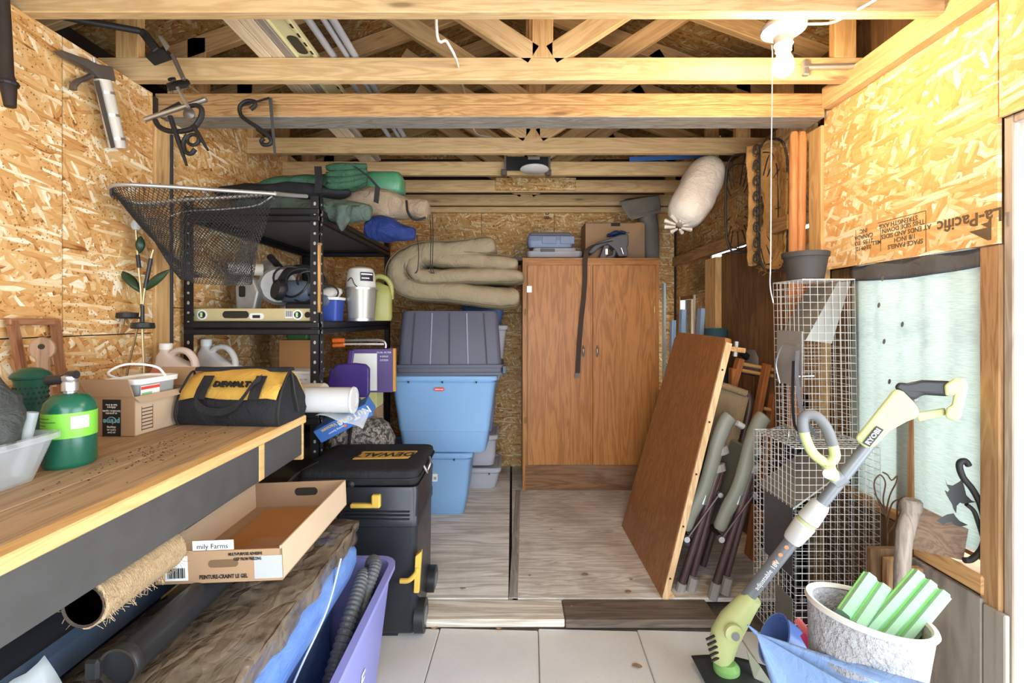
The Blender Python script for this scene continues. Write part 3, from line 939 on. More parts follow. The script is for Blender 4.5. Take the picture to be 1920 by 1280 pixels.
flap(bx, (-hw, -hd, hh), (hw, -hd, hh), (-0.25, -0.15, 0.9), 0.055, M_card, skew=-0.004)
flap(bx, (hw, -hd, hh), (hw, hd, hh), (0.45, 0, -0.3), 0.025, M_cardw)
flap(bx, (-hw, -hd, hh), (-hw, hd, hh), (-0.8, 0, 0.5), 0.05, M_card)
flap(bx, (-hw, hd, hh), (hw, hd, hh), (0.0, 0.5, 0.8), 0.07, M_card)
lbp = part('black_label', plain('black_tape_print', (0.012, 0.012, 0.013), 0.5), bx, -0.026, 0.030, -hd - 0.0012, -hd, 0.002, 0.11)
Mfr = frame((0, -hd - 0.0014, 0), (1, 0, 0), (0, -1, 0))
M_cyan = plain('cyan_print', (0.20, 0.50, 0.62), 0.5)
text('label_print', 'prime', 0.022, M_cyan, lbp, frame((0.002, -hd - 0.0016, 0.045), (-1, 0, 0), (0, -1, 0)), 0.0003, True)
for k, (s_, z_) in enumerate([('fast & free', 0.094), ('delivery', 0.087), ('Livraison rapide', 0.076), ('et gratuite', 0.069), ('shipping', 0.028), ('Livré en', 0.020), ('un jour', 0.012)]):
    text('label_print', s_, 0.0085, M_wht, lbp, frame((0.002, -hd - 0.0016, z_), (-1, 0, 0), (0, -1, 0)), 0.0003)
MB().tube(arc((0.002, -hd - 0.0016, 0.042), 0.016, 150, 30, 10), 0.0012, 5).build('label_print', M_cyan, lbp)
mb = MB()
mb.box(hw, hw + 0.0008, -0.095, -0.094, 0.012, 0.085).box(hw, hw + 0.0008, -0.055, -0.054, 0.012, 0.085)
for k in range(7):
    mb.box(hw, hw + 0.0008, -0.095, -0.055, 0.014 + 0.0105 * k, 0.0165 + 0.0105 * k)
mb.build('bar_print', MATS['black_tape_print'], bx)
# tub in the box
pt = thing('plastic_tub', 'clear rectangular tub with white lid and bail handle inside the delivery box', 'tub', (-1.176, 1.49, BZ + 0.02), (0, 0, R(-3)))
MB().loft([(0.095, 0.125, 0.015, 0), (0.105, 0.15, 0.018, 0.135)]).build('body', M_clear, pt, smooth=True, angle=30)
M_wlid = plain('white_lid', (0.78, 0.77, 0.73), 0.35, var=0.05)
MB().loft([(0.118, 0.165, 0.022, 0.130), (0.120, 0.168, 0.022, 0.146), (0.108, 0.155, 0.02, 0.147), (0.10, 0.148, 0.018, 0.140)]).build('lid', M_wlid, pt, smooth=True, angle=30)
MB().tube(spline([(-0.062, -0.02, 0.14), (-0.05, -0.07, 0.165), (0.0, -0.06, 0.190), (0.05, -0.01, 0.178), (0.062, 0.02, 0.14)], 7), 0.0035, 8).build('bail_handle', M_wlid, pt, smooth=True)
lb2 = part('label', M_wht, pt, 0.0525, 0.0545, -0.07, 0.0, 0.082, 0.124)
part('label_stripe', plain('red_print', (0.62, 0.06, 0.04), 0.5), lb2, 0.0545, 0.0552, -0.07, 0.0, 0.113, 0.122)
part('label_stripe', plain('green_print', (0.25, 0.5, 0.2), 0.5), lb2, 0.0545, 0.0552, -0.068, -0.03, 0.092, 0.104)
# brown pouch
M_lth = plain('brown_leather', (0.085, 0.045, 0.028), 0.45, var=0.3, bump=0.3)
po = thing('leather_pouch', 'rounded brown leather pouch tucked between the tub and the pink jug', 'pouch', (-1.19, 1.665, BZ), (0, 0, R(5)))
MB().grid(lambda u, v: Vector(((-0.085 + 0.17 * u), 0.035 * math.cos(PI * v) * (1 - 0.3 * abs(2 * u - 1)), 0.004 + 0.168 * math.sin(PI * (0.03 + 0.94 * u)) ** 0.6 * math.sin(PI * v) ** 0.8)), 20, 14).build('pouch_body', M_lth, po, smooth=True, solid=0.003, angle=80)
MB().tube([(-0.08 + 0.16 * k / 14, -0.0355 * (1 - 0.3 * abs(2 * k / 14 - 1)), 0.03 + 0.05 * math.sin(PI * k / 14)) for k in range(15)], 0.003, 6).build('flap_seam', M_blk, po)


# --- jugs
def jug(root, mat, capmat, w=0.15, d=0.10, h=0.27, s=1.0):
    mb = MB()
    mb.loft([(w * .94, d * .94, 0.025, 0), (w, d, 0.028, 0.012), (w, d, 0.028, h * 0.52), (w * 0.97, d * 0.9, 0.03, h * 0.60), (w * 0.66, d * 0.62, 0.03, h * 0.70, -w * 0.16, 0), (w * 0.40, d * 0.5, 0.022, h * 0.80, -w * 0.28, 0), (0.044, 0.044, 0.021, h * 0.88, -w * 0.31, 0), (0.042, 0.042, 0.0205, h * 0.92, -w * 0.31, 0)], n=5)
    b = mb.build('body', mat, root, smooth=True, angle=60)
    MB().tube(spline([(-w * 0.22, 0, h * 0.80), (-w * 0.02, 0, h * 0.89), (w * 0.22, 0, h * 0.875), (w * 0.39, 0, h * 0.74), (w * 0.43, 0, h * 0.54)], 7), 0.0135, 10, sy=1.2).build('handle', mat, root, smooth=True)
    MB().lathe([(0, h * 0.91), (0.024, h * 0.91), (0.024, h * 1.0), (0.021, h * 1.012), (0, h * 1.012)], 20, Matrix.Translation((-w * 0.31, 0, 0))).build('cap', capmat, root, smooth=True)
    return b


M_jug = plain('milky_plastic', (0.66, 0.63, 0.58), 0.4, var=0.05)
t = NT('pink_filled_plastic')
sx_ = t.add('ShaderNodeSeparateXYZ'); t.link(t.coord(), sx_.inputs[0])
M_jugp = t.done(t.ramp(sx_.outputs[2], [(0.148, (0.62, 0.20, 0.16)), (0.150, (0.66, 0.55, 0.46))]), 0.4)
jb = thing('pink_jug', 'milky plastic jug half full of pink liquid behind the delivery box', 'jug', (-1.36, 1.905, BZ + 0.001), (0, 0, R(-10)))
# the pink jug stands on a short shelf bracket board at the bench end
bd = part('bench_end_board', M_btop, None, XL + 0.01, -0.90, 1.705, 2.02, 0.872, 0.90, bevel=0.002)
tag(bd, 'short plank bridging the bench end and the black shelving', 'plank')
jug(jb, M_jugp, M_wlid, 0.19, 0.11, 0.245)
part('label', plain('cream_label', (0.66, 0.55, 0.34), 0.6), jb, -0.06, 0.085, -0.0575, -0.055, 0.03, 0.10)

# --- open-mouth tool bag (black with yellow panel)
M_blkf = fabric('black_ballistic', (0.022, 0.022, 0.024), 1200, 0.5, 0.75, 0.5)
M_yel = fabric('yellow_fabric', (0.62, 0.36, 0.07), 1000, 0.15, 0.75, 0.4)
M_blkp = plain('black_print', (0.012, 0.012, 0.012), 0.6, bump=0)
tbg = thing('tool_bag', 'black and yellow open-mouth tool bag standing on the bench end', 'tool bag', (-0.918, 1.605, BZ), (0, 0, R(-3)))
tbg.scale = (1, 1, 0.92)
TW = 0.166


def tbsec(x, k):
    """closed cross-section of the bag at x; k 0..1 pinches the top"""
    pts = [(-0.085, 0.0), (-0.098, 0.035), (-0.094, 0.085), (-0.072, 0.125), (-0.040, 0.165), (-0.012, 0.185), (0.012, 0.185), (0.040, 0.165), (0.072, 0.125), (0.094, 0.085), (0.098, 0.035), (0.085, 0.0)]
    return [Vector((x, y, z * (1 - 0.06 * k))) for y, z in pts]


mb = MB()
mb.rings([tbsec(TW * (-1 + 2 * i / 12), abs(-1 + 2 * i / 12) ** 4) for i in range(13)])
mb.wobble(0.013, 10, 3)
mb.build('bag_body', M_blkf, tbg, smooth=True, angle=50)
mb = MB()
up = [(-0.0915, 0.098), (-0.075, 0.130), (-0.042, 0.170), (-0.013, 0.191), (0.013, 0.191), (0.042, 0.170), (0.075, 0.130), (0.0915, 0.098)]
mb.rings([[Vector((TW * 0.985 * (-1 + 2 * i / 12), y * 1.05, z * (1 - 0.06 * abs(-1 + 2 * i / 12) ** 4))) for y, z in up] for i in range(13)], closed=False)
mb.wobble(0.012, 10, 3)
yp = mb.build('yellow_panel', M_yel, tbg, smooth=True, solid=0.002, angle=60)
MB().rings([[Vector((TW * 1.0 * (-1 + 2 * i / 12), y, z)) for y, z in ((-0.018, 0.186), (-0.012, 0.199), (0.012, 0.199), (0.018, 0.186))] for i in range(13)]).wobble(0.003, 11, 3).build('zip_top', M_blkf, tbg, smooth=True)
# end gusset folds and webbing
for sgn in (1, -1):
    MB().tube(spline([(sgn * (TW + 0.003), -0.088, 0.004), (sgn * (TW + 0.006), -0.097, 0.05), (sgn * (TW + 0.004), -0.072, 0.125), (sgn * (TW + 0.004), -0.016, 0.185), (sgn * (TW + 0.01), 0.0, 0.10), (sgn * (TW + 0.012), 0.02, 0.03)], 6), 0.004, 6).build('end_webbing', M_blkp, tbg, smooth=True)


def strap(path, w, th, wdir):
    """flat webbing along a path, width along wdir"""
    mb = MB()
    wd = Vector(wdir).normalized()
    rings = []
    P_ = [Vector(p) for p in path]
    for i, p in enumerate(P_):
        tg_ = (P_[min(i + 1, len(P_) - 1)] - P_[max(i - 1, 0)]).normalized()
        nn = tg_.cross(wd).normalized()
        rings.append([p - wd * w / 2 - nn * th / 2, p + wd * w / 2 - nn * th / 2, p + wd * w / 2 + nn * th / 2, p - wd * w / 2 + nn * th / 2])
    return mb.rings(rings)


path = spline([(-0.085, -0.090, 0.150), (-0.088, -0.116, 0.098), (-0.05, -0.128, 0.066), (0.01, -0.130, 0.060), (0.055, -0.124, 0.085), (0.085, -0.090, 0.150), (0.10, -0.068, 0.170)], 7)
strap(path, 0.026, 0.004, (0.0, 0.45, 0.9)).build('carry_handle', M_blkf, tbg, smooth=True)
for xx in (-0.085, 0.095):
    strap([(xx, -0.107, 0.098), (xx, -0.091, 0.130), (xx, -0.056, 0.174)], 0.035, 0.003, (1, 0, 0)).build('handle_anchor', M_blkf, tbg)
text('bag_print', 'DEWALT', 0.030, M_blkp, tbg, frame((0.010, -0.0835, 0.1475), (1, 0, 0), (0, -0.74, 0.66)), 0.004, True, sx=1.0)

# --- rolls at the bench end
M_roll = plain('pale_roll', (0.52, 0.47, 0.40), 0.75, var=0.1)
rl = thing('paper_roll', 'brownish roll of coarse paper lying behind the tool bag', 'paper roll', (-0.85, 1.845, 0.949))
MB().cyl((-0.14, 0.02, 0.0), (0.115, -0.02, 0.0), 0.048, 0.048, 28).build('roll_body', M_roll, rl, smooth=True)
sp_ = [(0.117 + 0.0003, -0.02 + (0.012 + 0.0012 * i) * math.cos(i * 0.55), (0.012 + 0.0012 * i) * math.sin(i * 0.55)) for i in range(30)]
MB().tube(sp_, 0.0016, 5).build('spiral_edge', plain('roll_edge', (0.72, 0.68, 0.58), 0.7), rl)
tpf = NT('milky_film')
tpf.b.inputs['Base Color'].default_value = (0.60, 0.60, 0.585, 1); tpf.b.inputs['Roughness'].default_value = 0.4
tpf.b.inputs['Alpha'].default_value = 0.9
tpf.bump(tpf.noise(tpf.coord((4, 30, 30)), 2, 3), 0.3, 0.002)
rf = thing('film_roll', 'thick roll of milky plastic film overhanging the bench end', 'film roll', (-0.728, 1.745, 0.948))
MB().cyl((-0.16, 0.0, 0.0), (0.142, -0.012, 0.0), 0.047, 0.047, 32).build('roll_body', tpf.m, rf, smooth=True)
MB().lathe([(0.047, 0), (0.050, 0.002), (0.047, 0.008), (0.03, 0.009), (0.03, 0.004), (0.0, 0.004)], 28, frame((0.137, -0.012, 0), (0, 1, 0), (1, 0, 0))).build('end_ring', tpf.m, rf, smooth=True)
mb = MB(); mb.grid(lambda u, v: Vector((0.02 + 0.17 * u, 0.03 - 0.09 * v, -0.047 - 0.05 * v * (u ** 1.5) + 0.004 * math.sin(9 * u))), 12, 8)
mb.build('loose_sheet', M_clear, rf, smooth=True, solid=0.001)

# ================================================================ BLACK METAL SHELVING AND ITS LOAD
SX0, SX1, SY0, SY1 = -1.475, -0.865, 2.10, 3.32
M_blkm = plain('black_steel', (0.018, 0.018, 0.02), 0.42, 0.3, var=0.3)
M_steel = plain('bright_steel', (0.62, 0.62, 0.62), 0.3, 0.9, var=0.15)
M_chip = plain('particle_board', (0.13, 0.125, 0.12), 0.8, var=0.35, nscale=160)
sh = thing('shelving_unit', 'black slotted-angle steel shelving unit against the wall beyond the bench', 'shelving', (SX0, SY0, 0))
LV = [0.45, 0.83, 1.235, 1.745]
W_, D_ = SX1 - SX0, SY1 - SY0
for (x, y, sx, sy) in ((0, 0, 1, 1), (W_, 0, -1, 1), (0, D_, 1, -1), (W_, D_, -1, -1)):
    mb = MB()
    mb.box(min(x, x + sx * 0.042), max(x, x + sx * 0.042), min(y, y + sy * 0.003), max(y, y + sy * 0.003), 0, 1.80)
    mb.box(min(x, x + sx * 0.003), max(x, x + sx * 0.003), min(y, y + sy * 0.042), max(y, y + sy * 0.042), 0, 1.80)
    po_ = mb.build('post', M_blkm, sh)
    if y == 0:
        mb = MB()
        for k in range(40):
            zz = 0.03 + 0.0445 * k
            xx = x + sx * 0.021
            mb.lathe([(0.0, 0), (0.0058, 0), (0.0058, 0.0008), (0.0, 0.0008)], 8, frame((xx, y - 0.0012, zz), (1, 0, 0), (0, -1, 0)) @ Matrix.Rotation(0, 4, 'X'), sy=1.45 if k % 2 else 1.0)
            if sx < 0:
                mb.lathe([(0.0, 0), (0.0045, 0), (0.0045, 0.0008), (0.0, 0.0008)], 6, frame((x + 0.0002, y + 0.022, zz), (0, 1, 0), (1, 0, 0)), sy=1.3)
        mb.build('slot_rivets', plain('slot_light', (0.42, 0.40, 0.36), 0.5, 0.2, var=0.5, nscale=120), po_)['kind'] = 'stuff'
for z in LV:
    for nm, a in (('shelf_beam', (0, W_, -0.004, 0.022)), ('shelf_beam', (0, W_, D_ - 0.022, D_ + 0.004))):
        mb = MB(); mb.box(*a, z - 0.058, z - 0.032, 0.004).box(*a, z - 0.030, z + 0.002, 0.006); mb.build(nm, M_blkm, sh)
    for a in ((0.0, 0.022, 0.024, D_ - 0.024), (W_ - 0.022, W_ + 0.004, 0.024, D_ - 0.024)):
        mb = MB(); mb.box(*a, z - 0.058, z - 0.032, 0.004).box(*a, z - 0.030, z + 0.002, 0.006); mb.build('shelf_rail', M_blkm, sh)
    part('shelf_board', M_chip, sh, 0.024, W_ - 0.024, 0.024, D_ - 0.024, z - 0.014, z)

# --- spirit level on the shelf edge
M_lvl = plain('cream_level', (0.55, 0.46, 0.24), 0.4, 0.1, var=0.05)
M_vial = plain('green_vial', (0.35, 0.55, 0.20), 0.2)
lv = thing('spirit_level', 'long cream box level standing on the shelf edge below the saws', 'level', (0, SY0 + 0.045, LV[2] + 0.003))
lx0, lx1, lh = W(356, 0, 2.145).x, W(583, 0, 2.145).x, 0.058
part('level_body', M_lvl, lv, lx0, lx1, -0.012, 0.012, 0, lh, bevel=0.002)
mid = (lx0 + lx1) / 2


def oval(mb, cx, cz, w, h, y, th, n=20):
    prof = []
    for k in range(n):
        a = 2 * PI * k / n
        prof.append((cx + (w / 2 - h / 2) * (1 if math.cos(a) > 0 else -1) * (1 if abs(math.cos(a)) > 1e-6 else 0) + h / 2 * math.cos(a), cz + h / 2 * math.sin(a)))
    mb.prism(prof, th, Matrix.Translation((0, y, 0)))
    return mb


oval(MB(), mid - 0.06, 0.030, 0.12, 0.034, -0.0135, 0.002).build('grip_slot', M_dark, lv)
for xx in (lx0 + 0.065, lx1 - 0.055):
    v1 = oval(MB(), xx, 0.029, 0.046, 0.046, -0.0140, 0.003).build('vial_bezel', M_wht, lv)
    oval(MB(), xx, 0.029, 0.032, 0.032, -0.0152, 0.002).build('vial_window', M_dark, v1)
    MB().cyl((xx - 0.003, -0.0155, 0.018), (xx - 0.003, -0.0155, 0.040), 0.006, seg=10).build('vial', M_vial, v1)
oval(MB(), mid + 0.035, 0.022, 0.066, 0.030, -0.0140, 0.003).build('top_vial_bezel', M_wht, lv)
part('top_vial', M_dark, lv, mid + 0.018, mid + 0.052, -0.0155, -0.013, 0.014, 0.028)
for xx in (lx0 + 0.014, lx1 - 0.010):
    oval(MB(), xx, 0.029, 0.028, 0.028, -0.0135, 0.003).build('hang_hole', M_dark, lv)
bc = part('barcode_sticker', M_wht, lv, mid + 0.165, mid + 0.20, -0.0135, -0.012, 0.014, 0.05)
mb = MB()
for k in range(8):
    mb.box(mid + 0.168 + 0.004 * k, mid + 0.1695 + 0.004 * k + 0.001 * (k % 2), -0.0140, -0.0135, 0.02, 0.048)
mb.build('bars', M_blkp, bc)

# --- circular saws on shelf 2
M_alu = plain('cast_aluminium', (0.42, 0.41, 0.37), 0.5, 0.5, var=0.35, nscale=30)
M_bluegrey = plain('blue_grey_housing', (0.10, 0.13, 0.17), 0.45, var=0.3)
ms = thing('mitre_saw', 'grey aluminium mitre saw with dust chute on the middle shelf', 'saw', (W(490, 0, 2.35).x, 2.46, LV[2] + 0.001))
ms.scale = (1.22, 1.22, 1.22)
MB().lathe([(0, 0), (0.12, 0), (0.12, 0.03), (0.06, 0.04), (0, 0.04)], 24, sx=1.0, sy=0.8).build('base', M_alu, ms, smooth=True, angle=30)
MB().tube(spline([(0.03, 0.06, 0.03), (0.02, 0.07, 0.12), (-0.01, 0.03, 0.20), (-0.02, -0.02, 0.24)], 5), 0.032, 10).build('saw_arm', M_alu, ms, smooth=True)
MB().lathe([(0.0, -0.022), (0.075, -0.022), (0.082, -0.01), (0.082, 0.012), (0.07, 0.022), (0, 0.022)], 28, Matrix.Translation((0.04, -0.02, 0.15)) @ Matrix.Rotation(R(90), 4, 'X') @ Matrix.Rotation(R(25), 4, 'Y')).build('blade_guard', M_alu, ms, smooth=True, angle=30)
MB().prism([(-0.10, 0.02), (-0.03, 0.01), (-0.005, 0.12), (-0.03, 0.18), (-0.08, 0.19), (-0.105, 0.14)], 0.05, Matrix.Translation((0.0, -0.10, 0.0))).build('lower_guard', M_alu, ms, bevel=0.01)
part('guard_window', M_dark, ms, -0.085, -0.06, -0.104, -0.10, 0.10, 0.145, bevel=0.004)
part('guard_window', M_dark, ms, -0.07, -0.04, -0.104, -0.10, 0.03, 0.05, bevel=0.003)
MB().cyl((-0.01, -0.06, 0.215), (-0.115, -0.13, 0.215), 0.026, 0.024, 16).build('dust_chute', plain('pale_chute', (0.60, 0.58, 0.50), 0.5), ms, smooth=True)
MB().lathe([(0.0, 0), (0.017, 0), (0.017, 0.002), (0, 0.002)], 14, frame((-0.1155, -0.1305, 0.215), (0.6, -0.8, 0), (-0.8, -0.55, 0))).build('chute_mouth', M_dark, ms)
MB().cyl((0.02, 0.06, 0.22), (0.02, -0.06, 0.27), 0.014, 0.014, 12).build('grip', M_blk, ms, smooth=True)

cs = thing('circular_saw', 'black and blue-grey circular saw with coiled cord on the middle shelf', 'saw', (W(552, 0, 2.33).x, 2.36, LV[2] + 0.002))
cs.scale = (1.15, 1.15, 1.25)
MB().lathe([(0, -0.075), (0.03, -0.075), (0.045, -0.06), (0.047, 0.01), (0.040, 0.05), (0.03, 0.07), (0, 0.07)], 24, Matrix.Translation((0.0, 0, 0.12)) @ Matrix.Rotation(R(90), 4, 'Y') @ Matrix.Rotation(R(12), 4, 'X')).build('motor_housing', M_bluegrey, cs, smooth=True, angle=30)
MB().lathe([(0, 0), (0.040, 0), (0.043, 0.012), (0.038, 0.03), (0, 0.03)], 20, Matrix.Translation((-0.045, -0.045, 0.12)) @ Matrix.Rotation(R(75), 4, 'X') @ Matrix.Rotation(R(-35), 4, 'Y')).build('fan_cover', M_blk, cs, smooth=True, angle=30)
MB().tube(spline([(-0.07, 0.0, 0.16), (-0.03, -0.01, 0.20), (0.04, -0.01, 0.21), (0.10, 0, 0.18), (0.12, 0.01, 0.13)], 5), 0.018, 10).build('grip', M_blk, cs, smooth=True)
part('shoe_plate', M_galv, cs, -0.09, 0.12, -0.06, 0.06, 0.0, 0.006)
part('plate_bracket', M_blk, cs, -0.04, 0.09, -0.03, 0.04, 0.006, 0.075, bevel=0.008)
mb = MB()
for (c, r, a) in (((0.0, -0.055, 0.155), 0.075, 10), ((0.05, -0.05, 0.14), 0.085, 30), ((0.08, -0.045, 0.15), 0.06, -15)):
    mb.tube([Vector(c) + Vector((r * math.cos(2 * PI * k / 24) * math.cos(R(a)), 0.02 * math.sin(4 * PI * k / 24), r * 0.8 * math.sin(2 * PI * k / 24))) for k in range(24)], 0.0045, 6, closed=True)
mb.build('power_cord', M_blk, cs, smooth=True)
ps = thing('palm_sander', 'pale grey power tool with a looped black cord beside the shelf post', 'power tool', (W(612, 0, 2.32).x, 2.34, LV[2] + 0.135))
MB().lathe([(0, -0.07), (0.022, -0.065), (0.034, -0.03), (0.036, 0.01), (0.026, 0.05), (0.012, 0.07), (0, 0.07)], 20, Matrix.Rotation(R(75), 4, 'Y')).build('body', plain('pale_tool', (0.5, 0.48, 0.44), 0.4), ps, smooth=True)
MB().lathe([(0, 0), (0.026, 0), (0.03, 0.014), (0.02, 0.03), (0, 0.03)], 16, Matrix.Translation((-0.005, -0.02, -0.03)) @ Matrix.Rotation(R(100), 4, 'X')).build('dial', M_bluegrey, ps, smooth=True)
MB().tube([Vector((0.01 + 0.055 * math.cos(2 * PI * k / 20), -0.036, 0.008 + 0.036 * math.sin(2 * PI * k / 20))) for k in range(20)], 0.0045, 6, closed=True).build('cord_loop', M_blk, ps)
# low carton that carries the palm tool
ct = part('tool_carton', M_card, None, W(480, 0, 2.6).x, W(560, 0, 2.6).x, 2.55, 2.75, LV[2] + 0.002, LV[2] + 0.06, bevel=0.002)
tag(ct, 'low brown carton behind the saws on the middle shelf', 'carton')
# --- blue carton
M_royal = plain('royal_blue', (0.03, 0.065, 0.32), 0.45, var=0.15)
bc_ = thing('blue_tub', 'royal blue square tub with white rim on the middle shelf by the post', 'tub', (W(617, 0, 2.33).x, 2.36, LV[2] + 0.003))
MB().loft([(0.085, 0.10, 0.012, 0), (0.10, 0.115, 0.014, 0.105)]).build('body', M_royal, bc_, smooth=True, angle=30)
MB().loft([(0.108, 0.122, 0.015, 0.105), (0.110, 0.125, 0.015, 0.118), (0.09, 0.11, 0.012, 0.119)]).build('rim', M_wht, bc_, smooth=True, angle=30)
# --- mesh bin with an upturned pail in it
t = NT('wire_mesh')
u_ = t.coord((1, 1, 1))
sp3 = t.add('ShaderNodeSeparateXYZ'); t.link(u_, sp3.inputs[0])
at = t.math('ARCTAN2', sp3.outputs[1], sp3.outputs[0])
s1 = t.math('ABSOLUTE', t.math('SINE', t.math('ADD', t.math('MULTIPLY', at, 26.0), t.math('MULTIPLY', sp3.outputs[2], 420.0))))
s2 = t.math('ABSOLUTE', t.math('SINE', t.math('SUBTRACT', t.math('MULTIPLY', at, 26.0), t.math('MULTIPLY', sp3.outputs[2], 420.0))))
al = t.math('LESS_THAN', t.math('MINIMUM', s1, s2), 0.42)
t.link(al, t.b.inputs['Alpha'])
M_mesh = t.done((0.40, 0.38, 0.33), 0.35, 0.8)
mp_ = W(670, 0, 2.40)
pb = thing('mesh_bin', 'silver wire mesh bin on the middle shelf', 'bin', (mp_.x, 2.46, LV[2] + 0.003))
MB().lathe([(0.0, 0.001), (0.068, 0.0), (0.083, 0.165)], 36, cap0=True, cap1=False).build('mesh_wall', M_mesh, pb, smooth=True)
MB().lathe([(0.083, 0.163), (0.088, 0.163), (0.088, 0.172), (0.083, 0.172)], 36, cap0=False, cap1=False).build('rim', M_steel, pb, smooth=True, solid=0.002)
MB().lathe([(0.068, 0.0), (0.071, 0.0), (0.072, 0.012), (0.069, 0.012)], 36, cap0=False, cap1=False).build('foot_ring', M_steel, pb, smooth=True, solid=0.002)
pl = thing('paint_pail', 'white plastic pail upturned inside the mesh bin', 'pail', (mp_.x, 2.46, LV[2] + 0.008))
MB().lathe([(0.0, 0.01), (0.066, 0.01), (0.076, 0.17), (0.076, 0.172), (0.070, 0.24), (0.062, 0.265), (0.045, 0.275), (0, 0.278)], 32).build('shell', plain('pail_white', (0.52, 0.51, 0.47), 0.45), pl, smooth=True, angle=30)
lbl = curved_patch(0.0755, -75, -20, 0.20, 0.245).build('label', M_blkp, pl)
curved_patch(0.0760, -72, -25, 0.232, 0.238).build('print_line', M_wht, lbl)
curved_patch(0.0760, -70, -40, 0.212, 0.217).build('print_line', M_wht, lbl)
MB().tube(spline([(-0.05, -0.058, 0.20), (-0.025, -0.078, 0.215), (-0.01, -0.08, 0.185), (0.01, -0.082, 0.165)], 5), 0.0025, 6).build('bail', M_blk, pl)
# --- olive jerry can
M_olv = plain('olive_plastic', (0.30, 0.29, 0.085), 0.45, var=0.12)
jc = thing('jerry_can', 'olive yellow plastic jerry can at the far end of the middle shelf', 'jerry can', (W(712, 0, 2.56).x - 0.02, 2.62, LV[2] + 0.003), (0, 0, R(12)))
MB().loft([(0.13, 0.10, 0.025, 0), (0.14, 0.11, 0.028, 0.02), (0.14, 0.11, 0.028, 0.14), (0.11, 0.10, 0.025, 0.19), (0.06, 0.07, 0.02, 0.215, -0.03, 0)]).build('body', M_olv, jc, smooth=True, angle=50)
MB().tube(spline([(-0.045, 0, 0.20), (-0.02, 0, 0.245), (0.03, 0, 0.240), (0.062, 0, 0.20), (0.066, 0, 0.12)], 6), 0.015, 10).build('handle', M_olv, jc, smooth=True)
part('scale_label', plain('pale_scale', (0.55, 0.52, 0.35), 0.6), jc, -0.055, -0.035, -0.0575, -0.055, 0.05, 0.13)
# --- wood slat hanging on the post
ws = thing('hanging_slat', 'thin orange wooden strip hanging from the shelf post', 'strip', (W(598, 455, 2.08).x, 2.085, W(598, 455, 2.08).z))
MB().hexa([(-0.006, -0.004, -0.31), (0.004, -0.004, -0.31), (0.004, 0.004, -0.31), (-0.006, 0.004, -0.31), (-0.006, -0.004, 0.0), (0.006, -0.004, 0.0), (0.006, 0.004, 0.0), (-0.006, 0.004, 0.0)]).build('strip_body', wood('slat_wood', (0.56, 0.30, 0.10), None, 'Z', knots=0), ws)
MB().tube(spline([(0, -0.004, -0.01), (-0.004, -0.004, 0.03), (0.004, 0.006, 0.045), (0.005, 0.004, 0.0)], 5), 0.0015, 5).build('loop_cord', M_blk, ws)

# --- wooden stub leaning at the back of shelf 2
o = MB().cyl(W(478, 590, 2.9), W(500, 455, 2.9), 0.014, 0.014, 10).build('dowel', wood('pale_dowel', (0.55, 0.42, 0.26), None, 'Z', knots=0), smooth=True)
tag(o, 'pale wooden dowel leaning behind the mitre saw', 'dowel')

# ---------------- shelf 3
wj = thing('white_jug', 'white plastic jug with brown label on the lower shelf behind the tool bag', 'jug', (W(405, 0, 2.2).x, 2.22, LV[1] + 0.003), (0, 0, R(-8)))
jug(wj, M_jug, M_wlid, 0.21, 0.11, 0.315)
part('label', plain('brown_label', (0.40, 0.20, 0.06), 0.6), wj, -0.09, 0.05, -0.0575, -0.055, 0.05, 0.165)
pk = thing('pink_caddy', 'bright pink plastic basket next to the white jug', 'basket', (W(476, 0, 2.25).x, 2.25, LV[1] + 0.10))
M_pink = plain('hot_pink', (0.62, 0.03, 0.22), 0.4)
open_bin(pk, 0.17, 0.10, 0.15, 0.085, 0.075, M_pink, 0.015)
MB().tube(spline([(-0.09, -0.06, 0.04), (-0.11, -0.065, 0.055), (-0.08, -0.068, 0.072), (0.0, -0.068, 0.075)], 5), 0.004, 6).build('wire_hoop', M_blk, pk)
cr = part('crate_block', M_card, None, W(440, 0, 2.3).x, W(600, 0, 2.3).x, 2.15, 2.36, LV[1] + 0.002, LV[1] + 0.098, bevel=0.002)
tag(cr, 'flat brown carton under the pink basket and the white tray', 'carton')
wt_ = thing('white_tray', 'white ribbed plastic container beside the pink basket', 'container', (W(560, 0, 2.22).x, 2.235, LV[1] + 0.10))
MB().loft([(0.16, 0.12, 0.015, 0), (0.175, 0.135, 0.018, 0.06), (0.185, 0.145, 0.02, 0.062), (0.185, 0.145, 0.02, 0.075), (0.16, 0.12, 0.015, 0.08)]).build('body', M_wlid, wt_, smooth=True, angle=30)
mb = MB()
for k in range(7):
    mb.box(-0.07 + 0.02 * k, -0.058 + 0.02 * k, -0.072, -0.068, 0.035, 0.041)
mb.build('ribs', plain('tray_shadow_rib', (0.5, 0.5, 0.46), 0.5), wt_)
oc = thing('orange_carton', 'orange brown carton standing behind the white container', 'carton', (W(565, 0, 2.6).x, 2.6, LV[1] + 0.003))
MB().box(-0.10, 0.10, -0.05, 0.05, 0, 0.30, 0.002).build('carton_body', plain('orange_card', (0.42, 0.19, 0.06), 0.7), oc)
MB().box(-0.06, 0.06, -0.06, 0.04, 0.301, 0.34, 0.01).wobble(0.008, 20).build('green_stuffing', plain('dark_leaf_green', (0.03, 0.10, 0.03), 0.6), oc)
M_purp = plain('deep_purple', (0.045, 0.022, 0.16), 0.3, var=0.15)
dp = thing('dust_pan', 'shiny dark purple dustpan standing upright on the lower shelf', 'dustpan', (W(652, 0, 2.42).x, 2.42, LV[1] + 0.012), (R(-6), 0, 0))
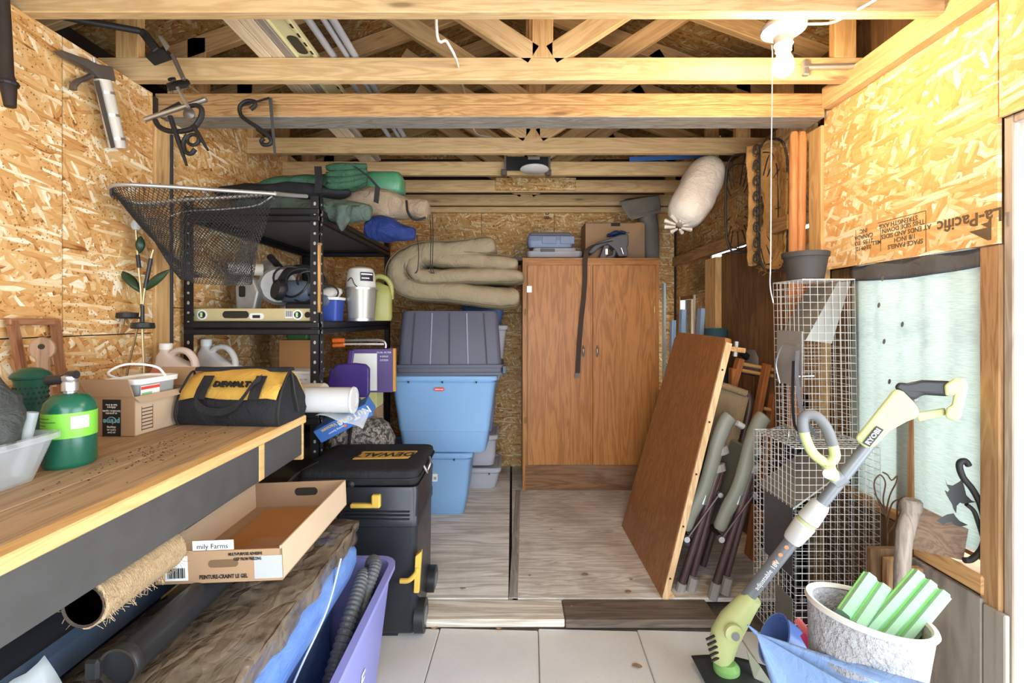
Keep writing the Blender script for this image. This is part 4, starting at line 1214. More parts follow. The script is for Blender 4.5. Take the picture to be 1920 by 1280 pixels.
MB().prism([(-0.105, 0.0), (0.098, 0.0), (0.108, 0.02), (0.105, 0.15), (0.085, 0.172), (0.03, 0.178), (-0.06, 0.172), (-0.10, 0.14), (-0.112, 0.05)], 0.03).build('pan', M_purp, dp, bevel=0.008)
MB().hexa([(-0.012, 0.004, 0.17), (0.014, 0.004, 0.17), (0.014, 0.022, 0.17), (-0.012, 0.022, 0.17), (-0.004, 0.004, 0.245), (0.022, 0.004, 0.245), (0.022, 0.022, 0.245), (-0.004, 0.022, 0.245)]).build('handle', M_purp, dp, bevel=0.004)
bxp = thing('purple_box', 'purple and white product box behind the dustpan', 'box', (W(700, 0, 2.62).x, 2.68, LV[1] + 0.003))
part('box_body', plain('violet_print', (0.10, 0.07, 0.20), 0.5), bxp, -0.12, 0.10, -0.04, 0.04, 0, 0.245, bevel=0.002)
pn = part('pale_panel', M_wht, bxp, -0.12, 0.015, -0.0412, -0.04, 0.01, 0.22)
for k, s_ in enumerate(('DUAL FILTER', 'A BAGS', 'SYSTEM')):
    text('box_print', s_, 0.014, M_wht, bxp, frame((0.055, -0.0415, 0.225 - 0.022 * k), (1, 0, 0), (0, -1, 0)), 0.0004)
ost = MB().box(W(728, 0, 2.66).x, W(741, 0, 2.66).x, 2.66, 2.69, LV[1] + 0.003, LV[1] + 0.25, 0.003).build('orange_upright', plain('orange_upright', (0.55, 0.27, 0.06), 0.6))
tag(ost, 'narrow orange wooden upright beside the purple box', 'wood strip')
hs = thing('hacksaw', 'hacksaw with orange grips lying on top of the purple box', 'hacksaw', (W(660, 0, 2.5).x, 2.47, LV[1] + 0.285))
M_org = plain('orange_grip', (0.70, 0.14, 0.02), 0.45)
MB().cyl((-0.09, 0, 0.02), (-0.03, 0, 0.02), 0.013, 0.012, 12).build('grip', M_org, hs, smooth=True)
MB().cyl((-0.09, 0, -0.008), (-0.03, 0, -0.004), 0.009, 0.011, 12).build('grip', M_org, hs, smooth=True)
MB().tube(spline([(-0.03, 0, 0.02), (0.10, 0, 0.022), (0.17, 0, 0.018), (0.188, 0, 0.0), (0.188, 0, -0.02)], 6), 0.006, 8).build('frame_bar', M_steel, hs, smooth=True)
part('blade', M_steel, hs, -0.03, 0.18, -0.001, 0.001, -0.005, 0.005)
MB().tube(arc((W(615, 708, 2.06).x - 0.0, 2.065, W(615, 708, 2.06).z), 0.04, 0, 340, 20), 0.0028, 6).build('wire_ring', M_blk).name
tag(bpy.data.objects['wire_ring'], 'loose black wire ring hanging by the shelf post', 'wire')
# ---------------- shelf 4: camouflage roll, yellow carton, blue carton
t = NT('camouflage')
v = t.coord()
c1 = t.ramp(t.noise(v, 38, 3, 0.6, 1.0), [(0.38, (0.05, 0.05, 0.045)), (0.46, (0.17, 0.16, 0.14)), (0.54, (0.38, 0.36, 0.33)), (0.62, (0.14, 0.09, 0.06))], 'CONSTANT')
t.bump(t.noise(v, 20, 3), 0.4, 0.01)
M_camo = t.done(c1, 0.8)
cm = thing('camouflage_bag', 'grey camouflage sleeping bag roll with black strap under the blue carton', 'bag', (W(675, 0, 2.45).x, 2.47, LV[0] + 0.14), (0, 0, R(6)))
MB().tube([(-0.17 + 0.34 * k / 10, 0, 0) for k in range(11)], [0.05, 0.11, 0.132, 0.136, 0.137, 0.137, 0.137, 0.136, 0.130, 0.105, 0.04], 24).wobble(0.010, 12).build('roll', M_camo, cm, smooth=True, angle=80)
MB().tube([Vector((-0.03, 0.142 * math.cos(2 * PI * k / 24), 0.142 * math.sin(2 * PI * k / 24))) for k in range(24)], 0.008, 8, closed=True).build('strap', M_blkf, cm)
yc = part('yellow_carton', plain('pale_yellow_card', (0.56, 0.53, 0.20), 0.6), None, W(668, 0, 2.66).x, W(706, 0, 2.66).x, 2.66, 2.8, LV[0] + 0.29, LV[0] + 0.40, bevel=0.002)
tag(yc, 'small pale yellow carton behind the blue printed carton', 'carton')
MB().box(-0.0005, 0.0005, -0.001, 0.0, -0.05, 0.05).build('seam_line', plain('olive_line', (0.25, 0.23, 0.08), 0.7), yc).location = ((W(668, 0, 2.66).x + W(706, 0, 2.66).x) / 2, 2.6595, LV[0] + 0.345)
ycs = part('shelf_prop', M_card, None, W(655, 0, 2.66).x, W(706, 0, 2.66).x, 2.68, 2.8, LV[0] + 0.002, LV[0] + 0.288, bevel=0.002)
tag(ycs, 'brown carton under the pale yellow carton', 'carton')
M_nblue = plain('carton_blue', (0.06, 0.17, 0.50), 0.45, var=0.08)
nt_ = thing('vacuum_carton', 'long blue printed carton lying tilted across the camouflage roll', 'carton')
pA, pB = W(602, 815, 2.06), W(690, 768, 2.06)
Mn = frame(pA, pB - pA, (0, -0.25, 1))
nt_.matrix_basis = Mn
Ln = (pB - pA).length
part('carton_body', M_nblue, nt_, -0.02, Ln + 0.005, -0.002, 0.09, -0.034, 0.030, bevel=0.002)
text('carton_print', 'NuTone', 0.046, M_wht, nt_, frame((Ln - 0.066, -0.0028, 0.004), (1, 0, 0), (0, -1, 0)) @ Matrix.Rotation(PI, 4, 'Z'), 0.0004, True)
text('carton_print', 'Central Vacuum', 0.022, plain('amber_print', (0.75, 0.48, 0.12), 0.5), nt_, frame((0.085, -0.0028, 0.014), (1, 0, 0), (0, -1, 0)) @ Matrix.Rotation(PI, 4, 'Z'), 0.0004, True)
text('carton_print', 'Cleaning System', 0.013, M_wht, nt_, frame((0.075, -0.0028, -0.012), (1, 0, 0), (0, -1, 0)) @ Matrix.Rotation(PI, 4, 'Z'), 0.0004)
part('print_patch', MATS['red_print'], nt_, 0.105, 0.118, -0.003, -0.002, -0.022, -0.010)


# ---------------- top shelf: folded chairs in bags
def bagroll(name, label, cat, p0, p1, radii, mat, wob=0.012, seed=0, sy=1.0, seg=20, n=None):
    p0 = Vector(p0); p1 = Vector(p1)
    o = thing(name, label, cat, p0)
    n = len(radii)
    pts = [p0 + (p1 - p0) * i / (n - 1) for i in range(n)]
    MB().tube([p for i in range(n - 1) for p in (pts[i], pts[i].lerp(pts[i + 1], 0.5))] + [pts[-1]], [r_ for i in range(n - 1) for r_ in (radii[i], (radii[i] + radii[i + 1]) / 2)] + [radii[-1]], seg, sy=sy).wobble(wob * 1.7, 12, seed).wobble(wob * 0.8, 30, seed + 2).build('bag_body', mat, o, world=True, smooth=True, angle=180, sub=1)
    return o


M_green = fabric('green_nylon', (0.042, 0.115, 0.065), 1300, 0.3, 0.5, 0.9)
M_dgreen = fabric('grey_green_nylon', (0.09, 0.125, 0.095), 1300, 0.3, 0.6, 0.9)
M_tan = fabric('tan_canvas', (0.33, 0.25, 0.17), 1000, 0.3, 0.85, 0.9)
M_navy = fabric('navy_nylon', (0.016, 0.035, 0.15), 1200, 0.5, 0.4, 0.9)
zt = LV[3]
g1 = bagroll('folded_chair', 'green folded camp chair on top of the heap above the shelving', 'camp chair', W(470, 356, 2.3), W(690, 337, 2.3), [0.02, 0.05, 0.055, 0.05, 0.045, 0.05, 0.05, 0.03], M_green, 0.010, 1)
for k, dz in enumerate((0.050, 0.018, -0.012, -0.036)):
    MB().tube(spline([W(612, 334, 2.24) + Vector((0, 0, dz)), W(650, 333, 2.24) + Vector((0, 0, dz)), W(688, 326, 2.25) + Vector((0, 0, dz * 0.75))], 4), [0.012, 0.018, 0.02, 0.02, 0.02, 0.02, 0.018, 0.016, 0.012], 12).wobble(0.004, 25, k).build('fabric_fold', M_green, g1, world=True, smooth=True, angle=180)
strap([W(665, 312, 2.22), W(690, 330, 2.215), W(708, 350, 2.215), W(705, 380, 2.215)], 0.025, 0.003, (1, 0, -0.4)).build('strap', M_blkf, g1, world=True)
strap([Vector((W(596, 0, 2.23).x, 2.23, W(0, 312, 2.23).z)), Vector((W(598, 0, 2.21).x, 2.21, W(0, 335, 2.21).z)), Vector((W(596, 0, 2.22).x, 2.22, W(0, 362, 2.22).z))], 0.035, 0.003, (1, 0, 0)).build('strap', M_blkf, g1, world=True)
g2 = thing('green_case', 'smooth green hard case beside the folded green chair', 'case', W(722, 350, 2.45))
MB().loft([(0.18, 0.12, 0.03, -0.045), (0.20, 0.14, 0.035, -0.03), (0.20, 0.14, 0.035, 0.03), (0.17, 0.12, 0.03, 0.062), (0.14, 0.09, 0.03, 0.066)]).build('shell', plain('green_plastic', (0.06, 0.20, 0.105), 0.35), g2, smooth=True, angle=60)
bagroll('black_sack', 'loose black fabric sack lying under the green folded chair', 'bag', W(405, 362, 2.32), W(660, 362, 2.28), [0.015, 0.035, 0.05, 0.052, 0.048, 0.045, 0.03, 0.012], M_blkf, 0.012, 5, sy=1.6)
g3 = bagroll('grey_green_bag', 'long grey green carry bag resting on the top shelf edge', 'carry bag', W(432, 384, 2.26), W(700, 400, 2.22), [0.03, 0.045, 0.05, 0.05, 0.052, 0.055, 0.055, 0.03], M_dgreen, 0.012, 8)
mb = MB()
mb.grid(lambda u, v: W(604 + 70 * u + 26 * v * (1 - u), 382 + 50 * v * math.sin(PI * min(1, u + 0.25)) + 6 * u, 2.17 + 0.02 * math.sin(9 * u + 3 * v)), 14, 10)
mb.wobble(0.012, 22, 3).build('hanging_fold', M_dgreen, g3, world=True, smooth=True, solid=0.002, angle=180)
tn = bagroll('tan_bag', 'tan canvas drawstring chair bag on the top shelf', 'carry bag', W(640, 376, 2.42), W(806, 396, 2.42), [0.05, 0.075, 0.088, 0.094, 0.095, 0.088, 0.070, 0.05, 0.055, 0.05], M_tan, 0.010, 11)
MB().tube(spline([W(762, 376, 2.34), W(765, 398, 2.32), W(778, 412, 2.32), W(798, 408, 2.34)], 6), 0.006, 6).build('strap', M_blkf, tn, world=True)
for dx in (0, 4):
    MB().tube(spline([W(806 + dx, 402, 2.40), W(808 + dx, 440, 2.39), W(807 + dx, 500, 2.385), W(810 + dx, 512, 2.385), W(803 + dx, 508, 2.385)], 5), 0.0022, 5).build('draw_cord', M_blk, tn, world=True)
nv = bagroll('navy_bag', 'shiny navy blue drawstring bag below the tan bag', 'carry bag', W(682, 426, 2.34), W(778, 440, 2.36), [0.035, 0.055, 0.062, 0.064, 0.062, 0.05, 0.035, 0.028], M_navy, 0.010, 14)
MB().tube(spline([W(781, 440, 2.34), W(785, 470, 2.33), W(783, 505, 2.33), W(778, 512, 2.33), W(784, 505, 2.33)], 5), 0.0022, 5).build('draw_cord', M_blk, nv, world=True)

# ================================================================ TUBS, CUSHION, CUPBOARD
M_tubb = plain('sky_blue_plastic', (0.22, 0.40, 0.66), 0.42, var=0.05, nscale=4)
M_tubg = plain('slate_plastic', (0.085, 0.09, 0.125), 0.5, var=0.1, nscale=5)
M_tubl = plain('lilac_plastic', (0.30, 0.33, 0.66), 0.45, var=0.06)
M_tubw = plain('pale_grey_plastic', (0.42, 0.43, 0.48), 0.5, var=0.06)


def tub(name, label, loc, wt, dt, wb_, db, h, mat, lid=None, rotz=0.0, cat='tub'):
    o = thing(name, label, cat, loc, (0, 0, rotz))
    r = 0.04
    MB().loft([(wb_ - 0.01, db - 0.01, r, 0), (wb_, db, r, 0.008), (wb_ + (wt - wb_) * 0.28, db + (dt - db) * 0.28, r, h * 0.28), (wb_ + (wt - wb_) * 0.28 + 0.006, db + (dt - db) * 0.28 + 0.006, r, h * 0.285), (wt - 0.012, dt - 0.012, r, h - 0.045), (wt, dt, r, h - 0.03), (wt - 0.012, dt - 0.012, r, h - 0.028), (wt - 0.012, dt - 0.012, r, h)]).build('body', mat, o, smooth=True, angle=35)
    lm = lid or mat
    l_ = MB().loft([(wt + 0.012, dt + 0.012, r, h - 0.022), (wt + 0.02, dt + 0.02, r, h - 0.016), (wt + 0.02, dt + 0.02, r, h + 0.004), (wt + 0.008, dt + 0.008, r, h + 0.010), (wt - 0.02, dt - 0.02, r, h + 0.010), (wt - 0.03, dt - 0.03, r, h + 0.003)]).build('lid', lm, o, smooth=True, angle=35)
    mb = MB()
    for k in (-0.32, 0.0, 0.32):
        mb.box(wt * k - 0.004, wt * k + 0.004, -dt / 2 - 0.013, -dt / 2 - 0.006, h - 0.034, h - 0.022)
    mb.build('lid_notches', M_dark, l_)['kind'] = 'stuff'
    return o


b1 = tub('storage_tub', 'sky blue lidded tub standing on the plywood floor under the stack', (W(803, 0, 3.1).x, 3.14, 0.001), 0.60, 0.40, 0.50, 0.32, 0.392, M_tubb)
lb3 = part('paper_label', M_wht, b1, 0.035, 0.085, -0.201, -0.198, 0.21, 0.315)
part('label_print', plain('grey_print', (0.35, 0.36, 0.4), 0.6), lb3, 0.06, 0.078, -0.202, -0.201, 0.222, 0.24)
part('label_print', plain('pale_blue_print', (0.45, 0.6, 0.75), 0.6), lb3, 0.04, 0.08, -0.202, -0.201, 0.262, 0.290)
lb3.rotation_euler = (R(-3), 0, 0)
b2 = tub('storage_tub', 'larger sky blue tub with a red oval badge in the middle of the stack', (W(838, 0, 3.08).x, 3.12, 0.405), 0.66, 0.42, 0.53, 0.34, 0.478, M_tubb, rotz=R(-1))
bd2 = oval(MB(), -0.02, 0.405, 0.065, 0.022, -0.216, 0.004).build('badge', MATS['red_print'], b2)
text('badge_print', 'Rubbermaid', 0.0105, M_wht, bd2, frame((-0.02, -0.2165, 0.405), (1, 0, 0), (0, -1, 0)), 0.0004, True)
# upside-down slate tub
b3 = thing('slate_tub', 'dark slate ribbed tub standing upside down on the blue tub', 'tub', (W(847, 0, 3.1).x, 3.13, 0.896), (0, 0, R(2)))
MB().loft([(0.69, 0.45, 0.03, 0.0), (0.69, 0.45, 0.03, 0.018), (0.675, 0.435, 0.03, 0.020), (0.675, 0.435, 0.03, 0.045), (0.69, 0.45, 0.03, 0.047), (0.69, 0.45, 0.03, 0.066), (0.655, 0.415, 0.035, 0.068), (0.607, 0.375, 0.04, 0.388), (0.592, 0.360, 0.04, 0.402)]).build('body', M_tubg, b3, smooth=True, angle=35)
for k, fx in enumerate((-0.36, -0.18, 0.0, 0.18, 0.36)):
    x0, x1 = fx * 0.655, fx * 0.60
    y0, y1 = -0.2085, -0.190
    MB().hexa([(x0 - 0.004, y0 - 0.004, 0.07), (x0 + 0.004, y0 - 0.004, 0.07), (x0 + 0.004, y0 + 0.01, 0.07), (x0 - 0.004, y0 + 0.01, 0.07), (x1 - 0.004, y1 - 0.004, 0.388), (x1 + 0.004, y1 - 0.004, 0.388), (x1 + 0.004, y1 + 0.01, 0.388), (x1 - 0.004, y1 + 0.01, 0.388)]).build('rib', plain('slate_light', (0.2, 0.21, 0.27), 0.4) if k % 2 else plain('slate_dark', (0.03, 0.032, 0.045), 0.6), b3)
for sx in (-1, 1):
    mb = MB(); mb.box(sx * 0.345 - 0.012, sx * 0.345 + 0.012, -0.235, -0.19, 0.01, 0.06, 0.004)
    mb.build('latch', M_tubg, b3)
# tubs behind, seen at the side
b4 = tub('lilac_tub', 'lilac tub standing behind the blue tub', (W(880, 0, 3.5).x, 3.60, 0.41), 0.40, 0.34, 0.34, 0.28, 0.36, M_tubl)
b5 = tub('grey_tub', 'pale grey tub behind the lowest blue tub', (W(885, 0, 3.5).x, 3.58, 0.001), 0.42, 0.36, 0.36, 0.30, 0.15, M_tubw)
b6 = tub('grey_tub', 'pale grey ribbed tub stacked under the lilac tub', (W(882, 0, 3.5).x, 3.58, 0.170), 0.40, 0.36, 0.36, 0.30, 0.22, M_tubw)
b7 = tub('white_tub', 'tall whitish tub above the lilac tub beside the cupboard', (W(905, 0, 3.5).x, 3.60, 0.79), 0.36, 0.30, 0.26, 0.24, 0.40, M_tubw)
b8 = tub('denim_tub', 'darker blue tub peeking out below the folded cushion', (W(905, 0, 3.5).x, 3.60, 1.205), 0.32, 0.28, 0.26, 0.24, 0.16, plain('denim_plastic', (0.08, 0.14, 0.33), 0.45))

# --- folded khaki lounger cushion draped over the tubs
M_khaki = fabric('khaki_canvas', (0.33, 0.27, 0.17), 1000, 0.15, 0.9, 0.7)
M_khakid = plain('khaki_piping', (0.16, 0.125, 0.07), 0.9)
cu = thing('lounge_cushion', 'thick khaki lounger cushion folded over on top of the stacked tubs', 'cushion', (W(850, 0, 2.95).x, 3.05, 1.36))
CD = 2.90


def cpath(pts, n=10):
    return spline([W(x, y, CD) for x, y in pts], n)


def pad(pts, th, depth, nm, taper=0.55):
    path = cpath(pts, 9)
    N = len(path)
    rings = []
    for i, p in enumerate(path):
        tg_ = path[min(i + 1, N - 1)] - path[max(i - 1, 0)]
        tg_.y = 0; tg_.normalize()
        nn = Vector((-tg_.z, 0, tg_.x))
        e = min(1.0, taper + 0.16 * min(i, N - 1 - i))
        puff = th * e * (1 - 0.07 * abs(math.sin(PI * i / 5.0)) ** 8)
        ring = []
        for k in range(16):
            a = 2 * PI * k / 16
            cy = math.copysign(abs(math.cos(a)) ** 0.4, math.cos(a)); cz = math.copysign(abs(math.sin(a)) ** 0.75, math.sin(a))
            ring.append(p + nn * (cz * puff / 2) + Vector((0, depth / 2 + cy * depth / 2, 0)))
        rings.append(ring)
    mb = MB(); mb.rings(rings)
    mb.wobble(0.009, 14, 2).wobble(0.005, 34, 6)
    o = mb.build(nm, M_khaki, cu, world=True, smooth=True, angle=180, sub=1)
    edge = [path[i] + Vector((0, 0.012, 0)) + (lambda t_: Vector((-t_.z, 0, t_.x)))((path[min(i + 1, N - 1)] - path[max(i - 1, 0)]).normalized()) * (-th * 0.38) for i in range(2, N - 2)]
    MB().tube(edge, 0.0035, 6).build('piping', M_khakid, o, world=True)
    return o


pad([(930, 456), (860, 467), (790, 470), (748, 490), (740, 520), (770, 541), (850, 547), (930, 557), (975, 555)], 0.150, 0.46, 'outer_fold')
pad([(972, 494), (900, 487), (830, 482), (790, 478), (772, 492), (778, 512), (805, 518), (880, 515), (985, 516)], 0.118, 0.44, 'inner_fold')
part('white_tag', M_wht, cu, 0, 0.03, 0, 0.012, 0, 0.04).matrix_basis = Matrix.Translation(W(988, 548, 2.9) - Vector(cu.location))

# --- cupboard
CY = 3.40
cx0, cx1 = W(980, 0, CY).x, W(1236, 0, CY).x
M_oak = wood('stained_plywood_door', (0.47, 0.195, 0.050), (0.30, 0.110, 0.024), 'Z', grain=0.7, knots=0.0, rough=0.4, bump=0.15)
M_oakx = wood('stained_plywood_rail', (0.47, 0.195, 0.050), (0.30, 0.110, 0.024), 'X', grain=0.8, knots=0.0, rough=0.4)
M_oakd = wood('stained_plywood_plinth', (0.26, 0.13, 0.06), (0.13, 0.06, 0.025), 'X', grain=0.8, knots=0.0, stain=0.6, staincol=(0.20, 0.17, 0.14))
cpb = thing('cupboard', 'tall reddish brown two-door plywood cupboard at the back of the shed', 'cupboard', (cx0, CY, 0))
cw = cx1 - cx0; ch = 1.677
part('side_panel', M_oak, cpb, 0, 0.018, 0.003, 0.50, 0, ch)
part('side_panel', M_oak, cpb, cw - 0.018, cw, 0.003, 0.50, 0, ch)
part('top_panel', M_oakx, cpb, -0.004, cw + 0.004, -0.004, 0.505, ch, ch + 0.014, bevel=0.002)
part('back_panel', M_oak, cpb, 0.018, cw - 0.018, 0.49, 0.50, 0, ch)
part('face_rail', M_oakx, cpb, 0.018, cw - 0.018, 0.001, 0.02, ch - 0.05, ch)
part('face_stile', M_oak, cpb, 0.018, 0.05, 0.001, 0.02, 0.19, ch - 0.05)
part('face_stile', M_oak, cpb, cw - 0.05, cw - 0.018, 0.001, 0.02, 0.19, ch - 0.05)
part('plinth', M_oakd, cpb, 0.018, cw - 0.018, 0.001, 0.02, 0, 0.19)
sx_ = W(1108, 0, CY).x - cx0
d1 = part('door', M_oak, cpb, 0.035, sx_ - 0.004, -0.018, 0.0, 0.19, ch - 0.040, bevel=0.002)
d2 = part('door', M_oak, cpb, sx_ + 0.012, cw - 0.03, -0.018, 0.0, 0.19, ch - 0.040, bevel=0.002)
part('centre_stile', M_oak, cpb, sx_ - 0.003, sx_ + 0.011, -0.006, 0.0, 0.19, ch - 0.05)
for dd, px in ((d1, 1093.5), (d2, 1119.5)):
    p = W(px, 658, CY - 0.02)
    MB().tube(spline([(p.x - cx0, -0.018, p.z - 0.04), (p.x - cx0, -0.034, p.z - 0.03), (p.x - cx0, -0.038, p.z), (p.x - cx0, -0.034, p.z + 0.03), (p.x - cx0, -0.018, p.z + 0.04)], 5), [0.005] * 7 + [0.0085] * 7 + [0.005] * 7, 8).build('handle', M_steel, dd, smooth=True)
for px, py in ((986, 585), (985, 787), (1226, 580)):
    p = W(px, py, CY)
    MB().cyl((p.x - cx0, -0.019, p.z - 0.022), (p.x - cx0, -0.019, p.z + 0.022), 0.005, seg=8).build('hinge', plain('brass', (0.5, 0.33, 0.12), 0.4, 0.7), cpb)

# grey sheet edge lying along the top, behind
sb = part('grey_board', plain('dark_grey_board', (0.10, 0.105, 0.11), 0.6), None, W(918, 0, 3.62).x, W(1098, 0, 3.62).x, 3.58, 3.86, ch + 0.016, ch + 0.045, bevel=0.003)
tag(sb, 'dark grey board lying on the cupboard top under the cases', 'board')
# --- two drill cases stacked
M_casel = plain('case_blue_grey', (0.22, 0.28, 0.42), 0.45)
M_cased = plain('case_dark', (0.10, 0.10, 0.115), 0.5)
kz = ch + 0.047
c1_ = thing('tool_case', 'grey moulded tool case, the lower of two on the cupboard', 'case', (W(1040, 0, 3.6).x, 3.66, kz))
MB().loft([(0.42, 0.12, 0.03, 0), (0.43, 0.13, 0.035, 0.02), (0.43, 0.13, 0.035, 0.045), (0.34, 0.12, 0.03, 0.048), (0.33, 0.11, 0.03, 0.07)]).build('shell', M_tubw, c1_, smooth=True, angle=35)
part('latch', M_cased, c1_, -0.11, 0.0, -0.070, -0.060, 0.04, 0.062, bevel=0.003)
c2_ = thing('tool_case', 'blue grey moulded tool case with latches, the upper of two on the cupboard', 'case', (W(1032, 0, 3.6).x, 3.66, kz + 0.075))
MB().loft([(0.33, 0.11, 0.03, 0), (0.35, 0.125, 0.035, 0.02), (0.355, 0.128, 0.035, 0.045), (0.36, 0.13, 0.035, 0.05), (0.355, 0.128, 0.035, 0.055), (0.35, 0.12, 0.035, 0.085), (0.32, 0.11, 0.03, 0.115), (0.31, 0.10, 0.03, 0.118)]).build('shell', M_casel, c2_, smooth=True, angle=35)
for xx in (-0.01, 0.13):
    part('latch', M_casel, c2_, xx - 0.055, xx + 0.055, -0.070, -0.060, 0.025, 0.085, bevel=0.004)
part('lid_band', M_cased, c2_, -0.155, 0.155, -0.0655, -0.0550, 0.088, 0.112, bevel=0.004)
# --- cardboard carton
cbx = thing('carton', 'plain brown carton standing on the cupboard beside the cases', 'carton', (W(1156, 0, 3.56).x, 3.60, ch + 0.016))
part('carton_body', M_card, cbx, -0.235, 0.22, -0.03, 0.20, 0, 0.285, bevel=0.003)
part('top_tab', M_blkp, cbx, -0.04, 0.03, -0.031, -0.02, 0.262, 0.287)
part('top_tab', MATS['orange_card'], cbx, 0.15, 0.20, -0.031, -0.02, 0.275, 0.292)
part('tape_edge', plain('old_tape', (0.2, 0.11, 0.05), 0.5), cbx, -0.235, 0.22, -0.02, 0.2, 0.286, 0.291)
# --- hand vacuum with blue cloth and hanging strap
hv = thing('hand_vacuum', 'dark grey plastic cordless vacuum head on the cupboard edge', 'vacuum', (W(1150, 0, 3.44).x, 3.45, ch + 0.016))
vM = Matrix.Translation((0, 0, 0))
MB().prism([(-0.13, 0.115), (0.05, 0.175), (0.11, 0.180), (0.113, 0.10), (0.10, 0.085), (0.113, 0.015), (0.04, 0.012), (0.02, 0.05), (0.00, 0.075), (-0.04, 0.105), (-0.09, 0.085), (-0.16, 0.03), (-0.185, 0.045)], 0.11, Matrix.Translation((0, -0.02, 0))).build('housing', M_cased, hv, bevel=0.010)
MB().hexa([(-0.10, 0.0, 0.002), (-0.05, 0.0, 0.002), (-0.05, 0.06, 0.002), (-0.10, 0.06, 0.002), (-0.065, 0.0, 0.10), (-0.025, 0.0, 0.10), (-0.025, 0.06, 0.10), (-0.065, 0.06, 0.10)]).build('foot', M_cased, hv, bevel=0.004)
MB().tube(spline([(-0.05, 0.0, 0.004), (0.0, 0.0, 0.02), (0.01, 0.0, 0.06)], 5), 0.014, 10).build('trigger_guard', M_cased, hv, smooth=True)
part('chrome_plate', M_steel, hv, -0.055, -0.040, -0.003, 0.0, 0.03, 0.07)
MB().cyl((0.07, -0.024, 0.03), (0.055, -0.024, 0.075), 0.008, 0.010, 10).build('chrome_latch', M_steel, hv, smooth=True)
cl = MB(); cl.grid(lambda u, v: Vector((W(1158, 0, 3.46).x - 0.065 + 0.14 * u, 3.46 + 0.09 * v, ch + 0.20 + 0.035 * math.sin(PI * u) * math.sin(PI * v) + 0.012 * u)), 16, 12)
o = cl.wobble(0.016, 20, 4).build('blue_cloth', fabric('blue_rag', (0.04, 0.09, 0.24), 800, 0.4), smooth=True, solid=0.003, angle=180)
tag(o, 'crumpled blue rag lying on the vacuum on the cupboard', 'rag')
M_gunm = plain('tarnished_tip', (0.12, 0.11, 0.10), 0.5, 0.4)
st = thing('dark_strap', 'dark webbing strap hanging down over the cupboard door', 'strap', W(1098, 480, 3.36))
strap(spline([W(1145, 452, 3.42), W(1108, 462, 3.38), W(1098, 482, 3.365), W(1096, 540, 3.362), W(1088, 620, 3.362), W(1083, 700, 3.362)], 6), 0.034, 0.004, (1, 0.0, 0.15)).build('webbing', plain('dark_webbing', (0.05, 0.032, 0.022), 0.8), st, world=True)
part('metal_tip', M_gunm, st, -0.017, 0.013, -0.004, 0.004, -0.012, 0.022).matrix_basis = Matrix.Translation(W(1082, 705, 3.362) - Vector(st.location))
# --- metal vent hood and elbow pipe
vh = thing('vent_hood', 'dusty grey metal vent hood on a pipe behind the carton', 'vent hood', W(1215, 480, 3.7))
MB().tube(spline([W(1218, 485, 3.72), W(1217, 430, 3.72), W(1212, 400, 3.70)], 6), 0.075, 20).build('pipe', plain('dusty_metal', (0.20, 0.19, 0.165), 0.7, 0.3, var=0.3), vh, world=True, smooth=True)
hp = [W(1160, 378, 3.60), W(1178, 408, 3.60), W(1240, 395, 3.66), W(1236, 365, 3.66)]
hq = [W(1176, 372, 3.85), W(1182, 402, 3.85), W(1232, 392, 3.85), W(1230, 367, 3.85)]
MB().hexa([*hp, *hq]).build('hood', plain('dusty_metal', (0.20, 0.19, 0.165), 0.7, 0.3, var=0.3), vh, world=True, bevel=0.008)
MB().hexa([W(1176, 406, 3.60), W(1185, 412, 3.60), W(1238, 398, 3.64), W(1240, 392, 3.64), W(1184, 404, 3.84), W(1186, 410, 3.84), W(1232, 396, 3.84), W(1232, 390, 3.84)]).build('hood_lip', M_galv, vh, world=True)

# ================================================================ RIGHT SIDE
# --- leaning table top
M_lam = wood('brown_laminate', (0.36, 0.150, 0.048), (0.23, 0.082, 0.022), 'Z', grain=1.0, knots=0.0, rough=0.35, bump=0.1)
M_edge = wood('pale_edge', (0.66, 0.44, 0.23), (0.5, 0.3, 0.14), 'Z', knots=0.0)
bn, bf, tn_, tf = Vector((0.668, 2.09, 0.001)), Vector((0.660, 2.82, 0.001)), Vector((0.959, 2.09, 1.165)), Vector((0.992, 2.82, 1.18))
lt = thing('table_top', 'large brown wood-grain table top leaning on edge against folded chairs', 'table top', bn)
Mt = frame(bn, tn_ - bn, (-1, 0, 0.25))     # local x runs up the panel, z out of its face
Lp = (tn_ - bn).length
MtZ = Mt @ Matrix.Rotation(R(90), 4, 'Y')   # grain along local z
TH = 0.03


def quadpanel(a, b, c, d, nrm, th):
    n_ = Vector(nrm).normalized() * th
    return MB().hexa([a, b, c, d, a + n_, b + n_, c + n_, d + n_])


pn_ = (tf - bn).cross(bf - bn).normalized()
if pn_.x < 0:
    pn_ = -pn_
up_ = (tn_ - bn).normalized()
cut = 0.05
pts = [bn, bf, tf - up_ * cut, tf - up_ * 0.01 - Vector((0, cut * 0.8, 0)), tn_ + Vector((0, 0.01, 0)), tn_ - up_ * 0.02]
MB().rings([pts, [p + pn_ * TH for p in pts]]).build('panel', M_lam, lt, world=True, bevel=0.004)
quadpanel(bn + Vector((0, -0.006, 0)) + pn_ * 0.002, tn_ - up_ * 0.02 + Vector((0, -0.006, 0)) + pn_ * 0.002, tn_ - up_ * 0.02 + pn_ * (TH - 0.0) + Vector((0, -0.006, 0)), bn + pn_ * TH + Vector((0, -0.006, 0)), (0, 1, 0), 0.0055).build('edge_band', M_edge, lt, world=True)
for k in range(5):
    p = bn + (tn_ - bn) * (0.08 + 0.2 * k) + pn_ * (TH / 2) + Vector((0, -0.007, 0))
    MB().cyl(p, p + Vector((0, 0.004, 0)), 0.005, seg=8).build('bolt', M_dark, lt, world=True)
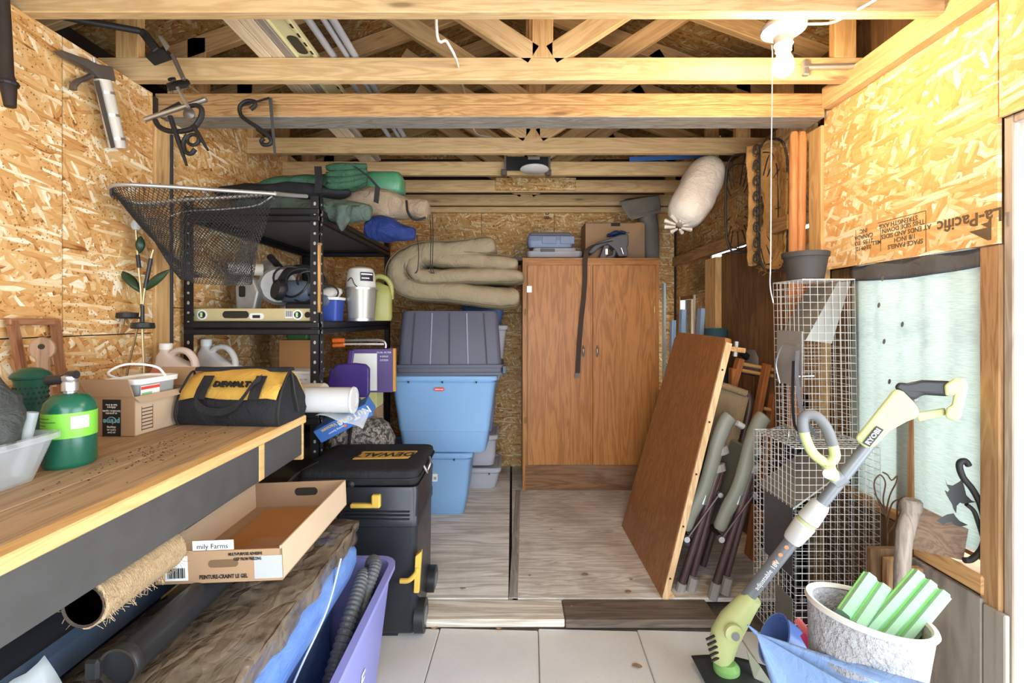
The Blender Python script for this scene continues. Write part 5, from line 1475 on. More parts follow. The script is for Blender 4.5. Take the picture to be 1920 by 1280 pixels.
MB().hexa([W(1246, 1122, 2.10), W(1268, 1122, 2.10), W(1268, 1122, 2.2), W(1246, 1122, 2.2), W(1243, 1098, 2.10), W(1252, 1098, 2.10), W(1252, 1098, 2.2), W(1243, 1098, 2.2)]).build('corner_block', MATS['sill_orange'], lt, world=True)
hb = MB(); hb.box(-0.01, 0.085, -0.01, 0.015, -0.012, 0.010, 0.002, Matrix.Translation(W(1362, 652, 2.13)) @ Matrix.Rotation(R(8), 4, 'Y'))
hb.build('leg_stub', MATS['sill_orange'], lt, world=True)
MB().cyl(W(1378, 668, 2.14), W(1381, 640, 2.14), 0.011, seg=10).build('metal_pin', M_steel, lt, world=True)

# --- folded padded garden chairs
M_pad = plain('grey_green_vinyl', (0.20, 0.20, 0.155), 0.45, var=0.12)
M_tube = plain('brown_tube', (0.085, 0.050, 0.045), 0.35, 0.3, var=0.2)
M_brk = plain('grey_bracket', (0.30, 0.27, 0.25), 0.45, 0.3)
M_ftg = plain('grey_rubber_foot', (0.27, 0.25, 0.23), 0.7)
M_wov = NT('woven_rattan')
v = M_wov.coord((1, 1, 1))
w1 = M_wov.add('ShaderNodeTexWave', wave_type='BANDS', bands_direction='X'); w1.inputs['Scale'].default_value = 60; M_wov.link(v, w1.inputs[0])
w2 = M_wov.add('ShaderNodeTexWave', wave_type='BANDS', bands_direction='Z'); w2.inputs['Scale'].default_value = 60; M_wov.link(v, w2.inputs[0])
ww = M_wov.math('MAXIMUM', w1.outputs['Fac'], w2.outputs['Fac'])
M_wov.bump(ww, 0.6, 0.003)
M_wov = M_wov.done(M_wov.mix(ww, (0.12, 0.075, 0.035), (0.36, 0.25, 0.13)), 0.8)


def garden_chair(label, dx, d, arm=True, back=False):
    o = thing('folding_chair', label, 'chair', W(1285 + dx, 1115, d))
    o['group'] = 'folded chairs behind the table top'
    q = lambda x, y, dd=0.0: W(x + dx, y, d) + Vector((0, dd, 0))
    for s, dd in enumerate((0.0, 0.46)):
        if arm:
            MB().tube(spline([q(1371, 778, dd), q(1360, 792, dd), q(1345, 830, dd), q(1334, 872, dd), q(1318, 920, dd), q(1297, 960, dd), q(1284, 992, dd)], 5), [0.018] + [0.036] * 8 + [0.034] * 8 + [0.032] * 8 + [0.030] * 5 + [0.022], 12, sy=0.8).build('arm_pad', M_pad, o, world=True, smooth=True)
        MB().cyl(q(1347, 880, dd), q(1272, 1112, dd), 0.0165, seg=12).build('leg', M_tube, o, world=True, smooth=True)
        MB().cyl(q(1360, 868, dd + 0.02), q(1296, 1102, dd + 0.02), 0.0165, seg=12).build('leg', M_tube, o, world=True, smooth=True)
        for (a, b) in (((1279, 1092), (1271, 1122)), ((1301, 1082), (1294, 1112))):
            p, p2 = q(*a, dd), q(*b, dd)
            MB().cyl(p, p2, 0.021, 0.023, 10).build('rubber_foot', M_ftg, o, world=True)
        MB().cyl(q(1346, 922, dd - 0.02), q(1284, 1008, dd - 0.02), 0.0055, seg=8).build('brace_rod', M_tube, o, world=True, smooth=True)
        for (a, r_) in (((1346, 924), 0.012), ((1284, 1006), 0.014)):
            p = q(*a, dd - 0.03)
            MB().cyl(p, p + Vector((0, 0.02, 0)), r_, seg=10).build('pivot_bolt', M_steel, o, world=True)
        for (a, b, r_) in (((1352, 852), (1348, 838), 0.040), ((1347, 884), (1344, 870), 0.036)):
            p, p2 = q(*a, dd), q(*b, dd)
            MB().tube([p, p2], r_, 14, sy=0.55).build('hinge_bracket', M_brk, o, world=True, bevel=0.003)
        MB().tube([q(1320, 925, dd - 0.004), q(1315, 942, dd - 0.004)], 0.021, 12).build('silver_band', M_steel, o, world=True)
    for (a) in ((1300, 1020), (1347, 890)):
        MB().cyl(q(*a, 0.0), q(*a, 0.46), 0.010, seg=10).build('cross_tube', M_tube, o, world=True)
    # folded seat sheet between the sides
    a, b = q(1352, 850, 0.02), q(1300, 1010, 0.02)
    MB().hexa([a, b, b + Vector((0, 0.43, 0)), a + Vector((0, 0.43, 0)), *(p + Vector((0.012, 0, 0.006)) for p in (a, b, b + Vector((0, 0.43, 0)), a + Vector((0, 0.43, 0))))]).build('seat_sheet', M_pad, o, world=True)
    return o


garden_chair('folded garden chair with grey-green arm pad right behind the table top', 0, 2.15)
garden_chair('folded garden chair with grey-green arm pad, next to the wire cage', 64, 2.10)
# woven chair behind
wc = thing('woven_chair', 'folded chair with woven tan back and curved brown tube frame', 'chair', W(1330, 1100, 2.35))
q = lambda x, y, dd=0.0: W(x, y, 2.33) + Vector((0, dd, 0))
MB().tube(spline([q(1402, 735), q(1406, 752), q(1402, 780), q(1385, 850), q(1360, 920), q(1318, 1060)], 6), 0.016, 10).build('tube_frame', M_tube, wc, world=True, smooth=True)
MB().tube(spline([q(1334, 726, 0.1), q(1336, 760, 0.1), q(1325, 830, 0.1), q(1290, 1000, 0.1), q(1270, 1062, 0.1)], 6), 0.016, 10).build('tube_frame', M_tube, wc, world=True, smooth=True)
mb = MB(); mb.grid(lambda u, v: W(1338 + 66 * u - 26 * v, 716 + 20 * u + 110 * v, 2.33) + Vector((0, 0.08 * (1 - u) - 0.01 + 0.012 * math.sin(PI * u), 0)), 10, 10)
mb.build('woven_back', M_wov, wc, world=True, smooth=True, solid=0.006)
MB().tube([q(1340, 720, 0.07), q(1372, 728, 0.03), q(1400, 738, -0.005)], 0.018, 10).build('rolled_hem', M_wov, wc, world=True, smooth=True)
MB().cyl(q(1376, 790, -0.03), q(1388, 797, -0.03), 0.015, seg=12).build('end_cap', M_wht, wc, world=True, smooth=True)
# wooden folding stool
M_orw = wood('orange_varnish', (0.40, 0.15, 0.045), (0.26, 0.085, 0.025), 'Z', knots=0.0, rough=0.35)
M_dow = wood('pale_dowel_x', (0.52, 0.30, 0.11), (0.38, 0.20, 0.06), 'X', knots=0.0)
ws_ = thing('wooden_stool', 'folded orange varnished wooden stool with dowel rungs beside the cage', 'stool', W(1400, 960, 2.5))


def bar(p, q_, w, t_, mat, nm, root, up=(0, -1, 0)):
    M = frame(p, Vector(q_) - Vector(p), up)
    L_ = (Vector(q_) - Vector(p)).length
    M2 = M @ Matrix.Rotation(R(90), 4, 'Y')
    o = MB().box(-t_ / 2, t_ / 2, -w / 2, w / 2, 0, L_, 0.003).build(nm, mat, root)
    o.matrix_basis = parent_matrix(root).inverted() @ M2
    return o


bar(W(1352, 800, 2.5), W(1388, 672, 2.5), 0.03, 0.05, M_orw, 'rail', ws_)
bar(W(1400, 880, 2.5), W(1438, 682, 2.46), 0.03, 0.045, M_orw, 'rail', ws_)
bar(W(1428, 900, 2.5), W(1458, 700, 2.5), 0.03, 0.05, M_orw, 'rail', ws_)
bar(W(1370, 960, 2.5), W(1374, 690, 2.5), 0.03, 0.04, M_orw, 'rail', ws_)
for (a, b) in (((1392, 682), (1456, 694)), ((1390, 694), (1456, 706)), ((1430, 765), (1452, 770))):
    MB().cyl(W(*a, 2.49), W(*b, 2.49), 0.010, seg=10).build('rung', M_dow, ws_, world=True, smooth=True)
# lower wood boards standing behind the chairs
for k, (a, b, lab) in enumerate([((1398, 1100), (1420, 950), 'orange plank standing behind the folded chairs'), ((1440, 1110), (1452, 900), 'dark plank standing between the chairs and the cage')]):
    o = thing('plank', lab, 'plank', W(a[0], a[1], 2.45))
    bar(W(*a, 2.45), W(*b, 2.45), 0.02, 0.09, M_orw if k == 0 else M_barn, 'plank_body', o)
# teal roll
tr_o = thing('teal_roll', 'dark teal foam roll standing behind the table top', 'roll', (W(1342, 0, 3.0).x, 3.0, 0.001))
MB().cyl((0, 0, 0), (0, 0, 1.185), 0.068, 0.068, 28).build('roll_body', plain('teal_foam', (0.025, 0.075, 0.10), 0.8, var=0.3), tr_o, smooth=True)
MB().tube([(0.045 * (1 - k / 40) * math.cos(k * 0.5), 0.045 * (1 - k / 40) * math.sin(k * 0.5), 1.186) for k in range(36)], 0.003, 5).build('spiral_edge', plain('teal_light', (0.12, 0.22, 0.22), 0.8), tr_o)
# blue foam strips by the window
for k, (a, b, w_) in enumerate([((1265, 700), (1280, 580), 0.06), ((1285, 690), (1315, 578), 0.075), ((1258, 690), (1262, 600), 0.05)]):
    o = thing('foam_strip', ['pale blue foam strip upright in front of the small window', 'wide pale blue grooved foam strip slanting across the small window', 'narrow pale blue foam strip at the cupboard side of the window'][k], 'foam strip', W(a[0], a[1], 3.3))
    M_fb = plain('pale_blue_foam', (0.30, 0.46, 0.68), 0.6)
    pA_ = W(a[0], a[1], 3.3); pB_ = W(*b, 3.3)
    pA_ = pB_ + (pA_ - pB_) * ((pB_.z - 0.01) / (pB_.z - pA_.z)); pA_.x = (1.17, 1.25, 1.11)[k]
    bar(pA_, pB_, 0.03, w_, M_fb, 'foam_body', o)
    pa, pb = pA_ + Vector((0, -0.018, 0)), pB_ + Vector((0, -0.018, 0))
    bar(pa, pb, 0.008, w_ * 0.35, plain('blue_foam_groove', (0.18, 0.30, 0.50), 0.6), 'groove', o)
o = MB().box(W(1243, 0, 3.6).x, W(1247, 0, 3.6).x, 3.58, 3.62, 0.002, 1.52).build('pale_strip', plain('pale_blue_trim', (0.45, 0.58, 0.62), 0.5))
tag(o, 'thin pale blue strip standing beside the cupboard', 'strip')
# grey kettle-like pot behind the stool
kp = thing('grey_pot', 'grey metal pot resting behind the wooden stool', 'pot', (W(1428, 0, 2.7).x, 2.72, 0.93))
MB().lathe([(0, 0), (0.09, 0), (0.105, 0.03), (0.10, 0.10), (0.07, 0.14), (0, 0.15)], 24).build('pot_body', plain('pot_grey', (0.15, 0.14, 0.13), 0.5, 0.3), kp, smooth=True)
MB().cyl((-0.09, -0.03, 0.10), (-0.14, -0.05, 0.13), 0.022, 0.016, 12).build('spout', M_blk, kp, smooth=True)
o = part('side_crate', M_barn, None, W(1400, 0, 2.7).x, 1.36, 2.62, 2.90, 0.002, 0.928, bevel=0.003)
tag(o, 'tall dark wooden crate under the grey pot', 'crate')


# --- live traps (wire cages) standing on end
def cage(label, x0, x1, y0, y1, z0, z1, sp, r, base, tilt=0.0):
    M_wire = MATS.get('cage_wire') or plain('cage_wire', (0.66, 0.66, 0.63), 0.45, 0.3, var=0.12)
    o = thing('wire_trap', label, 'animal trap', (x0, y0, z0), (0, 0, 0))
    w, d, h = x1 - x0, y1 - y0, z1 - z0

    def wires(nm, axis, k):
        mb = MB()
        if axis == 'x':      # face spanning x and z at y = k
            n = max(2, round(w / sp)); m = round(h / sp)
            for i in range(n + 1):
                mb.tube([(w * i / n, k, 0), (w * i / n + tilt * h, k, h)], r, 4)
            for j in range(m + 1):
                mb.tube([(tilt * h * j / m, k, h * j / m), (w + tilt * h * j / m, k, h * j / m)], r, 4)
        elif axis == 'y':    # face spanning y and z at x = k
            n = max(2, round(d / sp)); m = round(h / sp)
            for i in range(n + 1):
                mb.tube([(k, d * i / n, 0), (k + tilt * h, d * i / n, h)], r, 4)
            for j in range(m + 1):
                mb.tube([(k + tilt * h * j / m, 0, h * j / m), (k + tilt * h * j / m, d, h * j / m)], r, 4)
        else:
            n = round(w / sp); m = round(d / sp)
            for i in range(n + 1):
                mb.tube([(w * i / n + tilt * k, 0, k), (w * i / n + tilt * k, d, k)], r, 4)
            for j in range(m + 1):
                mb.tube([(tilt * k, d * j / m, k), (w + tilt * k, d * j / m, k)], r, 4)
        ob = mb.build(nm, M_wire, o)
        ob['kind'] = 'stuff'
        return ob
    wires('wire_face', 'x', 0.0); wires('wire_face', 'x', d)
    wires('wire_face', 'y', 0.0); wires('wire_face', 'y', w)
    wires('wire_end', 'z', h)
    fr = MB()
    ring = [(tilt * h, 0, h), (w + tilt * h, 0, h), (w + tilt * h, d, h), (tilt * h, d, h)]
    fr.tube(ring, r * 2, 6, closed=True)
    fr.build('frame_wire', M_wire, o)
    return o, w, d, h


M_sheet = plain('trap_sheet', (0.34, 0.33, 0.30), 0.45, 0.6, var=0.2)
lo, w, d, h = cage('large galvanised wire trap standing on end on the floor', 1.03, 1.34, 1.70, 1.99, 0.002, 0.778, 0.0268, 0.00115, 0)
MB().hexa([(0.005, 0.02, h * 0.70), (0.005, d - 0.02, h * 0.70), (w - 0.02, d - 0.02, h * 0.97), (w - 0.02, 0.02, h * 0.97), (0.005, 0.02, h * 0.71), (0.005, d - 0.02, h * 0.71), (w - 0.02, d - 0.02, h * 0.98), (w - 0.02, 0.02, h * 0.98)]).build('trap_door', M_sheet, lo)
part('side_plate', plain('dark_plate', (0.10, 0.095, 0.095), 0.5, 0.2), lo, -0.003, -0.0015, 0.01, 0.20, 0.30, 0.55)
part('side_plate', M_sheet, lo, -0.003, -0.0015, 0.01, 0.12, 0.10, 0.22)
MB().tube(spline([(0.0, 0.05, h + 0.004), (0.0, 0.04, h + 0.05), (0.02, 0.10, h + 0.06), (0.01, 0.2, h + 0.02)], 5), 0.0025, 6).build('latch_wire', M_steel, lo)
hi, w, d, h = cage('smaller galvanised wire trap stacked upright on the larger one', 1.125, 1.325, 1.79, 1.99, 0.786, 1.40, 0.0295, 0.00115, 1, tilt=-0.02)
MB().hexa([(0.0, 0.0, h * 0.62), (0.10, 0.0, h * 0.60), (0.10, d - 0.02, h * 0.62), (0.0, d - 0.02, h * 0.62), (0.13, 0.01, h * 0.985), (w - 0.02, 0.01, h * 0.99), (w - 0.02, d - 0.02, h * 0.99), (0.13, d - 0.02, h * 0.985)]).build('trap_door', M_sheet, hi)
part('side_plate', plain('light_plate', (0.42, 0.41, 0.39), 0.4, 0.5), hi, -0.014, -0.011, 0.0, d - 0.03, 0.20, 0.415)
MB().tube(spline([(-0.02, 0.03, 0.36), (-0.04, 0.08, 0.36), (-0.045, 0.12, 0.28), (-0.03, 0.12, 0.20)], 5), 0.003, 6).build('handle_wire', M_steel, hi)
MB().tube([(-0.03, 0.02, 0.24), (0.03, -0.004, 0.245)], 0.0035, 6).build('latch_rod', M_steel, hi)
strap(spline([(-0.03, 0.0, 0.34), (-0.04, -0.01, 0.26), (-0.03, -0.015, 0.14), (-0.01, -0.02, 0.08), (0.02, -0.03, 0.02)], 5), 0.013, 0.003, (0.8, -0.5, 0.1)).build('webbing_strap', plain('grey_webbing', (0.11, 0.115, 0.13), 0.7), hi)
strap(spline([(-0.035, 0.02, 0.30), (-0.05, 0.0, 0.15), (-0.04, 0.0, 0.05), (-0.02, -0.03, 0.02)], 5), 0.010, 0.003, (0.5, -0.8, 0.1)).build('webbing_strap', M_blkf, hi)
part('blue_clip', plain('blue_clip', (0.10, 0.16, 0.42), 0.4), hi, -0.05, -0.03, -0.045, -0.035, 0.0, 0.04, bevel=0.003)
# plant pot on the upper trap
pp = thing('plant_pot', 'black plastic plant pot sitting on the upper wire trap', 'plant pot', (W(1513, 0, 1.86).x, 1.87, 1.404))
MB().lathe([(0, 0.002), (0.064, 0.002), (0.078, 0.088), (0.083, 0.09), (0.085, 0.108), (0.080, 0.110), (0.075, 0.09), (0.060, 0.008), (0, 0.008)], 32).build('pot_wall', plain('pot_black', (0.055, 0.05, 0.045), 0.65, var=0.3), pp, smooth=True, angle=30)

# --- string trimmer leaning on the wall
dT = lambda px: 1.64 - (px - 1390) / 425.0 * 0.27
T = lambda px, py, dd=0.0: W(px, py, dT(px) + dd)
M_lim = plain('pale_lime_plastic', (0.52, 0.56, 0.24), 0.4, var=0.05)
M_lgr = plain('shaft_grey', (0.20, 0.21, 0.22), 0.35, 0.2, var=0.06)
M_col = plain('coupler_grey', (0.55, 0.54, 0.50), 0.4)
tm = thing('string_trimmer', 'pale lime and grey cordless string trimmer leaning against the wall by the wire traps', 'trimmer', T(1375, 1275))
MB().cyl(T(1385, 1140), T(1500, 995), 0.0215, 0.0215, 18).build('lower_shaft', M_lgr, tm, world=True, smooth=True)
MB().cyl(T(1500, 995), T(1645, 812), 0.0185, 0.0185, 18).build('upper_shaft', M_lgr, tm, world=True, smooth=True)
a_, b_ = T(1484, 1014), T(1541, 942)
MB().tube([a_, a_ + (b_ - a_) * 0.08, a_ + (b_ - a_) * 0.45, a_ + (b_ - a_) * 0.47, a_ + (b_ - a_) * 0.53, a_ + (b_ - a_) * 0.55, a_ + (b_ - a_) * 0.92, b_], [0.026, 0.030, 0.034, 0.029, 0.029, 0.034, 0.029, 0.024], 20).build('coupler', M_col, tm, world=True, smooth=True, angle=30)
MB().tube([a_ + (b_ - a_) * 0.475, a_ + (b_ - a_) * 0.525], 0.031, 20).build('coupler_ring', M_lim, tm, world=True, smooth=True)
# shaft lettering
ax = (T(1485, 1014) - T(1400, 1122)).normalized()
side = Vector((-0.25, -1, 0.1)); side = (side - ax * side.dot(ax)).normalized()
up2 = side.cross(ax)
mid_ = T(1438, 1073) + side * 0.0222
text('shaft_print', 'adjustable 18V', 0.022, M_wht, tm, frame(mid_ + up2 * 0.004, -ax, side) @ Matrix.Rotation(PI, 4, 'Z'), 0.0004, world=True)
for k in range(3):
    p = T(1452 + 11 * k, 1049 - 14 * k) + side * 0.0222 + up2 * 0.004
    MB().lathe([(0, 0), (0.007, 0), (0.007, 0.0006), (0, 0.0006)], 12, frame(p, ax, side)).build('shaft_print', plain('orange_icon', (0.6, 0.25, 0.1), 0.5), tm, world=True)
# motor head
MB().tube([T(1412, 1118), T(1398, 1134), T(1374, 1166), T(1360, 1190), T(1352, 1222), T(1350, 1238)], [0.030, 0.036, 0.046, 0.048, 0.044, 0.030], 18).build('motor_head', M_lim, tm, world=True, smooth=True)
pv = T(1374, 1186, -0.05)
MB().lathe([(0, 0), (0.030, 0), (0.030, 0.012), (0.022, 0.016), (0, 0.016)], 20, frame(pv, (1, 0, 0.1), (0, -1, 0.1))).build('pivot_boss', M_lim, tm, world=True, smooth=True, angle=30)
MB().lathe([(0, 0), (0.014, 0), (0.014, 0.006), (0, 0.006)], 14, frame(pv + Vector((0, -0.016, 0)), (1, 0, 0.1), (0, -1, 0.1))).build('pivot_cap', M_steel, tm, world=True, smooth=True)
for k in range(5):
    p = T(1332 + 2.5 * k, 1195 + 10 * k, -0.04)
    MB().box(-0.017, 0.017, -0.004, 0.004, -0.003, 0.003, 0.001, Matrix.Translation(p) @ Matrix.Rotation(R(-25), 4, 'Y')).build('vent_slot', M_blk, tm, world=True)
MB().lathe([(0, 0), (0.034, 0), (0.044, 0.012), (0.044, 0.03), (0.03, 0.045), (0, 0.045)], 22, Matrix.Translation(T(1362, 1258, 0.0) + Vector((0, 0, -0.01)))).build('spool', plain('bright_green', (0.22, 0.42, 0.12), 0.4), tm, world=True, smooth=True)
# guard
gc = T(1375, 1262)
mb = MB()
mb.grid(lambda u, v: gc + Vector(((-0.11 + 0.25 * u), -0.09 + 0.19 * v - 0.05 * u, -0.012 + 0.018 * math.sin(PI * u))), 12, 8)
mb.build('guard', plain('guard_black', (0.03, 0.035, 0.035), 0.45), tm, world=True, smooth=True, solid=0.006)
MB().hexa([gc + Vector((0.06, -0.03, 0.0)), gc + Vector((0.11, -0.06, 0.0)), gc + Vector((0.11, -0.05, 0.0)), gc + Vector((0.06, -0.02, 0.0)), gc + Vector((0.04, -0.02, 0.09)), gc + Vector((0.07, -0.05, 0.06)), gc + Vector((0.07, -0.04, 0.06)), gc + Vector((0.04, -0.01, 0.09))]).build('guard_label', plain('pale_sticker', (0.45, 0.46, 0.35), 0.6), tm, world=True)
# auxiliary loop handle
lp = [(1548, 868), (1525, 850), (1510, 820), (1505, 790), (1512, 778), (1530, 780), (1548, 800), (1560, 830), (1565, 856), (1550, 872)]
path = spline([T(x, y, -0.03) for x, y in lp], 6)
MB().tube(path, 0.016, 12, sy=0.8).build('loop_handle', M_lim, tm, world=True, smooth=True)
MB().tube(path[14:44], 0.0175, 12, sy=0.85).build('soft_grip', plain('grip_grey', (0.17, 0.17, 0.17), 0.6), tm, world=True, smooth=True)
MB().tube(spline([T(1552, 868, -0.03), T(1556, 882, -0.02), T(1570, 900, 0.0)], 5), 0.020, 12).build('loop_clamp', M_lim, tm, world=True, smooth=True)
MB().cyl(T(1553, 888, -0.045), T(1556, 890, -0.02), 0.016, seg=14).build('clamp_knob', M_col, tm, world=True, smooth=True)
MB().tube([T(1562, 902), T(1582, 890)], 0.027, 16).build('clamp_collar', M_lgr, tm, world=True, smooth=True)


# rear body: outline in a plane that follows the shaft
def tprism(pts, th, mat, nm, root=tm, dd=0.0, bevel=0.006):
    a = [T(x, y, dd - th / 2) for x, y in pts]; b = [T(x, y, dd + th / 2) for x, y in pts]
    return MB().rings([a, b]).build(nm, mat, root, world=True, bevel=bevel, bseg=3)


tprism([(1602, 822), (1622, 840), (1640, 838), (1668, 808), (1700, 790), (1722, 782), (1724, 768), (1712, 752), (1694, 734), (1680, 728), (1672, 734)], 0.060, M_lim, 'rear_body', bevel=0.010)
tprism([(1716, 774), (1772, 764), (1774, 778), (1722, 790)], 0.030, M_lim, 'lower_bar')
tprism([(1770, 722), (1790, 708), (1808, 709), (1816, 722), (1802, 784), (1790, 790), (1772, 782), (1774, 764), (1784, 760), (1788, 740), (1772, 742)], 0.062, M_lim, 'battery_foot', bevel=0.008)
tprism([(1676, 727), (1684, 716), (1700, 718), (1728, 712), (1784, 714), (1788, 738), (1776, 743), (1730, 740), (1718, 748), (1706, 750), (1690, 736)], 0.044, M_blk, 'grip', bevel=0.010)
tprism([(1712, 744), (1724, 742), (1722, 752), (1714, 754)], 0.020, M_lgr, 'trigger', bevel=0.002)
pc_ = T(1637, 818, -0.0325)
exs = (T(1655, 798, -0.0325) - T(1624, 836, -0.0325)).normalized()
nrm = exs.cross(Vector((0.6, 0, -0.8))); nrm = nrm if nrm.y < 0 else -nrm
bp = MB().box(-0.034, 0.034, -0.0115, 0.0115, -0.0006, 0.0008, 0, frame(pc_, exs, nrm)).build('badge', M_blk, tm, world=True)
text('badge_print', 'RYOBI', 0.0205, M_wht, bp, frame(pc_ + nrm.normalized() * 0.0012, exs, nrm), 0.0004, True, world=True)

# --- stone-look planter with green foam
t = NT('rough_stone')
v = t.coord()
nn = t.noise(v, 55, 4, 0.65)
t.bump(nn, 1.0, 0.02)
M_stone = t.done(t.mix(nn, (0.24, 0.24, 0.26), (0.60, 0.59, 0.58)), 0.8)
rimc = W(1628, 1146, 1.22); axs = Vector((0.13, 0.075, 0.985)).normalized()
pot = thing('stone_planter', 'large rough grey stone-look planter tipped to one side', 'planter', rimc - axs * 0.50)
Mp = frame(rimc - axs * 0.47, Vector((1, 0, -0.13)), axs)
MB().lathe([(0.0, -0.045), (0.085, -0.045), (0.100, -0.02), (0.112, 0.20), (0.127, 0.38), (0.134, 0.455), (0.138, 0.47), (0.130, 0.474), (0.120, 0.46), (0.102, 0.20), (0.09, 0.04), (0, 0.035)], 44, Mp).build('planter_wall', M_stone, pot, world=True, smooth=True, angle=180)
MB().lathe([(0.138, 0.464), (0.142, 0.470), (0.138, 0.478), (0.129, 0.477), (0.124, 0.470)], 44, Mp, cap0=False, cap1=False).build('rim', plain('planter_rim', (0.62, 0.60, 0.54), 0.8), pot, world=True, smooth=True)
M_mint = plain('mint_foam', (0.29, 0.50, 0.31), 0.8, var=0.1, nscale=60, bump=0.3)
M_gstr = plain('green_foam_stripe', (0.18, 0.46, 0.10), 0.8, var=0.2, nscale=40)


def foam(label, p, q_, w_, th, stripes):
    o = thing('foam_bar', label, 'foam')
    M = frame(p, Vector(q_) - Vector(p), (-0.35, -0.75, 0.55))
    o.matrix_basis = M
    L_ = (Vector(q_) - Vector(p)).length
    prof = []
    n = stripes
    for i in range(n):
        y0 = -w_ / 2 + w_ * i / n; y1 = -w_ / 2 + w_ * (i + 1) / n; g = w_ / n * 0.30
        prof += [(y0, th * 0.74), (y0 + g * 0.4, th * 0.74), (y0 + g, th), (y1 - g * 0.6, th), (y1, th * 0.74)]
    prof = [(-w_ / 2, 0)] + prof + [(w_ / 2, 0)]
    MB().rings([[Vector((x, y, z)) for y, z in prof] for x in (0.0, L_)]).build('foam_body', M_mint, o)
    for i in range(n):
        yc = -w_ / 2 + w_ * (i + (1 if i < n - 1 else 0.995)) / n
        MB().box(0.001, L_ - 0.001, yc - w_ * 0.055, yc + w_ * 0.055, th * 0.70, th * 0.765, 0.001).build('stripe', M_gstr, o)
    return o


foam('wide mint foam block with green grooves leaning out of the planter', W(1640, 1215, 1.215), W(1738, 1100, 1.27), 0.088, 0.05, 3)
foam('shorter mint foam block with a green groove inside the planter', W(1590, 1170, 1.25), W(1640, 1098, 1.30), 0.07, 0.045, 2)

# --- pale blue umbrella and toys at the bottom
M_ltb = fabric('light_blue_nylon', (0.26, 0.40, 0.66), 900, 0.1, 0.6, 0.4)
um = thing('beach_umbrella', 'folded pale blue beach umbrella lying in front of the planter', 'umbrella', W(1470, 1290, 1.2))
tip = W(1418, 1186, 1.32)
mb = MB()


def umf(u, v):
    e = W(1460 + 300 * v, 1345 - 78 * v + 20 * math.sin(9 * v), 1.22 - 0.22 * v)
    p = tip + (e - tip) * u
    return p + Vector((0, -0.03 * math.sin(v * 16) * u, 0.03 * math.cos(v * 16) * u * (1 - 0.4 * u)))


mb.grid(umf, 16, 30)
mb.build('canopy', M_ltb, um, world=True, smooth=True, solid=0.002, angle=180)
mb = MB()
mb.grid(lambda u, v: tip + (W(1480 - 14 * v, 1340, 1.27 + 0.12 * v) - tip) * u, 10, 6)
mb.build('canopy_side', M_ltb, um, world=True, smooth=True, solid=0.002)
MB().cyl(tip, tip + (tip - W(1500, 1260, 1.3)).normalized() * 0.03, 0.006, 0.002, 8).build('ferrule', plain('ferrule_blue', (0.12, 0.2, 0.4), 0.4), um, world=True)
M_bpl = plain('blue_toy', (0.10, 0.19, 0.50), 0.25)
ty = thing('beach_pail', 'translucent blue beach pail lying behind the blue umbrella', 'pail', W(1500, 1225, 1.42))
MB().lathe([(0.0, 0), (0.055, 0), (0.075, 0.13), (0.080, 0.135), (0.074, 0.136), (0.054, 0.006), (0, 0.006)], 26, frame(W(1528, 1245, 1.45), (0.2, 1, 0), (-0.85, -0.1, 0.45))).build('pail_wall', M_bpl, ty, world=True, smooth=True, angle=30)
tk = thing('toy_spade', 'bright pink plastic toy spade wedged beside the planter', 'toy')
tk.matrix_basis = frame(W(1520, 1195, 1.36), W(1562, 1250, 1.30) - W(1520, 1195, 1.36), (-0.3, -1, 0.4))
MB().prism([(-0.015, -0.022), (0.03, -0.03), (0.11, 0.0), (0.03, 0.03), (-0.015, 0.022)], 0.012, Matrix.Rotation(R(90), 4, 'X')).build('blade', plain('magenta_plastic', (0.70, 0.05, 0.26), 0.35), tk, bevel=0.003)
MB().cyl((-0.05, 0, 0), (0.0, 0, 0.004), 0.011, seg=10).build('grip', plain('coral_plastic', (0.80, 0.20, 0.22), 0.4), tk, smooth=True)

# --- odds and ends under the cloth window
lg = thing('axe_handle', 'weathered grey wooden post standing beside the plank crate', 'wooden post', W(1695, 1100, 1.48))
MB().tube(spline([W(1690, 1150, 1.46), W(1692, 1060, 1.48), W(1697, 1000, 1.49), W(1708, 960, 1.50), W(1710, 936, 1.50)], 5), [0.024] * 10 + [0.026] * 6 + [0.030] * 4 + [0.024], 14, sy=0.8).build('post_body', wood('weathered_handle', (0.33, 0.27, 0.22), (0.2, 0.15, 0.12), 'Z', knots=0.2), lg, world=True, smooth=True)
pkc = thing('plank_crate', 'short brown boards stacked behind the weathered post', 'boards', (1.26, 1.53, -0.04))
part('board', MATS['stud_brown'], pkc, -0.03, 0.03, -0.0, 0.025, 0, 0.50, bevel=0.003)
part('board', M_barn, pkc, -0.06, 0.06, 0.03, 0.055, 0, 0.52, bevel=0.003)
part('board', MATS['stud_brown'], pkc, 0.035, 0.09, 0.0, 0.025, 0, 0.47, bevel=0.003)
wp = thing('warped_board', 'dark brown warped board propped on the sill below the cloth', 'board', W(1760, 1000, 1.47))
MB().hexa([W(1706, 1028, 1.50), W(1806, 1050, 1.42), W(1806, 1050, 1.44), W(1706, 1028, 1.52), W(1718, 945, 1.50), W(1816, 992, 1.42), W(1816, 992, 1.44), W(1718, 945, 1.52)]).build('board_body', wood('warped_wood', (0.24, 0.15, 0.095), (0.14, 0.08, 0.045), 'X', knots=0.2), wp, world=True)
M_iron = plain('black_iron', (0.022, 0.021, 0.02), 0.55, 0.3, var=0.3)
ca = thing('cat_hook', 'black cast iron cat silhouette bracket with a long curled tail by the cloth', 'ornament', W(1850, 1050, 1.39))
CDp = 1.385
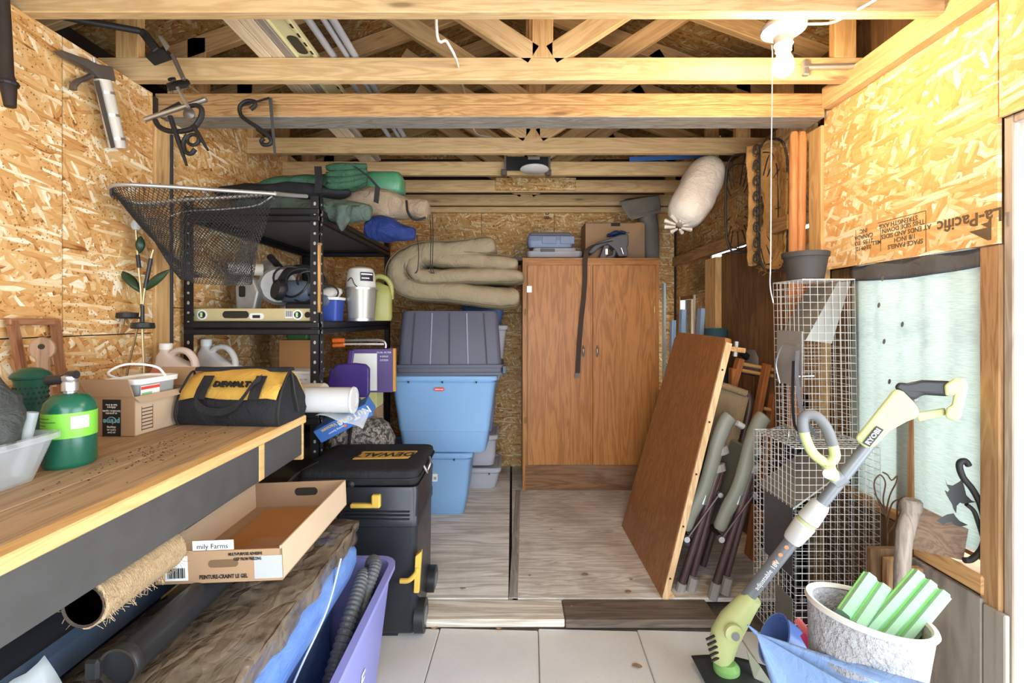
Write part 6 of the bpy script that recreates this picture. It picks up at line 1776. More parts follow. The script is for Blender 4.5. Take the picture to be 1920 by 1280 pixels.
cpts = [(1772, 897), (1776, 908), (1786, 910), (1800, 902), (1803, 896), (1808, 912), (1812, 928), (1822, 938), (1830, 941), (1816, 943), (1806, 944), (1800, 942), (1794, 948), (1793, 962), (1788, 955), (1785, 945), (1779, 935), (1774, 926), (1771, 918), (1777, 922), (1780, 918), (1775, 909)]
MB().rings([[W(x, y, CDp) for x, y in cpts], [W(x, y, CDp + 0.010) for x, y in cpts]]).build('cat_body', M_iron, ca, world=True)
cp2 = [(1755, 976), (1764, 970), (1776, 964), (1788, 962), (1792, 968), (1799, 976), (1815, 984), (1801, 987), (1790, 984), (1784, 978), (1774, 980), (1768, 984), (1763, 980)]
MB().rings([[W(x, y, CDp) for x, y in cp2], [W(x, y, CDp + 0.010) for x, y in cp2]]).build('kitten_body', M_iron, ca, world=True)
mb = MB()
MB().tube(spline([W(1816, 872, CDp), W(1810, 864, CDp), W(1801, 866, CDp), W(1799, 876, CDp), W(1806, 895, CDp), W(1822, 915, CDp), W(1836, 940, CDp), W(1845, 970, CDp), W(1848, 1000, CDp), W(1840, 1030, CDp), W(1822, 1048, CDp), W(1808, 1050, CDp)], 5), 0.0085, 10).build('tail', M_iron, ca, world=True, smooth=True)
MB().tube(spline([W(1812, 945, CDp), W(1826, 958, CDp), W(1836, 985, CDp), W(1842, 1005, CDp)], 5), 0.006, 8).build('branch', M_iron, ca, world=True, smooth=True)
MB().tube(spline([W(1853, 950, CDp), W(1850, 980, CDp), W(1856, 1000, CDp), W(1850, 1030, CDp), W(1854, 1068, CDp)], 5), 0.008, 8).build('back_scroll', M_iron, ca, world=True, smooth=True)
tu = thing('wire_tulip', 'rusty wire tulip ornament standing between the trap and the post', 'ornament', W(1660, 1000, 1.64))
rust = plain('rusty_wire', (0.13, 0.075, 0.045), 0.6, 0.4, var=0.3)
for k, pts in enumerate([[(1662, 970), (1645, 935), (1639, 905), (1650, 890), (1660, 905), (1656, 935), (1660, 965)], [(1660, 968), (1668, 930), (1680, 905), (1682, 892), (1672, 900), (1664, 890), (1655, 885)], [(1663, 985), (1672, 945), (1690, 935), (1700, 940), (1680, 975), (1668, 995)], [(1664, 1000), (1660, 960), (1640, 925)], [(1664, 1000), (1680, 980), (1684, 940), (1700, 930)]]):
    MB().tube(spline([W(x, y, 1.62 + 0.008 * k) for x, y in pts], 6), 0.0025, 6).build('wire_petal', rust, tu, world=True)
MB().cyl(W(1664, 1000, 1.62), W(1660, 1170, 1.62), 0.003, seg=6).build('wire_stem', rust, tu, world=True)

# --- cloth over the window
tcv = NT('shade_cloth')
v = tcv.coord()
wv = tcv.math('MULTIPLY', tcv.noise(tcv.coord((1, 30, 300)), 1.0, 3), 1.0)
cc = tcv.mix(wv, (0.30, 0.37, 0.31), (0.68, 0.73, 0.64))
cc = tcv.mix(tcv.ramp(tcv.noise(v, 5, 4), [(0.5, (0, 0, 0)), (0.8, (0.6, 0.6, 0.6))]), cc, (0.16, 0.18, 0.16))
df = tcv.add('ShaderNodeBsdfDiffuse'); tcv.link(cc, df.inputs[0])
tl = tcv.add('ShaderNodeBsdfTranslucent'); tcv.link(tcv.mix(0.56, cc, (0.0, 0.0, 0.0)), tl.inputs[0])
mx = tcv.add('ShaderNodeMixShader'); mx.inputs[0].default_value = 0.5
tcv.link(df.outputs[0], mx.inputs[1]); tcv.link(tl.outputs[0], mx.inputs[2]); tcv.link(mx.outputs[0], tcv.out.inputs[0])
cur = thing('shade_curtain', 'pale mint shade cloth hung over the window opening', 'curtain', (XR + 0.016, 1.63, 0.52))
mb = MB(); mb.grid(lambda u, v: Vector((XR + 0.016 + 0.010 * math.sin(u * 15 + v) * (0.3 + 0.7 * v) + 0.004 * math.sin(34 * u), 1.375 + 0.535 * u, 1.455 - 0.905 * v + 0.012 * math.sin(u * 9) * (1 - v))), 44, 26)
mb.build('cloth', tcv.m, cur, world=True, smooth=True, angle=180)
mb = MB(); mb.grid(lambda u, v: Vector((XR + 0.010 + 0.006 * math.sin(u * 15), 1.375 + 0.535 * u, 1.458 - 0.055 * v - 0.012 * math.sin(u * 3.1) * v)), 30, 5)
mb.build('painted_eave_shade', fabric('eave_shade_grey', (0.12, 0.115, 0.115), 700, 0.3), cur, world=True, smooth=True, solid=0.002, angle=180)  # added dark grey strip: eave shade on the cloth top, put in as colour
for (px, py) in ((1655, 522), (1648, 572), (1692, 608), (1658, 640), (1668, 715)):
    p = Wx(px, py, XR + 0.004)
    MB().lathe([(0, 0), (0.006, 0), (0.006, 0.001), (0, 0.001)], 10, frame(p, (0, 1, 0.3), (-1, 0, 0)), sy=1.7).build('stain_patch', plain('cloth_patch', (0.16, 0.15, 0.12), 0.9), cur, world=True)

# --- hayrack baskets on the right wall
M_coco = fabric('coco_fibre', (0.36, 0.20, 0.07), 260, 0.65, 0.95, 1.0)


def basket(label, c, z0, z1, wid, dep, face, liner, nm='hayrack_basket'):
    o = thing(nm, label, 'planter basket', (c[0], c[1], z0))
    fx = Vector((face[0], face[1], 0)).normalized()            # opening normal
    sd = Vector((-fx.y, fx.x, 0))                              # width direction
    zc, hz = (z0 + z1) / 2, (z1 - z0) / 2
    c = Vector((c[0], c[1], zc))
    sup = lambda a, e=0.55: math.copysign(abs(a) ** e, a)
    rim = [c + sd * (wid / 2 * sup(math.cos(2 * PI * k / 40))) + Vector((0, 0, hz * sup(math.sin(2 * PI * k / 40)))) for k in range(40)]
    MB().tube(rim, 0.006, 8, closed=True).build('rim_wire', M_iron, o, world=True, smooth=True)
    rim2 = [c - fx * dep * 0.55 + (p - c) * 0.88 for p in rim]
    MB().tube(rim2, 0.004, 6, closed=True).build('lower_hoop', M_iron, o, world=True)
    for k in range(0, 40, 3):
        MB().tube(spline([rim[k], c - fx * dep * 0.55 + (rim[k] - c) * 0.89, c - fx * dep + (rim[k] - c) * 0.5], 4), 0.003, 5).build('rib_wire', M_iron, o, world=True)
    if liner:
        mb = MB()
        mb.grid(lambda u, v: c - fx * (dep * 0.97 * math.sin(PI / 2 * v)) + (sd * (wid / 2 * 0.97 * sup(math.cos(2 * PI * u))) + Vector((0, 0, hz * 0.97 * sup(math.sin(2 * PI * u))))) * (math.cos(PI / 2 * v * 0.97) ** 0.45), 40, 12, True)
        mb.wobble(0.012, 25, 3)
        mb.build('coco_liner', M_coco, o, world=True, smooth=True, solid=0.008, angle=180)
        mb = MB()
        for k in range(220):
            p = rim[random.randrange(40)] + noise.random_unit_vector() * 0.012
            mb.tube([p, p + noise.random_unit_vector() * random.uniform(0.015, 0.045)], 0.0008, 3)
        mb.build('loose_fibres', M_coco, o, world=True)['kind'] = 'stuff'
    return o, c, sd, fx, hz


bk, c, sd, fx, hz = basket('wire hayrack planter with brown coco liner hung on the wall', W(1449, 0, 2.34)[:2], 1.49, 2.15, 0.15, 0.14, (-0.05, -1), True)
sd = sd if sd.x > 0 else -sd
mb = MB()
for k in range(8):
    zz = -hz * 0.82 + hz * 1.64 * k / 7
    p = c - sd * 0.085 + fx * 0.01 + Vector((0.0, 0, zz))
    MB().tube([p + sd * (0.018 * math.cos(a * 0.62) * (1 - a / 22)) + Vector((0, 0, 0.032 * math.sin(a * 0.62) * (1 - a / 22))) for a in range(16)], 0.0035, 6).build('scroll_wire', M_iron, bk, world=True)
MB().tube([c - sd * 0.07 + fx * 0.012 + Vector((0, 0, -hz * 0.9)), c - sd * 0.068 + fx * 0.012 + Vector((0, 0, hz * 0.9))], 0.005, 6).build('side_bar', M_iron, bk, world=True)
mb = MB()
mb.grid(lambda u, v: c - sd * (0.07 + 0.045 * u) - fx * 0.02 + Vector((0, 0.01 * math.sin(9 * v), hz * (-0.92 + 1.84 * v))), 4, 16)
mb.wobble(0.01, 30, 8).build('outer_fibre', M_coco, bk, world=True, smooth=True, solid=0.008, angle=180)
basket('empty black wire hayrack frame hung beyond the coco-lined one', W(1388, 0, 2.62)[:2], 1.62, 2.17, 0.15, 0.12, (-0.35, -1), False)
# --- post hole digger handles
ph = thing('post_hole_digger', 'post hole digger with two orange wooden handles standing by the wall', 'digger', (W(1495, 0, 2.1).x, 2.12, 0.001))
M_ohd = wood('orange_handle', (0.46, 0.20, 0.075), (0.33, 0.13, 0.04), 'Z', knots=0.0, rough=0.5)
for s, px0, px1 in ((0, 1489, 1486), (1, 1504, 1499)):
    p0, p1 = W(px0, 248, 2.09), W(px1, 600, 2.09)
    MB().tube([p0, p0 + (p1 - p0) * 0.03, p1, p1 + (p1 - p0) * 0.6], [0.014, 0.019, 0.019, 0.018], 12).build('handle', M_ohd, ph, world=True, smooth=True)
    q0 = p1 + (p1 - p0) * 0.58
    MB().grid(lambda u, v, s=s, q0=q0: Vector((q0.x + 0.05 * math.cos(PI * (u - 0.5)) * (1 if s else -1) * 0.6, q0.y + 0.06 * math.sin(PI * (u - 0.5)), q0.z - (q0.z - 0.004) * v)), 9, 6).build('blade', M_iron, ph, world=True, smooth=True, solid=0.003)
for k in range(3):
    o = bar(W(1512, 368 + 12 * k, 2.18), W(1530, 362 + 12 * k, 2.18), 0.03, 0.02, MATS['header_board_wood'], 'cleat', wr)
# bright conduit behind the handles
# --- plastic wrapped roll under the trusses
wrp = thing('wrapped_roll', 'roll wrapped in crinkled white plastic hanging below the trusses', 'wrapped roll', W(1305, 360, 2.66))
pa, pb = W(1338, 300, 2.78), W(1276, 418, 2.58)
tpl = NT('white_plastic_wrap')
v = tpl.coord()
tpl.bump(tpl.noise(v, 22, 5, 0.6, 1.5), 0.7, 0.012)
M_wrap = tpl.done(tpl.mix(tpl.noise(v, 14, 4), (0.50, 0.46, 0.41), (0.68, 0.65, 0.60)), 0.3)
ptsr = [pa + (pb - pa) * i / 12 for i in range(13)]
MB().tube(ptsr, [0.03, 0.075, 0.100, 0.108, 0.112, 0.113, 0.113, 0.114, 0.114, 0.113, 0.108, 0.095, 0.045], 24).wobble(0.010, 14, 2).wobble(0.005, 40, 4).build('wrap', M_wrap, wrp, world=True, smooth=True, angle=180, sub=1)
mb = MB()
for k in range(9):
    a = 2 * PI * k / 9
    mb.tube([pb + Vector((0.085 * math.cos(a), 0.02, 0.085 * math.sin(a) * 0.6 + 0.0)), pb + (pb - pa).normalized() * 0.022 + Vector((0.02 * math.cos(a), 0, 0.02 * math.sin(a)))], [0.012, 0.006], 6)
mb.build('gathered_end', M_wrap, wrp, world=True, smooth=True)
MB().tube(spline([pa, pa + Vector((0.05, 0.0, 0.10)), W(1350, 255, 2.70)], 5), 0.004, 6).build('hanging_cord', M_cord, wrp, world=True)

# ================================================================ LEFT FOREGROUND, UNDER AND BEFORE THE BENCH
M_lil = plain('lilac_bin', (0.26, 0.27, 0.62), 0.4, var=0.05, nscale=4)
GZ = -0.04
rb = thing('recycling_bin', 'lilac plastic recycling bin on the pavers before the bench', 'bin', (-0.645, 1.38, GZ))
open_bin(rb, 0.42, 0.68, 0.34, 0.58, 0.41, M_lil, 0.05, 0.006, 0.016)
text('bin_print', 'RECYCLE', 0.075, M_wht, rb, Matrix(((0, 0.101, 0.995, 0.1925), (1, 0, 0, -0.10), (0, 0.995, -0.101, 0.19), (0, 0, 0, 1))), 0.0008, True)
# blue plastic sack inside
tbp = NT('blue_poly_sack')
v = tbp.coord()
tbp.bump(tbp.noise(tbp.coord((5, 5, 22)), 2.2, 5, 0.6, 1.2), 0.6, 0.012)
M_poly = tbp.done(tbp.mix(tbp.noise(v, 12, 4), (0.07, 0.17, 0.50), (0.20, 0.34, 0.66)), 0.28)
sk = thing('blue_sack', 'full blue plastic sack bulging out of the recycling bin', 'sack', (-0.715, 1.20, -0.03))
MB().loft([(0.22, 0.50, 0.06, 0.02, 0, 0.16), (0.25, 0.70, 0.08, 0.12, -0.01, 0.06), (0.26, 0.78, 0.08, 0.34, -0.02, 0.0), (0.36, 0.92, 0.08, 0.43, 0.02, -0.05), (0.38, 0.94, 0.07, 0.52, 0.015, -0.05), (0.34, 0.90, 0.06, 0.54, 0.0, -0.05)], n=6).wobble(0.014, 9, 4).wobble(0.006, 26, 2).build('sack_body', M_poly, sk, smooth=True, angle=180, sub=1)
MB().tube(spline([(0.195, 0.22, 0.55), (0.200, 0.10, 0.47), (0.17, 0.0, 0.38), (0.15, -0.1, 0.30)], 6), 0.003, 6).build('seam_line', plain('sack_seam', (0.5, 0.6, 0.8), 0.4), sk)
# vacuum hose
hv_ = thing('vacuum_hose', 'ribbed grey vacuum hose looped down inside the recycling bin', 'hose', (-0.5, 1.4, 0.3))
M_hose = plain('hose_grey', (0.085, 0.09, 0.09), 0.4)
hp_ = spline([Vector((-0.512, 1.20, 0.10)), Vector((-0.507, 1.28, 0.22)), Vector((-0.497, 1.38, 0.31)), Vector((-0.495, 1.48, 0.36)), Vector((-0.50, 1.565, 0.385)), Vector((-0.51, 1.61, 0.35)), Vector((-0.51, 1.62, 0.24))], 14)
dense = []
for i in range(len(hp_) - 1):
    for k in range(2):
        dense.append(hp_[i] + (hp_[i + 1] - hp_[i]) * k / 2)
MB().tube(dense, [0.024 if (i // 2) % 2 else 0.0205 for i in range(len(dense))], 14).build('hose_body', M_hose, hv_, world=True, smooth=True, angle=20)
hp2 = spline([Vector((-0.495, 1.44, 0.24)), Vector((-0.478, 1.53, 0.35)), Vector((-0.468, 1.60, 0.405)), Vector((-0.50, 1.655, 0.38)), Vector((-0.51, 1.66, 0.25))], 16)
MB().tube(hp2, [0.021 if i % 2 else 0.018 for i in range(len(hp2))], 14).build('hose_loop', M_hose, hv_, world=True, smooth=True, angle=20)

# brown paper and film wrapped package
tw = NT('wrapped_kraft')
v = tw.coord((3, 1.2, 3))
nz = tw.noise(tw.coord((1, 0.6, 1)), 14, 5, 0.6, 0.8)
vk = tw.add('ShaderNodeTexVoronoi', feature='DISTANCE_TO_EDGE'); vk.inputs['Scale'].default_value = 11
wk = tw.add('ShaderNodeVectorMath', operation='MULTIPLY_ADD'); nk = tw.add('ShaderNodeTexNoise'); nk.inputs['Scale'].default_value = 9
tw.link(tw.coord(), nk.inputs['Vector']); tw.link(nk.outputs['Color'], wk.inputs[0]); wk.inputs[1].default_value = (0.12, 0.12, 0.12); tw.link(tw.coord((1, 0.55, 1)), wk.inputs[2]); tw.link(wk.outputs[0], vk.inputs['Vector'])
tw.bump(tw.math('MULTIPLY_ADD', nz, 0.4, vk.outputs['Distance']), 0.9, 0.03)
tw.b.inputs['Coat Weight'].default_value = 0.7; tw.b.inputs['Coat Roughness'].default_value = 0.12
M_kraft = tw.done(tw.ramp(nz, [(0.3, (0.085, 0.062, 0.042)), (0.55, (0.15, 0.115, 0.08)), (0.75, (0.22, 0.175, 0.125))]), 0.22)
pk_ = thing('wrapped_package', 'long flat package in crumpled brown paper and clear film resting on the blue sack', 'package', (-0.705, 1.09, 0.517))
mb = MB()
mb.loft([(0.33, 1.06, 0.012, 0.004), (0.345, 1.08, 0.014, 0.010), (0.345, 1.08, 0.014, 0.03), (0.33, 1.06, 0.012, 0.036)], n=3)
bmesh.ops.subdivide_edges(mb.bm, edges=[e for e in mb.bm.edges if e.calc_length() > 0.2], cuts=10, use_grid_fill=True)
bmesh.ops.triangulate(mb.bm, faces=[f for f in mb.bm.faces if len(f.verts) > 4])
mb.wobble(0.006, 9, 7).wobble(0.003, 30, 3)
mb.build('package_body', M_kraft, pk_, smooth=True, angle=60)
mb = MB(); mb.grid(lambda u, v: Vector((0.173 + 0.003 * math.sin(30 * v), -0.5 + 1.02 * v, 0.034 - 0.075 * u)), 5, 40)
mb.wobble(0.008, 20, 3).build('film_skirt', M_kraft, pk_, smooth=True, solid=0.001, angle=180)

# shallow carton tray
tr_c = thing('carton_tray', 'shallow open cardboard tray with a barcode lying on the wrapped package', 'carton', (-0.695, 1.325, 0.628), (R(0.5), R(-2), R(0.5)))
w_, l_, h_ = 0.30, 0.44, 0.082
part('tray_base', M_card, tr_c, -w_ / 2, w_ / 2, -l_ / 2, l_ / 2, 0, 0.003)
part('tray_wall', M_cardw, tr_c, w_ / 2 - 0.004, w_ / 2, -l_ / 2, l_ / 2, 0.003, h_)
part('tray_wall', M_cardw, tr_c, -w_ / 2, -w_ / 2 + 0.004, -l_ / 2, l_ / 2, 0.003, h_)
part('tray_wall', M_card, tr_c, -w_ / 2, w_ / 2, -l_ / 2, -l_ / 2 + 0.004, 0.003, h_ * 0.92)
bkw = part('tray_wall', M_card, tr_c, -w_ / 2, w_ / 2, l_ / 2 - 0.004, l_ / 2, 0.003, h_)
part('inner_sheet', MATS['orange_card'], tr_c, -0.10, 0.11, -0.08, 0.19, 0.003, 0.006)
part('inner_sheet', plain('pinkish_card', (0.42, 0.22, 0.12), 0.8), tr_c, -0.02, 0.12, -0.16, -0.02, 0.006, 0.010)
oval(MB(), 0.02, 0.05, 0.075, 0.026, l_ / 2 - 0.0052, 0.0012).build('hand_slot', M_dark, bkw)
oval(MB(), 0.012, 0.045, 0.070, 0.018, -l_ / 2 - 0.0012, 0.0012).build('hand_slot', plain('slot_brown', (0.16, 0.09, 0.045), 0.9), tr_c)
lbw = part('white_label', M_wht, tr_c, -0.125, -0.072, -l_ / 2 - 0.0012, -l_ / 2, 0.008, 0.066)
mb = MB()
for k in range(14):
    mb.box(-0.119 + 0.003 * k, -0.1178 + 0.003 * k + 0.0006 * (k % 3), -l_ / 2 - 0.0018, -l_ / 2 - 0.0012, 0.014, 0.038)
bq = mb.build('barcode', M_blkp, lbw); bq['kind'] = 'stuff'
text('label_print', '61137SF', 0.007, M_blkp, lbw, frame((-0.099, -l_ / 2 - 0.0018, 0.056), (1, 0, 0), (0, -1, 0)), 0.0003)
text('tray_print', 'PEINTURE-CRAINT LE GEL', 0.013, M_blkp, tr_c, frame((0.012, -l_ / 2 - 0.0015, 0.014), (1, 0, 0), (0, -1, 0)), 0.0003, True, sx=0.75)
text('tray_print', 'MULTI-PURPOSE ADHESIVE', 0.0095, M_blkp, tr_c, frame((0.065, -l_ / 2 - 0.0015, 0.066), (1, 0, 0), (0, -1, 0)), 0.0003, True, sx=0.7)
text('tray_print', 'KEEP FROM FREEZING', 0.0095, M_blkp, tr_c, frame((0.070, -l_ / 2 - 0.0015, 0.054), (1, 0, 0), (0, -1, 0)), 0.0003, True, sx=0.7)
flb = part('farm_flyer', M_wht, tr_c, -0.062, 0.035, -l_ / 2 + 0.0045, -l_ / 2 + 0.0055, 0.040, 0.098)
text('flyer_print', 'mily Farms', 0.017, M_blkp, flb, frame((-0.015, -l_ / 2 + 0.004, 0.084), (1, 0, 0), (0, -1, 0)), 0.0003)
part('packing_tape', M_clear, tr_c, 0.085, w_ / 2 + 0.0008, -l_ / 2 - 0.001, -l_ / 2 - 0.0004, 0.006, 0.06)

# coir roll and black tube on the package, under the bench edge
t = NT('coir_mat')
v = t.coord()
nz = t.noise(t.coord((60, 220, 60)), 1.2, 3, 0.7)
t.bump(nz, 1.0, 0.01)
M_coir = t.done(t.mix(nz, (0.34, 0.21, 0.10), (0.70, 0.52, 0.31)), 0.95)
cr_ = thing('coir_roll', 'rolled fuzzy coir doormat tucked under the bench apron', 'rolled mat', (-0.808, 1.0, 0.708))
MB().cyl((0, -0.115, 0), (-0.005, 0.10, 0.0), 0.045, 0.045, 28).wobble(0.003, 60).build('mat_roll', M_coir, cr_, smooth=True, angle=60)
MB().lathe([(0.0, 0), (0.036, 0), (0.040, 0.003), (0.040, 0.0)], 24, frame((0, -0.119, 0), (1, 0, 0), (0, -1, 0))).build('rubber_backing', plain('mat_backing', (0.07, 0.05, 0.035), 0.9, var=0.5, nscale=80), cr_, smooth=True)
mb = MB()
for k in range(400):
    a = random.uniform(0, 2 * PI); y = random.uniform(-0.117, 0.1)
    p = Vector((0.044 * math.cos(a), y, 0.044 * math.sin(a)))
    mb.tube([p, p + Vector((0.010 * math.cos(a), 0, 0.010 * math.sin(a))) + noise.random_unit_vector() * 0.008], 0.0005, 3)
mb.build('loose_fibres', M_coir, cr_)['kind'] = 'stuff'
btu = thing('black_pipe', 'smooth black plastic pipe lying along the wrapped package below the coir roll', 'pipe', (-0.742, 1.02, 0.592))
MB().cyl((0.0, -0.135, 0), (-0.004, 0.30, 0), 0.0345, 0.0345, 28).build('pipe_body', plain('satin_black', (0.018, 0.019, 0.021), 0.3), btu, smooth=True)
MB().lathe([(0.0355, 0), (0.0375, 0.004), (0.0375, 0.018), (0.0355, 0.022)], 28, frame((0.0, -0.142, 0), (1, 0, 0), (0, 1, 0)), cap0=False, cap1=False).build('end_collar', M_blk, btu, smooth=True)
MB().lathe([(0.0, 0.012), (0.033, 0.012), (0.033, 0.0), (0.0375, 0.0)], 24, frame((0.0, -0.142, 0), (1, 0, 0), (0, 1, 0)), cap1=False).build('pipe_mouth', M_dark, btu, smooth=True)
part('clasp', M_blk, btu, -0.058, -0.03, -0.150, -0.128, -0.02, 0.02, bevel=0.005)
# dark tote under the bench
M_tote = plain('dark_blue_tote', (0.035, 0.055, 0.085), 0.5, var=0.15)
tt = thing('dark_tote', 'dark blue-grey lidded tote pushed under the bench', 'tote', (-1.165, 0.80, GZ))
MB().loft([(0.46, 0.80, 0.05, 0), (0.50, 0.92, 0.05, 0.60)]).build('body', plain('navy_tote_body', (0.012, 0.02, 0.055), 0.5), tt, smooth=True, angle=35)
MB().loft([(0.59, 0.95, 0.05, 0.60), (0.60, 0.96, 0.05, 0.605), (0.60, 0.96, 0.05, 0.655), (0.57, 0.93, 0.05, 0.668), (0.55, 0.91, 0.05, 0.660)]).build('lid', M_tote, tt, smooth=True, angle=35)
mb = MB(); mb.grid(lambda u, v: Vector((-0.865 + 0.06 * u + 0.01 * math.sin(8 * v), 0.70 + 0.16 * v, 0.60 - 0.10 * u + 0.03 * v)), 8, 10)
o = mb.wobble(0.012, 25, 4).build('film_scrap', M_clear, smooth=True, solid=0.001, angle=180)
tag(o, 'scrap of clear plastic film hanging beside the dark tote', 'plastic film')

# rolling tool tower with black bag on top
M_tb = plain('toolbox_black', (0.022, 0.024, 0.028), 0.32, var=0.15)
M_tby = plain('toolbox_yellow', (0.70, 0.45, 0.08), 0.4, var=0.08)
tw_ = thing('rolling_toolbox', 'tall black rolling toolbox with yellow latches in front of the blue tubs', 'toolbox', (-0.545, 2.06, GZ))
MB().loft([(0.30, 0.33, 0.02, 0.015), (0.315, 0.35, 0.025, 0.03), (0.325, 0.36, 0.025, 0.45), (0.335, 0.37, 0.025, 0.455), (0.335, 0.37, 0.025, 0.49), (0.33, 0.365, 0.025, 0.495), (0.34, 0.375, 0.03, 0.595), (0.33, 0.365, 0.03, 0.612)], n=4).build('body', M_tb, tw_, smooth=True, angle=35)
for z in (0.485, 0.50, 0.515):
    part('rib', M_tb, tw_, -0.12, 0.135, -0.195, -0.183, z, z + 0.004)
part('latch', M_tby, tw_, -0.10, 0.0, -0.205, -0.182, 0.535, 0.552, bevel=0.004)
part('latch', M_tby, tw_, -0.015, 0.02, -0.206, -0.182, 0.535, 0.588, bevel=0.005)
MB().hexa([(0.150, -0.19, 0.19), (0.172, -0.19, 0.19), (0.172, -0.17, 0.19), (0.150, -0.17, 0.19), (0.160, -0.205, 0.345), (0.185, -0.205, 0.365), (0.185, -0.175, 0.365), (0.160, -0.175, 0.345)]).build('side_handle', M_tby, tw_, bevel=0.004)
MB().tube(spline([(0.10, -0.198, 0.245), (0.135, -0.202, 0.25), (0.162, -0.198, 0.275), (0.168, -0.198, 0.30)], 5), 0.010, 8).build('side_handle', M_tby, tw_, smooth=True)
for yy in (-0.13, 0.13):
    MB().cyl((0.150, yy, 0.066), (0.188, yy, 0.066), 0.064, 0.064, 28).build('wheel', M_blk, tw_, smooth=True, angle=30)
    MB().cyl((0.1885, yy, 0.066), (0.190, yy, 0.066), 0.035, 0.035, 20).build('hub', M_lgr, tw_, smooth=True)
    MB().cyl((0.1, -yy, 0.066), (0.1005, -yy, 0.066), 0.004, 0.004, 6).build('axle', M_steel, tw_)
part('foot', M_tb, tw_, -0.14, 0.08, -0.16, -0.12, 0.0, 0.02)

bgx = thing('laptop_bag', 'flat black nylon tool bag with yellow lettering lying on the rolling toolbox', 'bag', (-0.615, 2.055, GZ + 0.615))
mb = MB()
mb.loft([(0.47, 0.40, 0.03, 0.004), (0.485, 0.415, 0.04, 0.015), (0.485, 0.415, 0.04, 0.062), (0.475, 0.405, 0.04, 0.070), (0.43, 0.36, 0.04, 0.078)], n=5)
mb.wobble(0.006, 9, 2)
mb.build('bag_body', M_blkf, bgx, smooth=True, angle=60, sub=1)
MB().tube([(x, y, 0.040) for x, y in MB().rrect(0.49, 0.42, 0.045, 5)], 0.004, 6, closed=True).build('zip', M_blkp, bgx)
ylp = MB().hexa([(-0.06, -0.075, 0.078), (0.17, -0.060, 0.078), (0.19, 0.045, 0.078), (-0.05, 0.035, 0.078), (-0.06, -0.075, 0.0815), (0.17, -0.060, 0.0815), (0.19, 0.045, 0.0815), (-0.05, 0.035, 0.0815)]).build('yellow_panel', M_yel, bgx)
text('panel_print', 'DEWALT', 0.078, M_blkp, ylp, Matrix.Translation((0.062, -0.014, 0.0820)) @ Matrix.Rotation(PI + R(4), 4, 'Z'), 0.0005, True, sx=0.82, shear=0.2)
MB().lathe([(0, 0), (0.012, 0), (0.014, 0.004), (0, 0.008)], 14, frame((-0.02, -0.21, 0.02), (1, 0, 0), (0, -1, 0))).build('snap', M_blk, bgx)
MB().tube(spline([(0.245, -0.10, 0.06), (0.258, -0.09, 0.03), (0.25, -0.05, 0.02), (0.26, -0.02, 0.05), (0.248, 0.02, 0.06)], 5), 0.005, 8).build('shoulder_clip', M_steel, bgx, smooth=True)
strap(spline([(-0.20, -0.12, 0.075), (-0.245, -0.20, 0.055), (-0.30, -0.23, -0.02), (-0.33, -0.22, -0.08)], 5), 0.03, 0.004, (0.6, 0.6, 0.3)).build('shoulder_strap', M_blkf, bgx)

# ================================================================ HANGING ON THE LEFT WALL AND THE BEAM
# --- caulking gun
M_gun = plain('gun_metal', (0.14, 0.12, 0.105), 0.4, 0.5, var=0.25)
gx = XL + 0.035
G = lambda px, py, dx=0.0: Wx(px, py, gx + dx)
cg = thing('caulking_gun', 'metal caulking gun with a clear tube hanging on the strand board wall', 'caulking gun', G(190, 150))


def wallprism(pts, x0, x1, mat, nm, root, bevel=0.003):
    a = [Wx(x, y, XL + x0) for x, y in pts]; b = [Wx(x, y, XL + x0) + Vector((x1 - x0, 0, 0)) for x, y in pts]
    return MB().rings([a, b]).build(nm, mat, root, world=True, bevel=bevel)


wallprism([(97, 95), (103, 94), (150, 110), (172, 120), (200, 125), (206, 152), (178, 150), (160, 132), (112, 108)], 0.02, 0.045, M_gun, 'grip_handle', cg, 0.004)
MB().tube(spline([G(170, 142), G(158, 148), G(146, 152), G(138, 160), G(137, 168)], 5), 0.008, 8, sy=1.6).build('trigger', M_gun, cg, world=True, smooth=True)
MB().cyl(G(192, 150), G(221, 278), 0.026, 0.027, 20).build('tube', plain('frosted_tube', (0.62, 0.56, 0.47), 0.25, var=0.15), cg, world=True, smooth=True)
for (py0) in (172, 214, 258):
    px = 192 + (py0 - 150) * 29 / 128.0
    MB().cyl(G(px, py0), G(px + 1.2, py0 + 5), 0.0285, seg=20).build('tube_band', M_steel, cg, world=True, smooth=True)
MB().hexa([G(176, 152, 0.0), G(186, 150, 0.0), G(186, 150, 0.025), G(176, 152, 0.025), G(208, 278, 0.0), G(216, 276, 0.0), G(216, 276, 0.025), G(208, 278, 0.025)]).build('cradle_rail', M_gun, cg, world=True)
MB().cyl(G(176, 108), G(178, 118), 0.005, seg=8).build('plunger_rod', M_steel, cg, world=True)
# --- dark iron bar at the left edge of the wall
ib = thing('iron_bar', 'dark rusted iron bar hanging at the near end of the left wall', 'iron bar', W(15, 100, 1.30))
MB().tube([W(2, -30, 1.30), W(8, 60, 1.30), W(12, 140, 1.30), W(15, 156, 1.30), W(19, 200, 1.30)], [0.016, 0.016, 0.016, 0.019, 0.013], 10).build('bar_body', plain('rusted_iron', (0.035, 0.025, 0.02), 0.6, 0.3, var=0.4), ib, world=True, smooth=True)
MB().lathe([(0.012, -0.006), (0.022, -0.006), (0.024, 0.0), (0.022, 0.006), (0.012, 0.006)], 12, frame(W(15, 156, 1.30), (1, 0, 0), (0, 0, 1))).build('collar', M_iron, ib, world=True)
